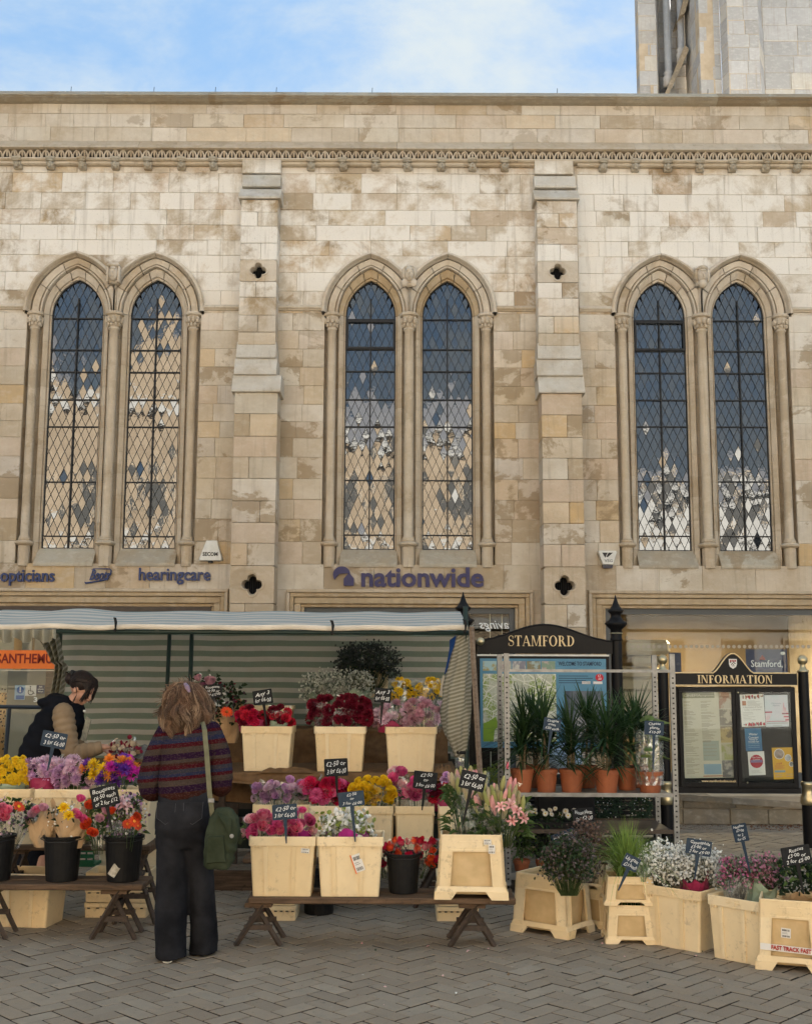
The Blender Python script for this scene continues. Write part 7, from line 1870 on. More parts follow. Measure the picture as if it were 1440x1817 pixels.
# ------------------------------------------------------------------ plant trolley
def trolley():
    YF, YB2 = 5.95*S2, 5.95*S2+.64; q = at(1045, 1500, YF); T = thing('plant_trolley', 'galvanised plant trolley holding terracotta pots of dracaena', 'trolley', (q.x, YF+.28, 0)); o = T.location
    X = lambda px, Y=YF: at(px, 1300, Y).x-o.x
    Z = lambda py, Y=YF: at(1045, py, Y).z
    xl, xr = X(899), X(1195)
    for x, y in ((xl, YF), (xr, YF), (xl, YB2), (xr, YB2)):
        b = MB(); yy = y-o.y; zt = Z(1160)+.0
        b.box(x-.020, x+.020, yy-.013, yy-.009, .06, zt); b.box(x-.020, x-.016, yy-.0089, yy+.02, .06, zt); b.box(x+.016, x+.020, yy-.0089, yy+.02, .06, zt)
        for k in range(40):
            zz = .1+k*.038
            if zz < zt-.03: b.box(x-.007, x+.007, yy-.0145, yy-.013, zz, zz+.012, 1)
        b.build('upright', [M_STEEL, M_IRON], T)
    def shelf(py, name, mat, lip=.03):
        z = Z(py); b = MB(); y0, y1 = YF-o.y-.004, YB2-o.y
        b.box(xl+.021, xr-.021, y0, y1, z-.02, z-.012); b.box(xl+.021, xr-.021, y0-.004, y0, z-lip, z); b.box(xl+.021, xr-.021, y1, y1+.004, z-lip, z); return b.build(name, mat, T), z
    for py in (1187,):
        for y in (YF, YB2):
            b = MB(); z = EYE+.0; z = Z(1188); b.box(xl+.021, xr-.021, y-o.y-.012, y-o.y+.012, z-.022, z); b.build('top_rail', M_STEEL, T)
    _, Z_POT = shelf(1407, 'shelf', M_STEEL); _, Z_MID = shelf(1472, 'shelf', M_BROWNF); _, Z_LOW = shelf(1551, 'shelf', M_STEEL)
    for xx in (xl, xr):
        b = MB(); b.box(xx-.016, xx+.016, YF-o.y+.02, YB2-o.y-.02, .10, .13); b.build('side_rail', M_STEEL, T)
        for y in (YF+.08, YB2-.08):
            b = MB(); b.lathe([(.045, -.012), (.05, -.008), (.05, .008), (.045, .012)], 14); me = b.mesh('wheel', M_BLACKP); link(me, 'wheel', T, (xx, y-o.y, .05), (0, rad(90), 0))
    b = MB(); b.box(xl+.021, xr-.021, YF-o.y, YF-o.y+.02, .10, .15); b.build('base_rail', M_STEEL, T)
    b = MB(); b.box(xl-.008, xl+.009, YF-o.y-.0162, YF-o.y-.0148, Z(1365), Z(1352)); b.build('price_sticker', pm('pink_sticker', (.7, .12, .2), rough=.6), T)
    return Z_POT, Z_MID, Z_LOW
Z_POT, Z_MID, Z_LOW = trolley()
M_DRAC = leafm('dracaena_leaf', (.016, .045, .016), (.045, .085, .03)); M_CANE = pm('dracaena_cane', (.16, .12, .07), (.24, .19, .12), 30, .8, .4, 60)
def pot_mesh(T, R, H):
    b = MB(); b.lathe([(R*.74, 0), (R*.76, .004), (R*.93, H-.032), (R*.94, H-.030), (R*1.0, H-.029), (R*1.01, H-.003), (R*.99, H), (R*.93, H), (R*.9, H-.014), (.001, H-.016)], 24); o = b.build('pot', M_TERRA, T)
    b = MB(); b.lathe([(R*.9, H-.015), (R*.5, H-.010), (.003, H-.012)], 14); b.build('soil', M_SOIL, T)
def dracaena(px, Y, lab, canes, wpx=41):
    Y = 5.95*S2+(Y-5.95)*1.3; q = at(px, 1400, Y); T = thing('potted_dracaena', lab, 'potted plant', (q.x, Y, Z_POT-.012), 0, 'dracaenas in terracotta pots on the trolley'); r = random.Random(hash_(lab)); R, H = wpx/2*5.98*S2/FOC, .173
    pot_mesh(T, R, H)
    for (dx, h, n, Ll) in canes:
        n = int(n*1.7); Ll *= 1.3; h += .05
        b = MB(); tip = Vector((dx+r.uniform(-.02, .02), r.uniform(-.03, .03), H+h)); root = Vector((dx*.5, r.uniform(-.02, .02), H-.03)); b.tube([root, root.lerp(tip, .5)+Vector((r.uniform(-.008, .008), 0, 0)), tip], [.011, .010, .009], 7); b.build('cane', M_CANE, T)
        b = MB()
        for k in range(n):
            a = r.uniform(0, 6.28); t = k/n; el = -.05+1.4*t**1.15; L_ = Ll*r.uniform(.75, 1.2); d = Vector((math.cos(a)*math.cos(el), math.sin(a)*math.cos(el), math.sin(el))); sd = d.cross(Vector((0, 0, 1))).normalized() if abs(d.z) < .97 else Vector((1, 0, 0)); base = tip+Vector((0, 0, -.10+.12*t)); w = r.uniform(.006, .0095); vs = []
            dr = r.uniform(.2, .6)*(1-t*.6)
            for i, s in enumerate((0, .2, .5, .8, 1)):
                p = base+d*L_*s-Vector((0, 0, dr*L_*s*s)); ww = w*(.6, 1, .95, .55, .03)[i]; up = Vector((0, 0, .25*ww)); vs += [p-sd*ww+up, p, p+sd*ww+up]
            b.add(vs, [(3*i+j, 3*i+j+1, 3*i+j+4, 3*i+j+3) for i in range(4) for j in range(2)])
        tag(b.build('leaf_rosette', M_DRAC, T), kind='stuff')
dracaena(926, 6.08, 'tall dracaena in the pot nearest the left upright of the trolley', ((.0, .24, 46, .30), (-.03, .10, 34, .24), (.035, .16, 34, .26)))
dracaena(969, 6.08, 'dracaena second along the front of the trolley, behind the slanting board', ((.0, .28, 46, .28), (.03, .12, 34, .24)))
dracaena(1014, 6.08, 'dracaena in the middle front pot of the trolley', ((.01, .22, 44, .28), (-.03, .09, 34, .22), (.04, .13, 30, .2)), 45)
dracaena(1076, 6.06, 'big dracaena with a scaly cane, fourth along the front of the trolley', ((.0, .26, 48, .30), (.03, .08, 34, .24), (-.04, .17, 36, .26)), 46)
dracaena(1112, 6.22, 'dracaena half hidden to the left of the bagged cheese plant', ((.0, .24, 44, .30), (.02, .1, 30, .22)), 40)
dracaena(1040, 6.34, 'dracaena in the back row between the two middle pots', ((.0, .30, 46, .28), (.04, .18, 36, .26)), 42)
dracaena(1132, 6.36, 'dracaena in the back row behind the cheese plant', ((-.02, .28, 42, .30), (.04, .2, 30, .26)), 38)
dracaena(948, 6.36, 'dracaena in the back row near the left upright', ((.0, .30, 44, .28), (.03, .2, 34, .24)), 40)
def cheese():
    q = at(1156, 1400, S2*6.02); T = thing('cheese_plant', 'young cheese plant with a clear sleeve in a wide terracotta pot', 'potted plant', (q.x, 6.06*S2, Z_POT-.012)); r = random.Random(3); pot_mesh(T, .10, .16)
    for i in range(13):
        a = r.uniform(0, 6.28); h = r.uniform(.12, .44); tip = Vector((math.cos(a)*.09*r.uniform(.3, 1.2), math.sin(a)*.06-.02, .15+h)); b = MB(); b.tube([(0, 0, .13), (tip.x*.3, tip.y*.3, .13+h*.6), tip], .004, 5, 1); d = Vector((math.cos(a), math.sin(a)-.5, -.1)).normalized(); sd = Vector((-d.y, d.x, r.uniform(-.4, .4))).normalized(); sz = r.uniform(.05, .085)
        pts = []
        for t in range(12): th = 2*math.pi*t/12; k = 1-.25*(t == 6); pts.append(tip+d*sz*(math.cos(th)*.9+.35)*k+sd*sz*.62*math.sin(th)*(1-.2*math.cos(th))-Vector((0, 0, .012*math.cos(th)+.01*abs(math.sin(th)))))
        b.add([tip+d*sz*.4]+pts, [(0, t+1, (t+1) % 12+1) for t in range(12)]); b.build('leaf', [leafm('cheese_leaf_%d' % (i % 3), (.10+.03*(i % 3), .17, .04), (.16, .24, .06)), M_LIME], T)
    b = MB(); R = []
    for i in range(9): t = i/8; R.append([Vector((math.cos(k*.2618)*(.10+.012*math.sin(k*2.1+t*5))*(1.02-.1*t+.04*t*t), math.sin(k*.2618)*(.095+.012*math.sin(k*3.3-t*4)), .06+.40*t+.015*math.sin(k*1.7)*t)) for k in range(24)])
    b.loft(R, 0, False, False); b.build('sleeve', M_FILM2, T)
cheese()
# pale blue cloth bundle seen between the pots
q = at(1000, 1345, S2*7.0); b = MB(); b.ball((0, 0, 0), .16, .10, .13, 18, 12, fn=lambda d: 1+.22*noise.noise(d*3.1)+.08*noise.noise(d*9)); tag(b.build('blue_bundle', pm('pale_denim', (.30, .42, .56), (.42, .53, .64), 7, .8, .5, 14), None, True, loc=(q.x, 7.0*S2, q.z)), 'crumpled pale blue cloth bundle behind the dracaena pots', 'cloth')
q = at(1000, 1376, S2*7.0); b = MB(); b.cbox(-.25, .25, -.12, .12, 0, q.z, .01); tag(b.build('black_box', M_BLACKP, None, loc=(q.x, 7.0*S2, 0)), 'black box under the pale blue cloth behind the trolley', 'box')
# lower shelves: pansies in a tray, houseplants
def low_plants():
    q = at(975, 1465, S2*6.1); T = thing('pansy_tray', 'tray of white and cream pansies on the middle shelf of the trolley', 'plant tray', (q.x, 6.12*S2, Z_MID-.012)); r = random.Random(12)
    b = MB(); b.box(-.22, .22, -.12, .12, 0, .045); b.build('tray', M_BLACKP, T)
    b = MB()
    for i in range(150): leaf_quad(b, Vector((r.uniform(-.2, .2), r.uniform(-.12, .1), .04+r.random()*.05)), Vector((r.uniform(-1, 1), r.uniform(-1, .3), r.uniform(.1, .9))).normalized(), r.uniform(.025, .045), .6, r, .3)
    tag(b.build('leaf', M_LEAFD, T), kind='stuff')
    me = f_gerb; me = SHAPES['gerb']().mesh('bloom', [P_WHITE, M_STEM, P_YEL])
    for i in range(15): link(me, 'bloom', T, (r.uniform(-.2, .2), r.uniform(-.14, .02), .085+r.random()*.05), (rad(r.uniform(30, 80)), 0, r.uniform(-.6, .6)), r.uniform(.018, .026))
    for px, lab in ((926, 'bushy green houseplant in a small terracotta pot on the bottom shelf, left'), (966, 'trailing green houseplant in a small terracotta pot on the bottom shelf, right')):
        q = at(px, 1548, S2*6.05); T = thing('houseplant', lab, 'potted plant', (q.x, 6.08*S2, Z_LOW-.012), 0, None); pot_mesh(T, .065, .085); b = MB()
        for i in range(210):
            a = r.uniform(0, 6.28); h = r.uniform(.05, .30); R = r.uniform(0, .15); leaf_quad(b, Vector((math.cos(a)*R, math.sin(a)*R*.7-.02, .06+h)), Vector((math.cos(a), math.sin(a)-.4, r.uniform(-.3, .8))).normalized(), r.uniform(.03, .06), .35, r, .5)
        tag(b.build('leaf', M_LEAF if px < 940 else M_LEAFD, T), kind='stuff'); b = MB()
        for i in range(10): a = r.uniform(0, 6.28); b.tube([(0, 0, .06), (math.cos(a)*.04, math.sin(a)*.03, .18), (math.cos(a)*.11, math.sin(a)*.08, .30)], .002, 4, 0, False)
        b.build('stem', M_STEM, T)
low_plants()
def shrub(px, py0, py1, Y, wpx, lab, m, n=700, flowers=0, zb=0):
    Y *= S2; c = at(px, (py0+py1)/2, Y); hw = wpx/2*Y/FOC; hh = (at(px, py0, Y).z-at(px, py1, Y).z)/2; T = thing('shrub', lab, 'shrub', (c.x, Y, zb)); r = random.Random(hash_(lab)); b = MB(); w = MB()
    for i in range(n):
        d = Vector((r.gauss(0, 1), r.gauss(0, 1), r.gauss(0, 1))).normalized()*r.uniform(.55, 1.02)*(1+.15*math.sin(i)); p = Vector((d.x*hw, d.y*hw*.6, c.z-zb+d.z*hh)); leaf_quad(b, p, (d+Vector((r.uniform(-.5, .5), r.uniform(-.7, .3), r.uniform(-.3, .6)))).normalized(), r.uniform(.022, .04), .5, r, .3)
        if i < flowers: w.ball(p*1.02, .006, n=5, k=3)
    tag(b.build('leaf', m, T), kind='stuff')
    if flowers: tag(w.build('floret', P_WHITE, T), kind='stuff')
    b = MB(); b.tube([(0, 0, 0), (.01, 0, max(c.z-zb, .06))], .012, 6); b.build('stem', M_RUST, T)
shrub(886, 1355, 1392, 7.6, 44, 'bright green leafy shrub glimpsed left of the trolley', M_LIME, 420)
shrub(845, 1358, 1392, 7.7, 30, 'small green shrub behind the timber pole', M_LIME, 260)
shrub(1060, 1408, 1455, 7.2, 86, 'dark clipped shrub with white specks behind the trolley', M_LEAFD, 900, 40)
shrub(1136, 1410, 1456, 7.2, 36, 'narrow dark shrub with white specks beside the black planter', M_LEAFD, 380, 20)
q0, q1 = at(915, 1400, S2*7.45), at(1172, 1482, S2*7.45); T = thing('slatted_bench', 'black slatted bench in shade behind the plant trolley', 'bench', ((q0.x+q1.x)/2, 7.45*S2, 0)); hw = (q1.x-q0.x)/2
for i in range(9): b = MB(); z = q1.z+(q0.z-q1.z)*i/9; b.box(-hw, hw, 0, .03, z, z+(q0.z-q1.z)/9*.72); b.build('slat', M_BLACK, T)
for s in (-1, 0, 1): b = MB(); b.box(s*hw*.96-.03, s*hw*.96+.03, .031, .07, 0, q0.z); b.build('leg', M_BLACK, T)
b = MB(); b.box(-hw, hw, -.40, -.01, q1.z-.05, q1.z-.02); b.build('seat', M_BLACK, T)

# ------------------------------------------------------------------ handwritten price boards
def board(px, py, w, h, tilt, Y, lines, lab, blue=False, yaw=0.0, stick=None, sz=None, pitch=0.0):
    Y *= S2; q = at(px, py, Y); k = Y/FOC; W_, H_ = w*k, h*k
    T = thing('price_board', lab, 'price board', q); T.rotation_euler = (pitch, rad(tilt), yaw)
    b = MB(); b.loft([[Vector((p.x, -d, p.y)) for p in rr(W_, H_, .006, 0, 2)] for d in (-.0015, .0015)]); b.build('board_panel', M_SLATEB if blue else M_SLATE, T, fixn=True)
    r = random.Random(hash_(lab)); n = len(lines); ls = H_/(n+.35)
    for i, t in enumerate(lines):
        me = text_mesh(t, ls*.90, ext=.0004, shear=.22+r.uniform(-.1, .12), space=1.0, bold=-ls*.002); xs = [v.co.x for v in me.vertices]; me.materials.clear(); me.materials.append(M_CHALK)
        wd = max(xs)-min(xs); f = min(1.1, W_*.82/wd)
        for v in me.vertices: v.co.y += .10*ls*math.sin(v.co.x/ls*2.2+i*2)+.03*ls*noise.noise(Vector((v.co.x/ls*1.5, i, 0)))
        me.transform(Matrix.Translation((r.uniform(-.03, .03)*W_, -.0024, (n-1)*ls/2-i*ls)) @ UP @ Matrix.Rotation(r.uniform(-.03, .05), 4, 'Z') @ Matrix.Diagonal((f, 1, 1, 1))); link(me, 'lettering', T)
    L_ = stick or 40; b = MB(); z0 = -H_/2; b.add([(-.012, .002, z0+.004), (.012, .002, z0+.004), (.004, .002, z0-L_*k), (-.004, .002, z0-L_*k), (-.012, .005, z0+.004), (.012, .005, z0+.004), (.004, .005, z0-L_*k), (-.004, .005, z0-L_*k)], [(0, 1, 2, 3), (7, 6, 5, 4), (0, 4, 5, 1), (1, 5, 6, 2), (2, 6, 7, 3), (3, 7, 4, 0)]); b.build('stake', M_BLACKP if not blue else M_SLATEB, T)
D = ['£2·50 or', '3 for £6·00']
board(96, 1313, 44, 27, 10, 5.12, D, 'slate board in the pale lilac chrysanthemums before the seller', True)
board(186, 1413, 48, 36, -14, 4.80, ['Bouquets', '£6·50 each', 'or 2 for £12'], 'black board offering bouquets above the labelled black bucket')
board(377, 1226, 34, 22, -3, 6.18, ['Bouquets', '£6·50 or', '2 for £12·00'], 'dark board offering bouquets behind the shopper')
board(466, 1237, 34, 25, -9, 6.08, ['Any 3', 'for £6·00'], 'black board over the red carnations on the back shelf', stick=38)
board(679, 1234, 29, 25, 4, 6.08, ['Any 3', 'for £6·00'], 'black board beside the yellow chrysanthemums on the back shelf', stick=36)
board(596, 1362, 41, 30, -3, 5.52, D, 'black board above the crimson carnations in the second row', stick=36)
board(754, 1385, 41, 30, 6, 5.48, ['£2·50', 'or', '3 for £6·00'], 'black board in front of the pink roses in the second row', stick=36)
board(505, 1441, 43, 26, -4, 4.78, D, 'blue board among the pink roses of the front middle crate', True)
board(623, 1418, 45, 25, -6, 4.80, ['£2·50', 'or', '3 for £6·00'], 'blue board on a tall stake among the white flowers', True, stick=60)
board(838, 1386, 44, 31, 13, 4.72, D, 'black board tilted among the lilies', stick=60)
board(979, 1286, 30, 22, 9, 5.86, ['Dragon', 'trees', '£20 each'], 'slate board hung in the dracaena leaves', True)
board(1160, 1292, 34, 24, 3, 5.84, ['Cheese', 'plants', '£10·00'], 'slate board on the bagged cheese plant', True, stick=58)
board(1034, 1447, 36, 24, -6, 5.72, ['House plants', 'for £2·00'], 'dark board behind the bear grass on the trolley')
board(1000, 1487, 42, 22, -20, 5.2, ['Dried Grasses', '£3 a bunch'], 'blue board leaning over the dried flowers', True)
board(1119, 1531, 28, 24, 26, 4.76, ['Lily grass', '£2 a bunch'], 'navy board leaning in the bear grass', True)
board(1239, 1504, 44, 26, 9, 4.72, ['Gypsophila', '£3·00 or', '2 for £5·00'], 'slate board among the white gypsophila', True)
board(1313, 1478, 30, 30, -14, 4.62, ['Heather', '£3·00', 'or 2', 'for £5'], 'small board turned sideways on a tall stake in the heather', True, yaw=rad(-52), stick=52)
board(1412, 1518, 50, 31, -9, 4.45, ['Ruscus', '£3·00 or', '2 for £5·00'], 'black board in the dark green ruscus leaves', stick=50)
# dark handrail by the shop door
T = thing('handrail', 'dark blue black handrail outside the shop door on the left', 'handrail', at(20, 1330, S2*8.6)); o = T.location; b = MB()
pts = [at(-30, 1254, S2*8.6)-o, at(75, 1255, S2*8.6)-o, at(110, 1256, S2*8.6)-o]; b.tube(pts, .022, 8); b.build('rail', M_ROD, T); b = MB(); p = at(17, 1255, S2*8.6); b.tube([p-o, Vector((p.x-.04, 8.6*S2, 0))-o], .022, 8); b.build('upright', M_ROD, T)
# ------------------------------------------------------------------ people
M_SKIN = pm('skin', (.50, .285, .20), (.44, .235, .16), 30, .5, .08, 150)
def cloth_mat(name, a, b, sc=14, bump=.5, bs=60, rough=.85):
    m = NT(name); v = m.obj(); col = m.mix(m.ramp(m.noise(v, sc, 5, .6), [(.35, 0.0), (.68, 1.0)]), a, b); m.p(c=col, r=rough, s=.06)
    m.bump(m.math('ADD', m.noise(v, bs, 4), m.math('MULTIPLY', m.noise(v, 300, 2), .4)), bump, .006); return m.mat
M_JEAN = cloth_mat('washed_black_denim', (.010, .0105, .013), (.026, .027, .032), 6, .35, 30)
M_VEST = cloth_mat('dark_quilted_cloth', (.006, .007, .010), (.010, .011, .015), 9, .3, 22)
M_PUFF = cloth_mat('tan_quilted_cloth', (.20, .14, .085), (.26, .19, .12), 9, .3, 25, .6)
M_BAG = cloth_mat('olive_canvas', (.026, .034, .020), (.046, .056, .036), 9, .45, 40)
M_STRAP = cloth_mat('olive_webbing', (.13, .13, .085), (.17, .165, .11), 20, .3, 200)
def hairm(name, stops):
    m = NT(name); col = m.ramp(m.n('ShaderNodeNewGeometry').outputs['Random Per Island'], stops); v = m.obj()
    zt = m.n('ShaderNodeMapRange', {0: m.n('ShaderNodeSeparateXYZ', {0: v}).outputs[2], 1: 1.50, 2: 1.27}).outputs[0]
    m.p(c=m.mix(m.math('MULTIPLY', m.ramp(m.noise(v, 22, 3), [(.35, .2), (.7, .8)]), zt) if name[0] == 'a' else 0.0, col, stops[-1][1]), r=.5, s=.2); return m.mat
M_HAIRB = hairm('ash_blonde_hair', [(0, (.115, .060, .038)), (.5, (.15, .084, .052)), (1, (.24, .152, .098))])
M_HAIRB2 = hairm('ash_brown_hair', [(0, (.055, .032, .021)), (.5, (.085, .05, .032)), (1, (.14, .09, .058))])
M_HAIRB3 = hairm('ash_light_hair', [(0, (.19, .115, .072)), (.5, (.26, .17, .11)), (1, (.38, .27, .18))])
M_HAIRD = hairm('dark_hair', [(0, (.008, .006, .006)), (.7, (.015, .010, .009)), (1, (.03, .018, .014))])
def knit_mat():
    m = NT('striped_knit'); v = m.obj(); sp = m.n('ShaderNodeSeparateXYZ', {0: v}); z = m.math('SUBTRACT', sp.outputs[2], m.math('MULTIPLY', sp.outputs[0], .10))
    z = m.math('ADD', z, m.math('MULTIPLY', m.math('SUBTRACT', m.noise(v, 60, 2), .5), .004))
    t = m.n('ShaderNodeMapRange', {0: z, 1: .89, 2: 1.39}).outputs[0]
    rust, tau, pur, mar, blu, sla = (.040, .013, .010), (.052, .039, .032), (.020, .007, .024), (.048, .005, .009), (.019, .023, .054), (.030, .031, .042)
    seq = [(rust, .052), (pur, .036), (tau, .034), (mar, .020), (blu, .018), (sla, .022), (mar, .024), (rust, .012), (tau, .020), (pur, .034), (tau, .034), (mar, .026), (blu, .024), (sla, .022), (mar, .018), (pur, .03), (blu, .03), (tau, .02), (mar, .024)]
    tot = sum(w for _, w in seq); x = 0; st = []
    for c, w in seq: st.append((min(x/tot, 1), c)); x += w
    col = m.ramp(t, st, 'CONSTANT')
    ck = m.n('ShaderNodeTexVoronoi', {'Vector': m.scale(v, (1, 1, 1.6)), 'Scale': 75.0}).outputs['Distance']
    col = m.mix(m.math('MULTIPLY', m.ramp(ck, [(.25, .35), (.5, 0.0)]), 1.0), col, (.09, .065, .06))
    m.p(c=col, r=.95, s=.05); m.bump(m.math('ADD', ck, m.noise(v, 130, 3)), .8, .006); return m.mat
M_KNIT = knit_mat()
def remesh(b, name, mat, parent, vox=.008, smooth=4, loc=None, disp=None):
    me = b.mesh(name, mat); o = bpy.data.objects.new('tmp_body', me); C.objects.link(o)
    r = o.modifiers.new('r', 'REMESH'); r.mode = 'VOXEL'; r.voxel_size = vox; r.use_smooth_shade = True
    s = o.modifiers.new('s', 'SMOOTH'); s.iterations = smooth; s.factor = .5
    bpy.context.view_layer.update(); nm = bpy.data.meshes.new_from_object(o.evaluated_get(bpy.context.evaluated_depsgraph_get())); bpy.data.objects.remove(o)
    nm.materials.clear(); nm.materials.append(mat)
    if disp:
        for v in nm.vertices: v.co = v.co+v.normal*disp(v.co)
    nm.polygons.foreach_set('use_smooth', [True]*len(nm.polygons)); return link(nm, name, parent, loc)
def limb(b, pts, rs, n=14, sub=6):
    """smooth tapered limb through joints"""
    P, Q = [], []
    pts = [Vector(p) for p in pts]
    for i in range(len(pts)-1):
        p0, p1, p2, p3 = pts[max(i-1, 0)], pts[i], pts[i+1], pts[min(i+2, len(pts)-1)]
        for k in range(sub):
            t = k/sub; P.append(.5*((2*p1)+(p2-p0)*t+(2*p0-5*p1+4*p2-p3)*t*t+(3*p1-p0-3*p2+p3)*t**3)); Q.append(rs[i]+(rs[i+1]-rs[i])*t)
    P.append(pts[-1]); Q.append(rs[-1]); b.tube(P, Q, n)
    b.ball(pts[0], rs[0]); b.ball(pts[-1], rs[-1])
def ring_loft(b, secs, n=24, sup=2.3):
    """secs: (cx, cy, z, rx, ry)"""
    R = []
    for cx, cy, z, rx, ry in secs:
        ring = []
        for k in range(n):
            a = 2*math.pi*k/n; c, s = math.cos(a), math.sin(a)
            ring.append(Vector((cx+rx*math.copysign(abs(c)**(2/sup), c), cy+ry*math.copysign(abs(s)**(2/sup), s), z)))
        R.append(ring)
    b.loft(R)
def hand(b, wrist, d, palm_n, curl=.5, size=.17):
    """palm and five bent fingers; d = direction of the fingers, palm_n = towards the back of the hand"""
    d = Vector(d).normalized(); nn = Vector(palm_n); nn = (nn-d*nn.dot(d)).normalized(); s = d.cross(nn); w = Vector(wrist); L = size
    b.tube([w-d*.02, w+d*L*.2, w+d*L*.46], [.024, .032, .033], 10, flat=.55) if False else None
    for k in range(4):
        o = (k-1.5)*.0185; base = w+d*L*(.46-.02*abs(k-1.2))+s*o; b.tube([w+s*o*.6, base], [.015, .0125], 8)
        ln = L*(.40, .46, .43, .33)[k]; p = base; dd = d.copy(); pts = [p]
        for j in range(3):
            dd = (dd*math.cos(curl*(.6+.2*j))-nn*math.sin(curl*(.6+.2*j))).normalized(); p = p+dd*ln*(.42, .33, .25)[j]; pts.append(p)
        b.tube(pts, [.0105, .0098, .0088, .0070], 8); b.ball(pts[-1], .0070)
    tb = w+d*L*.12-s*.026; dd = (d*.75-s*.55-nn*.25).normalized(); b.tube([w, tb, tb+dd*L*.22, tb+dd*L*.22+(d*.8-nn*.6).normalized()*L*.18], [.016, .016, .011, .008], 8)
def head_geo(b, M):
    T_ = lambda x, y, z: M @ Vector((x, y, z))
    def eb(c, rx, ry, rz, n=14, k=10): b.ball(T_(*c), rx, ry, rz, n, k, 0, M.to_3x3())
    eb((-.008, 0, .02), .098, .076, .092); eb((.028, 0, -.045), .062, .060, .062); eb((.052, 0, -.088), .030, .032, .024); eb((.045, 0, .03), .048, .062, .05)
    eb((.078, 0, -.066), .014, .024, .009); eb((.079, 0, -.076), .012, .022, .008)
    b.tube([T_(.082, 0, .008), T_(.104, 0, -.028), T_(.099, 0, -.044), T_(.078, 0, -.048)], [.010, .013, .014, .009], 8)
    for s in (-1, 1):
        eb((.070, s*.032, .010), .022, .026, .010); eb((.055, s*.042, -.03), .03, .022, .026); eb((.094, s*.012, -.044), .009, .008, .007)
        eb((-.004, s*.078, -.012), .017, .008, .030); eb((.082, s*.030, -.006), .008, .015, .009)
def face_bits(M, parent):
    for s in (-1, 1):
        e = MB(); e.ball(M @ Vector((.079, s*.031, -.004)), .0115, n=10, k=8); o = e.build('eye', M_WHITE, parent, True)
        p = MB(); p.ball(M @ Vector((.0885, s*.031, -.006)), .0048, n=8, k=6); p.build('pupil', M_IRON, o)
    e = MB()
    for s in (-1, 1): e.tube([M @ Vector((.086, s*.018, .016)), M @ Vector((.087, s*.032, .021)), M @ Vector((.078, s*.048, .016))], [.004, .0045, .002], 5)
    e.build('eyebrow', M_HAIRD, parent)

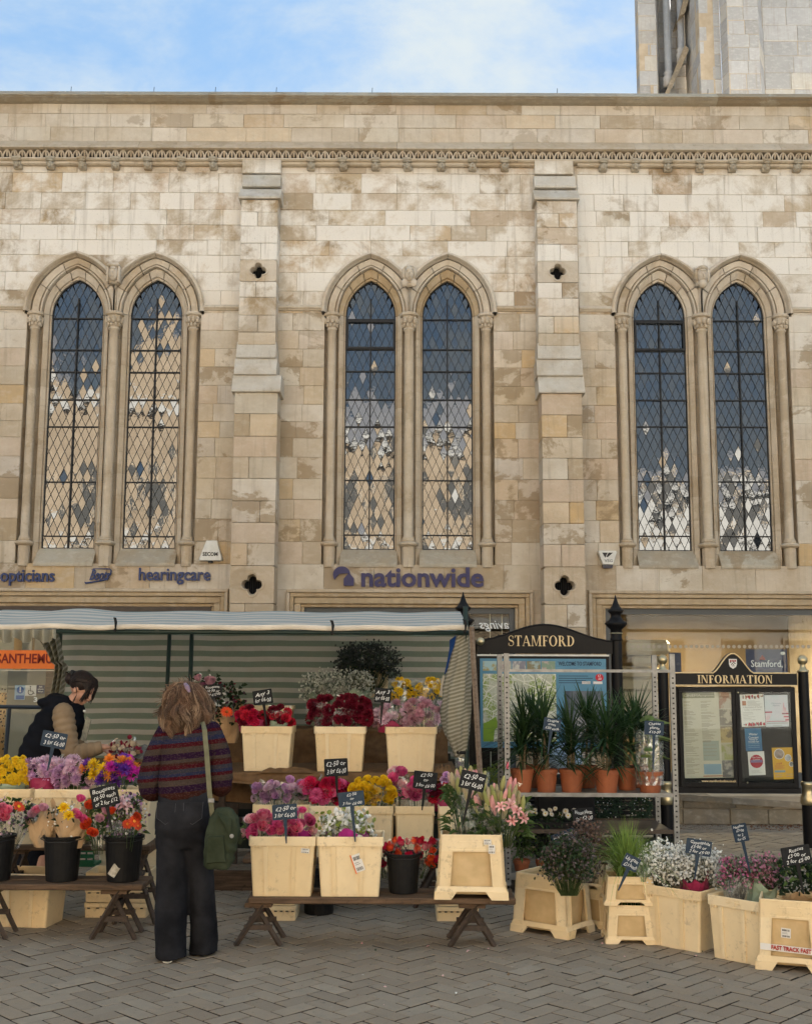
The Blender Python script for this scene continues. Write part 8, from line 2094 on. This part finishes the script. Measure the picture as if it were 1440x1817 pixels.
def shopper():
    q = gnd(320, 1702); T = thing('person', 'shopper seen from behind with curly blonde hair, striped jumper and wide dark jeans', 'person', q)
    # continuous body
    b = MB(); hm = Matrix.Translation((-.015, .03, 1.445)) @ Matrix.Rotation(rad(80), 4, 'Z') @ Matrix.Rotation(rad(12), 4, 'Y')
    head_geo(b, hm); limb(b, [(-.015, .01, 1.38), (-.01, -.0, 1.28)], [.048, .055])
    ring_loft(b, [(0, 0, .70, .12, .09), (0, 0, .82, .135, .095), (0, 0, .95, .115, .085), (.005, 0, 1.1, .12, .085), (.01, 0, 1.24, .14, .08), (.01, 0, 1.31, .07, .055)])
    for s, sh, el, wr in ((-1, (-.135, .0, 1.265), (-.205, .03, 1.02), (-.085, .25, 1.03)), (1, (.155, .0, 1.265), (.205, .04, 1.03), (.085, .26, 1.04))):
        limb(b, [sh, el, wr], [.042, .036, .024]); hand(b, wr, (-s*.5, .8, -.05), (0, .1, 1), .55, .165)
    for s, hp, kn, an, ft in ((-1, (-.075, 0, .72), (-.065, -.01, .42), (-.055, .0, .07), (-.07, .09, .03)), (1, (.085, .02, .72), (.095, .07, .42), (.108, .14, .07), (.12, .23, .03))):
        limb(b, [hp, kn, an], [.075, .05, .035]); limb(b, [an, ft], [.035, .03])
    body = remesh(b, 'body', M_SKIN, T, .006, 3); face_bits(hm, T)
    # jeans: seat flowing into two wide legs
    j = MB()
    ring_loft(j, [(.0, .0, .955, .150, .105), (.0, -.002, .90, .155, .112), (.0, -.008, .82, .163, .130), (.0, -.008, .74, .165, .132), (.0, .0, .675, .160, .118), (.002, .005, .62, .13, .10)])
    def leg(s, xs):
        ring_loft(j, [(x, y, z, rx, ry) for x, y, z, rx, ry in xs], 22, 2.15)
    leg(-1, [(-.075, .0, .72, .085, .115), (-.068, .0, .60, .090, .108), (-.063, .0, .47, .090, .102), (-.062, .0, .30, .088, .105), (-.060, .0, .15, .088, .112), (-.056, -.005, .045, .087, .118), (-.055, -.008, .012, .087, .12)])
    leg(1, [(.078, .01, .72, .085, .112), (.085, .03, .60, .078, .104), (.094, .06, .47, .073, .098), (.102, .09, .30, .075, .10), (.108, .12, .15, .077, .106), (.110, .14, .06, .080, .116), (.110, .145, .006, .081, .12)])
    def jd(p):
        f = .0035*noise.noise(Vector((p.x*9, p.y*6, p.z*3.2)))*2+.004*noise.noise(Vector((p.x*16, p.y*12, p.z*15)))*(1.6 if p.z < .30 or .60 < p.z < .75 else .5)
        return f+.004*math.sin(p.z*46+p.x*22)*max(0, 1-abs(p.z-.68)/.09)
    jo = remesh(j, 'jeans', M_JEAN, T, .010, 5, disp=jd)
    for s, x0 in ((-1, -.085), (1, .07)):      # back pockets with stitched edge
        b = MB(); pk = [(x0-.055, .885), (x0+.055, .885+.004*s), (x0+.052, .80), (x0, .765), (x0-.052, .80)]
        vs = [Vector((x, -.135+.36*(x*x)*1.6+(.012 if z > .86 else .002), z)) for x, z in pk]; b.add(vs+[v+Vector((0, .02, 0)) for v in vs], [(0, 4, 3, 2, 1)]+[(i, (i+1) % 5, (i+1) % 5+5, i+5) for i in range(5)]); b.build('pocket', M_JEAN, jo)
        st = MB(); st.tube([v+Vector((0, -.002, 0)) for v in vs[1:]+vs[:1]], .0012, 4); st.build('stitching', pm('grey_thread', (.07, .072, .08)), jo)
    for (x0, y0, x1, y1, z) in ((-.055, -.11, -.06, .14, 0), (.11, .09, .115, .30, 0)):
        b = MB(); R = []
        for t, w, h in ((0, .028, .035), (.12, .036, .05), (.4, .036, .06), (.7, .042, .045), (.92, .036, .035), (1, .02, .02)):
            c = Vector((x0+(x1-x0)*t, y0+(y1-y0)*t, 0)); R.append([c+Vector((math.cos(a)*w, 0, max(.0, h*.5+math.sin(a)*h*.5))) for a in [k*math.pi/7 for k in range(14)]])
        b.loft(R); b.build('shoe', M_WHITE, T, True)
    # jumper
    s = MB()
    ring_loft(s, [(-.008, .0, .900, .140, .114), (-.008, .0, .925, .150, .120), (-.002, .0, 1.02, .158, .122), (.004, .0, 1.10, .156, .120), (.008, .0, 1.19, .160, .116), (.010, .0, 1.26, .155, .104), (.008, .0, 1.305, .125, .085), (.0, .0, 1.335, .07, .062), (-.005, .0, 1.35, .055, .05)])
    def kd(p): return .006*noise.noise(Vector((p.x*10, p.y*10, p.z*7)))+.005*math.sin(p.z*60+p.x*8)*max(0, 1-abs(p.z-.98)/.06)+.0025*noise.noise(p*45)
    remesh(s, 'jumper', M_KNIT, T, .009, 4, disp=kd)
    sl = MB(); limb(sl, [(-.115, .0, 1.275), (-.175, .0, 1.15), (-.212, .02, .965), (-.165, .13, .945), (-.105, .225, 1.0)], [.066, .066, .072, .064, .045]); remesh(sl, 'sleeve', M_KNIT, T, .009, 3, disp=kd)
    sl = MB(); limb(sl, [(.14, .0, 1.275), (.190, .01, 1.15), (.205, .03, .985), (.160, .14, .965), (.105, .235, 1.01)], [.066, .064, .066, .060, .044]); remesh(sl, 'sleeve', M_KNIT, T, .009, 3, disp=kd)
    # hair: soft under-volume and curling locks
    h = MB(); hc = Vector((-.022, .02, 1.44)); r = random.Random(17)
    PR = [(.137, .0), (.128, .045), (.105, .085), (.06, .118), (.0, .134), (-.05, .138), (-.09, .130), (-.125, .116), (-.155, .098), (-.19, .072), (-.225, .045), (-.26, .02)]
    def rad_at(z):
        for (za, ra), (zb, rb) in zip(PR, PR[1:]):
            if z >= zb: return ra+(rb-ra)*max(0, min(1, (za-z)/(za-zb)))
        return .03
    def surf(th, z, k):
        R = rad_at(z)*k*(1+.07*math.sin(th*3+1.3)+.05*math.sin(th*5+z*30)); y = math.sin(th)*R*.92
        if z < -.09: y = min(y, -.02) if math.sin(th) > -.2 else y
        return hc+Vector((math.cos(th)*R, y-.018*max(0, -z/.1), z))
    h.loft([[surf(2*math.pi*k/20, z, .86) for k in range(20)] for z in (.13, .115, .085, .05, 0, -.05, -.09, -.125, -.15)], 1)
    for c in range(135):
        th = r.uniform(0, 2*math.pi) if c % 3 else r.uniform(3.4, 6.0); z0 = r.choice((.136, .134, .125, .11, .07, .03, .0)); z1 = min(z0-.09, r.uniform(-.255, -.05))
        if math.sin(th) > .3: z1 = max(z1, -.11)
        ph = r.uniform(0, 6.28); fr = r.uniform(1.0, 2.2); am = r.uniform(.06, .16); kk = r.uniform(.90, 1.07); dth = r.gauss(0, .30); fl = r.choice((0, .08, .18, .34, -.15)); mi = r.choice((0, 0, 1, 1, 2))
        for q_ in range(24):
            o1, o2 = r.gauss(0, .115), r.gauss(0, .05); pts = []; n = 11; zz1 = z1+r.uniform(-.015, .03); p2 = ph+r.gauss(0, .35)
            for k in range(n):
                t = k/(n-1); z = z0+(zz1-z0)*t; cv = 1-.72*t
                a = th+dth*t+am*math.sin(p2+t*fr*6.28)*(.25+t)+o1*cv; q = kk+o2*cv+.05*math.cos(p2+t*fr*6.28)*(.3+t)+fl*t**3
                pts.append(surf(a, z, q))
            w = r.uniform(.0009, .0017); h.tube(pts, [w]*(n-2)+[w*.7, w*.2], 3, mi, False)
    for i in range(260):
        d = Vector((r.gauss(0, 1), r.gauss(0, 1)-.3, r.gauss(.3, .8))).normalized(); p = hc+Vector((d.x*.13, d.y*.12, d.z*.125)); a = r.uniform(0, 6.28)
        h.tube([p, p+d*.012+Vector((math.cos(a), 0, math.sin(a)))*.012, p+d*.018+Vector((math.cos(a+1.2), 0, math.sin(a+1.2)))*.030], .0012, 3, r.choice((0, 0, 2)), False)
    h.build('hair', [M_HAIRB, M_HAIRB2, M_HAIRB3], T, True)
    b = MB(); b.tube([hc+Vector((.012, -.075, .115)), hc+Vector((.03, -.10, .098)), hc+Vector((.045, -.105, .07))], [.012, .016, .008], 6); b.build('hair_clip', pm('mauve_clip', (.20, .14, .2), rough=.3), T)
    # shoulder bag (held, so a thing of its own)
    o = at(393, 1541, S2*4.48); G = thing('shoulder_bag', 'olive green canvas shoulder bag hanging at the hip of the shopper in jeans', 'bag', o)
    L = lambda px, py, dy=0: at(px, py, 4.48*S2+dy)-o
    b = MB(); secs = [(1541, 366, 408, .05), (1534, 361, 412, .062), (1505, 362, 420, .072), (1475, 366, 426, .07), (1452, 372, 424, .058), (1438, 380, 414, .035), (1433, 386, 406, .015)]; R = []
    for py, a, c, d in secs:
        p0, p1 = L(a, py), L(c, py); cx = (p0.x+p1.x)/2; hw = (p1.x-p0.x)/2; z = (p0.z+p1.z)/2
        R.append([Vector((cx+hw*math.copysign(abs(math.cos(t))**.6, math.cos(t)), d*math.copysign(abs(math.sin(t))**.6, math.sin(t)), z)) for t in [k*math.pi/14 for k in range(28)]])
    b.loft(R); bg_ = remesh(b, 'bag_body', M_BAG, G, .006, 3, disp=lambda p: .006*noise.noise(Vector((p.x*30, p.y*20, p.z*14)))+.004*math.sin(p.z*90+p.x*60)*(1 if p.x > .0 and p.z < .15 else .3))
    b = MB(); pk = [L(368, 1484, -.074), L(397, 1483, -.080), L(401, 1530, -.074), L(366, 1533, -.068)]; c = sum(pk, Vector())/4
    b.loft([[v+Vector((0, .02, 0)) for v in pk], pk, [c+(v-c)*.93+Vector((0, -.010, 0)) for v in pk]]); b.build('pocket', M_BAG, bg_, fixn=True)
    b = MB(); fl = [[L(384+26*u+10*v*(1-u), 1440+12*u+20*v+18*u*v, -.05-.035*math.sin(min(1, v+.1)*2.2)-.004*math.sin(u*14)) for u in [i/8 for i in range(9)]] for v in [i/8 for i in range(9)]]
    b.loft([list(x) for x in fl], 0, False, False, closed=False); b.build('flap', M_BAG, G, True)
    b = MB(); b.lathe([(.008, -.002), (.012, 0), (.008, .002)], 12, (0, 0, 0)); me = b.mesh('ring', M_STEEL); link(me, 'ring', G, L(411, 1484, -.088), (rad(90), 0, 0))
    # strap over the shoulder and down the back
    def strap(pts, w, name, m):
        b = MB(); R = []
        for i, p in enumerate(pts):
            a, c = pts[max(i-1, 0)], pts[min(i+1, len(pts)-1)]; t = (c-a).normalized(); sd = t.cross(Vector((0, 1, .0))); sd = sd.normalized() if sd.length > .3 else Vector((1, 0, 0)); nn = sd.cross(t).normalized()*.0018
            R.append([p-sd*w+nn, p+sd*w+nn, p+sd*w-nn, p-sd*w-nn])
        b.loft(R); return b.build(name, m, G)
    bx = lambda px, py, Y: at(px, py, 4.60*S2+(Y-4.60))-o
    pts = [bx(352, 1283, 4.70), bx(356, 1281, 4.60), bx(360, 1284, 4.50), bx(363, 1296, 4.425), bx(366, 1330, 4.405), bx(369, 1370, 4.405), bx(372, 1410, 4.40), bx(375, 1432, 4.40), bx(377, 1450, 4.42)]
    strap(pts, .0135, 'strap', M_STRAP)
    b = MB(); p = bx(374.5, 1421, 4.392); b.cbox(p.x-.018, p.x+.018, p.y-.004, p.y+.003, p.z-.012, p.z+.012, .003); b.build('buckle', M_STEEL, G)
    strap([bx(384, 1436, 4.46), bx(398, 1446, 4.44), bx(412, 1460, 4.43), bx(424, 1476, 4.43), bx(427, 1492, 4.44), bx(424, 1498, 4.45)], .011, 'hand_strap', M_BAG)
shopper()

def seller():
    Y = 5.95*S2; o = Vector((at(85, 1400, Y).x, Y, 0)); T = thing('person', 'dark haired seller in a navy gilet and tan quilted sleeves bending over the flowers', 'person', o)
    L = lambda px, py, dy=0.0: at(px, py, Y+dy)-o
    U = Y/FOC
    hm = Matrix.Translation(L(145, 1222, -.02)) @ Matrix.Rotation(rad(-14), 4, 'Z') @ Matrix.Rotation(rad(32), 4, 'Y') @ Matrix.Scale(.98, 4)
    b = MB(); head_geo(b, hm); limb(b, [L(138, 1236), L(124, 1252), L(112, 1266)], [.050, .056, .07])
    def torso(b, grow=0.0, lo=None):
        secs = [(1560, 70, 36, .12), (1470, 70, 42, .145), (1400, 66, 47, .155), (1345, 79, 49, .165), (1310, 92, 48, .175), (1285, 103, 46, .18), (1264, 108, 39, .165), (1250, 113, 27, .115), (1241, 118, 17, .075)]
        R = []
        for py, cx, hw, d in secs:
            p = L(cx, py); g = grow
            R.append([Vector((p.x+(hw*U-.015+g)*math.copysign(abs(math.cos(t))**.85, math.cos(t)), (d-.015+g)*math.copysign(abs(math.sin(t))**.85, math.sin(t)), p.z)) for t in [k*math.pi/14 for k in range(28)]])
        b.loft(R)
    torso(b, -.02)
    wr1, el1, sh1 = L(182, 1326, -.16), L(128, 1334, -.22), L(112, 1266, -.17)
    wr2, el2, sh2 = L(172, 1330, .12), L(140, 1332, .22), L(118, 1268, .16)
    for sh, el, wr, d in ((sh1, el1, wr1, (.9, .15, .12)), (sh2, el2, wr2, (.9, -.3, .0))):
        limb(b, [sh, el, wr], [.045, .038, .026]); hand(b, wr+Vector((.01, 0, 0)), d, (0, -.25, 1), .62, .155)
    for s in (-1, 1): limb(b, [L(70, 1540, s*.08), Vector((L(72, 1500).x, s*.09, .45)), Vector((L(66, 1500).x, s*.10, .08))], [.08, .06, .04]); limb(b, [Vector((L(66, 1500).x, s*.10, .06)), Vector((L(66, 1500).x+.16, s*.10, .035))], [.04, .032])
    body = remesh(b, 'body', M_SKIN, T, .006, 3); face_bits(hm, T)
    # trousers
    t = MB(); 
    for s in (-1, 1): limb(t, [L(70, 1500, s*.075), Vector((L(72, 1500).x, s*.09, .45)), Vector((L(66, 1500).x, s*.10, .10))], [.105, .085, .07])
    remesh(t, 'trousers', M_VEST, T, .012, 3)
    # gilet with channels and a stand-up hood collar
    v = MB(); torso(v, .012); 
    R = []
    for k, (px0, py0, rx, ry) in enumerate(((114, 1258, .125, .135), (113, 1247, .120, .125), (111, 1239, .105, .11), (110, 1233, .075, .085))): c = L(px0, py0); R.append([c+Vector((rx*math.cos(a), ry*math.sin(a), -.25*rx*math.cos(a)*(1 if k < 3 else .6))) for a in [i*math.pi/12 for i in range(24)]])
    v.loft(R); v.ball(L(92, 1246), .105, .115, .05, 14, 9); v.ball(L(140, 1256), .045, .075, .05, 12, 8)
    remesh(v, 'gilet', M_VEST, T, .011, 4, disp=lambda p: .008*math.sin((p.z+p.x*.5)*62)*.6+.006*noise.noise(p*9))
    b = MB(); b.ball(L(149.5, 1262, -.085), .010, n=10, k=7); b.build('snap', M_WHITE, T)
    # quilted sleeves
    def sleeve(sh, el, wr, name):
        b = MB(); P = []; Rr = []; n = 60
        pts = [sh, sh.lerp(el, .5)+Vector((-.012, 0, .0)), el, el.lerp(wr, .5)+Vector((0, 0, -.008)), wr]
        rs = [.080, .078, .066, .058, .042]
        Q = []
        for i in range(4):
            p0, p1, p2, p3 = pts[max(i-1, 0)], pts[i], pts[i+1], pts[min(i+2, 4)]
            for k in range(15): t = k/15; P.append(.5*((2*p1)+(p2-p0)*t+(2*p0-5*p1+4*p2-p3)*t*t+(3*p1-p0-3*p2+p3)*t**3)); Rr.append(rs[i]+(rs[i+1]-rs[i])*t)
        P.append(pts[-1]); Rr.append(rs[-1]); cum = 0; R2 = []
        for i, p in enumerate(P):
            if i: cum += (p-P[i-1]).length
            R2.append(Rr[i]*(1+.15*abs(math.sin(cum*math.pi/.052))**.6-.09))
        b.tube(P, R2, 18); b.ball(P[0], Rr[0]); return b.build(name, M_PUFF, T, True)
    sleeve(sh1, el1, wr1-Vector((.005, 0, 0)), 'sleeve'); sleeve(sh2, el2, wr2, 'sleeve')
    # hair: cap, fringe and a twisted bun with a clip
    h = MB(); Mh = hm.to_3x3(); P3 = lambda x, y, z: hm @ Vector((x, y, z))
    h.ball(P3(-.022, 0, .042), .106, .088, .092, 16, 11, 0, Mh); h.ball(P3(-.118, 0, .015), .050, .055, .050, 12, 9, 0, Mh, fn=lambda d: 1+.12*noise.noise(d*5))
    r = random.Random(6)
    for i in range(330):
        a = r.uniform(-1.75, 1.75); x = r.uniform(-.04, .06); st = Vector((x, math.sin(a)*.070, .085+.035*math.cos(a)))
        back = r.random() < .55
        if back: e = Vector((-.10+r.uniform(-.02, .02), math.sin(a)*.045, .03+r.uniform(-.03, .03))); m_ = Vector((-.045, math.sin(a)*.094, .075*math.cos(a)+.035))
        else: e = Vector((.088+r.uniform(-.02, .012), math.sin(a)*.072, .012+r.uniform(-.045, .02)-.05*abs(math.sin(a)))); m_ = Vector((.078, math.sin(a)*.078, .075*math.cos(a)*.9+.03))
        q = [hm @ st, hm @ m_, hm @ e]; w = r.uniform(.0025, .0045); h.tube([q[0], q[0].lerp(q[1], .6)+Vector((0, 0, .006)), q[1], q[2]], [w, w, w, w*.4], 4, 0, False)
    for i in range(26):
        a = r.uniform(-1, 1); h.tube([P3(-.02, -.082, .02+a*.01), P3(.03, -.086, -.03), P3(.035+r.uniform(-.01, .01), -.082, -.085-r.random()*.03)], .0016, 3, 0, False) if i < 12 else h.tube([P3(-.12, a*.03, .03), P3(-.16, a*.05, .05), P3(-.165+r.uniform(-.02, .02), a*.05, .03+r.uniform(-.03, .03))], .0022, 3, 0, False)
    h.build('hair', M_HAIRD, T, True)
    b = MB(); b.tube([P3(-.105, -.05, .055), P3(-.135, -.02, .07), P3(-.14, .03, .065)], [.008, .014, .008], 6); b.build('hair_clip', M_IRON, T)
    # notebook tucked under the arm
    b = MB(); pts = [L(143, 1313, -.10), L(152, 1316, -.10), L(161, 1278, -.08), L(153, 1271, -.08)]; b.loft([pts, [p+Vector((0, .02, 0)) for p in pts]]); tag(b.build('paper_roll', pm('patterned_paper', (.30, .29, .22), (.16, .15, .12), 40, .7), None, loc=o, fixn=True), 'patterned paper roll tucked against the seller in the gilet', 'paper roll')
    # paper being wrapped on the table
    b = MB(); q0 = at(205, 1345, S2*5.75)
    b.grid(lambda u, v: at(192+64*u, 1346-22*v*(.4+.6*u), S2*5.78)+Vector((0, .10*v, .02*noise.noise(Vector((u*5, v*5, 0)))))-q0, 14, 8); tag(b.build('wrapping_sheet', pm('dark_wrap', (.03, .03, .028), (.12, .12, .11), 20, .4), None, loc=q0), 'dark wrapping sheet under the seed heads beside the seller', 'wrapping paper')
seller()
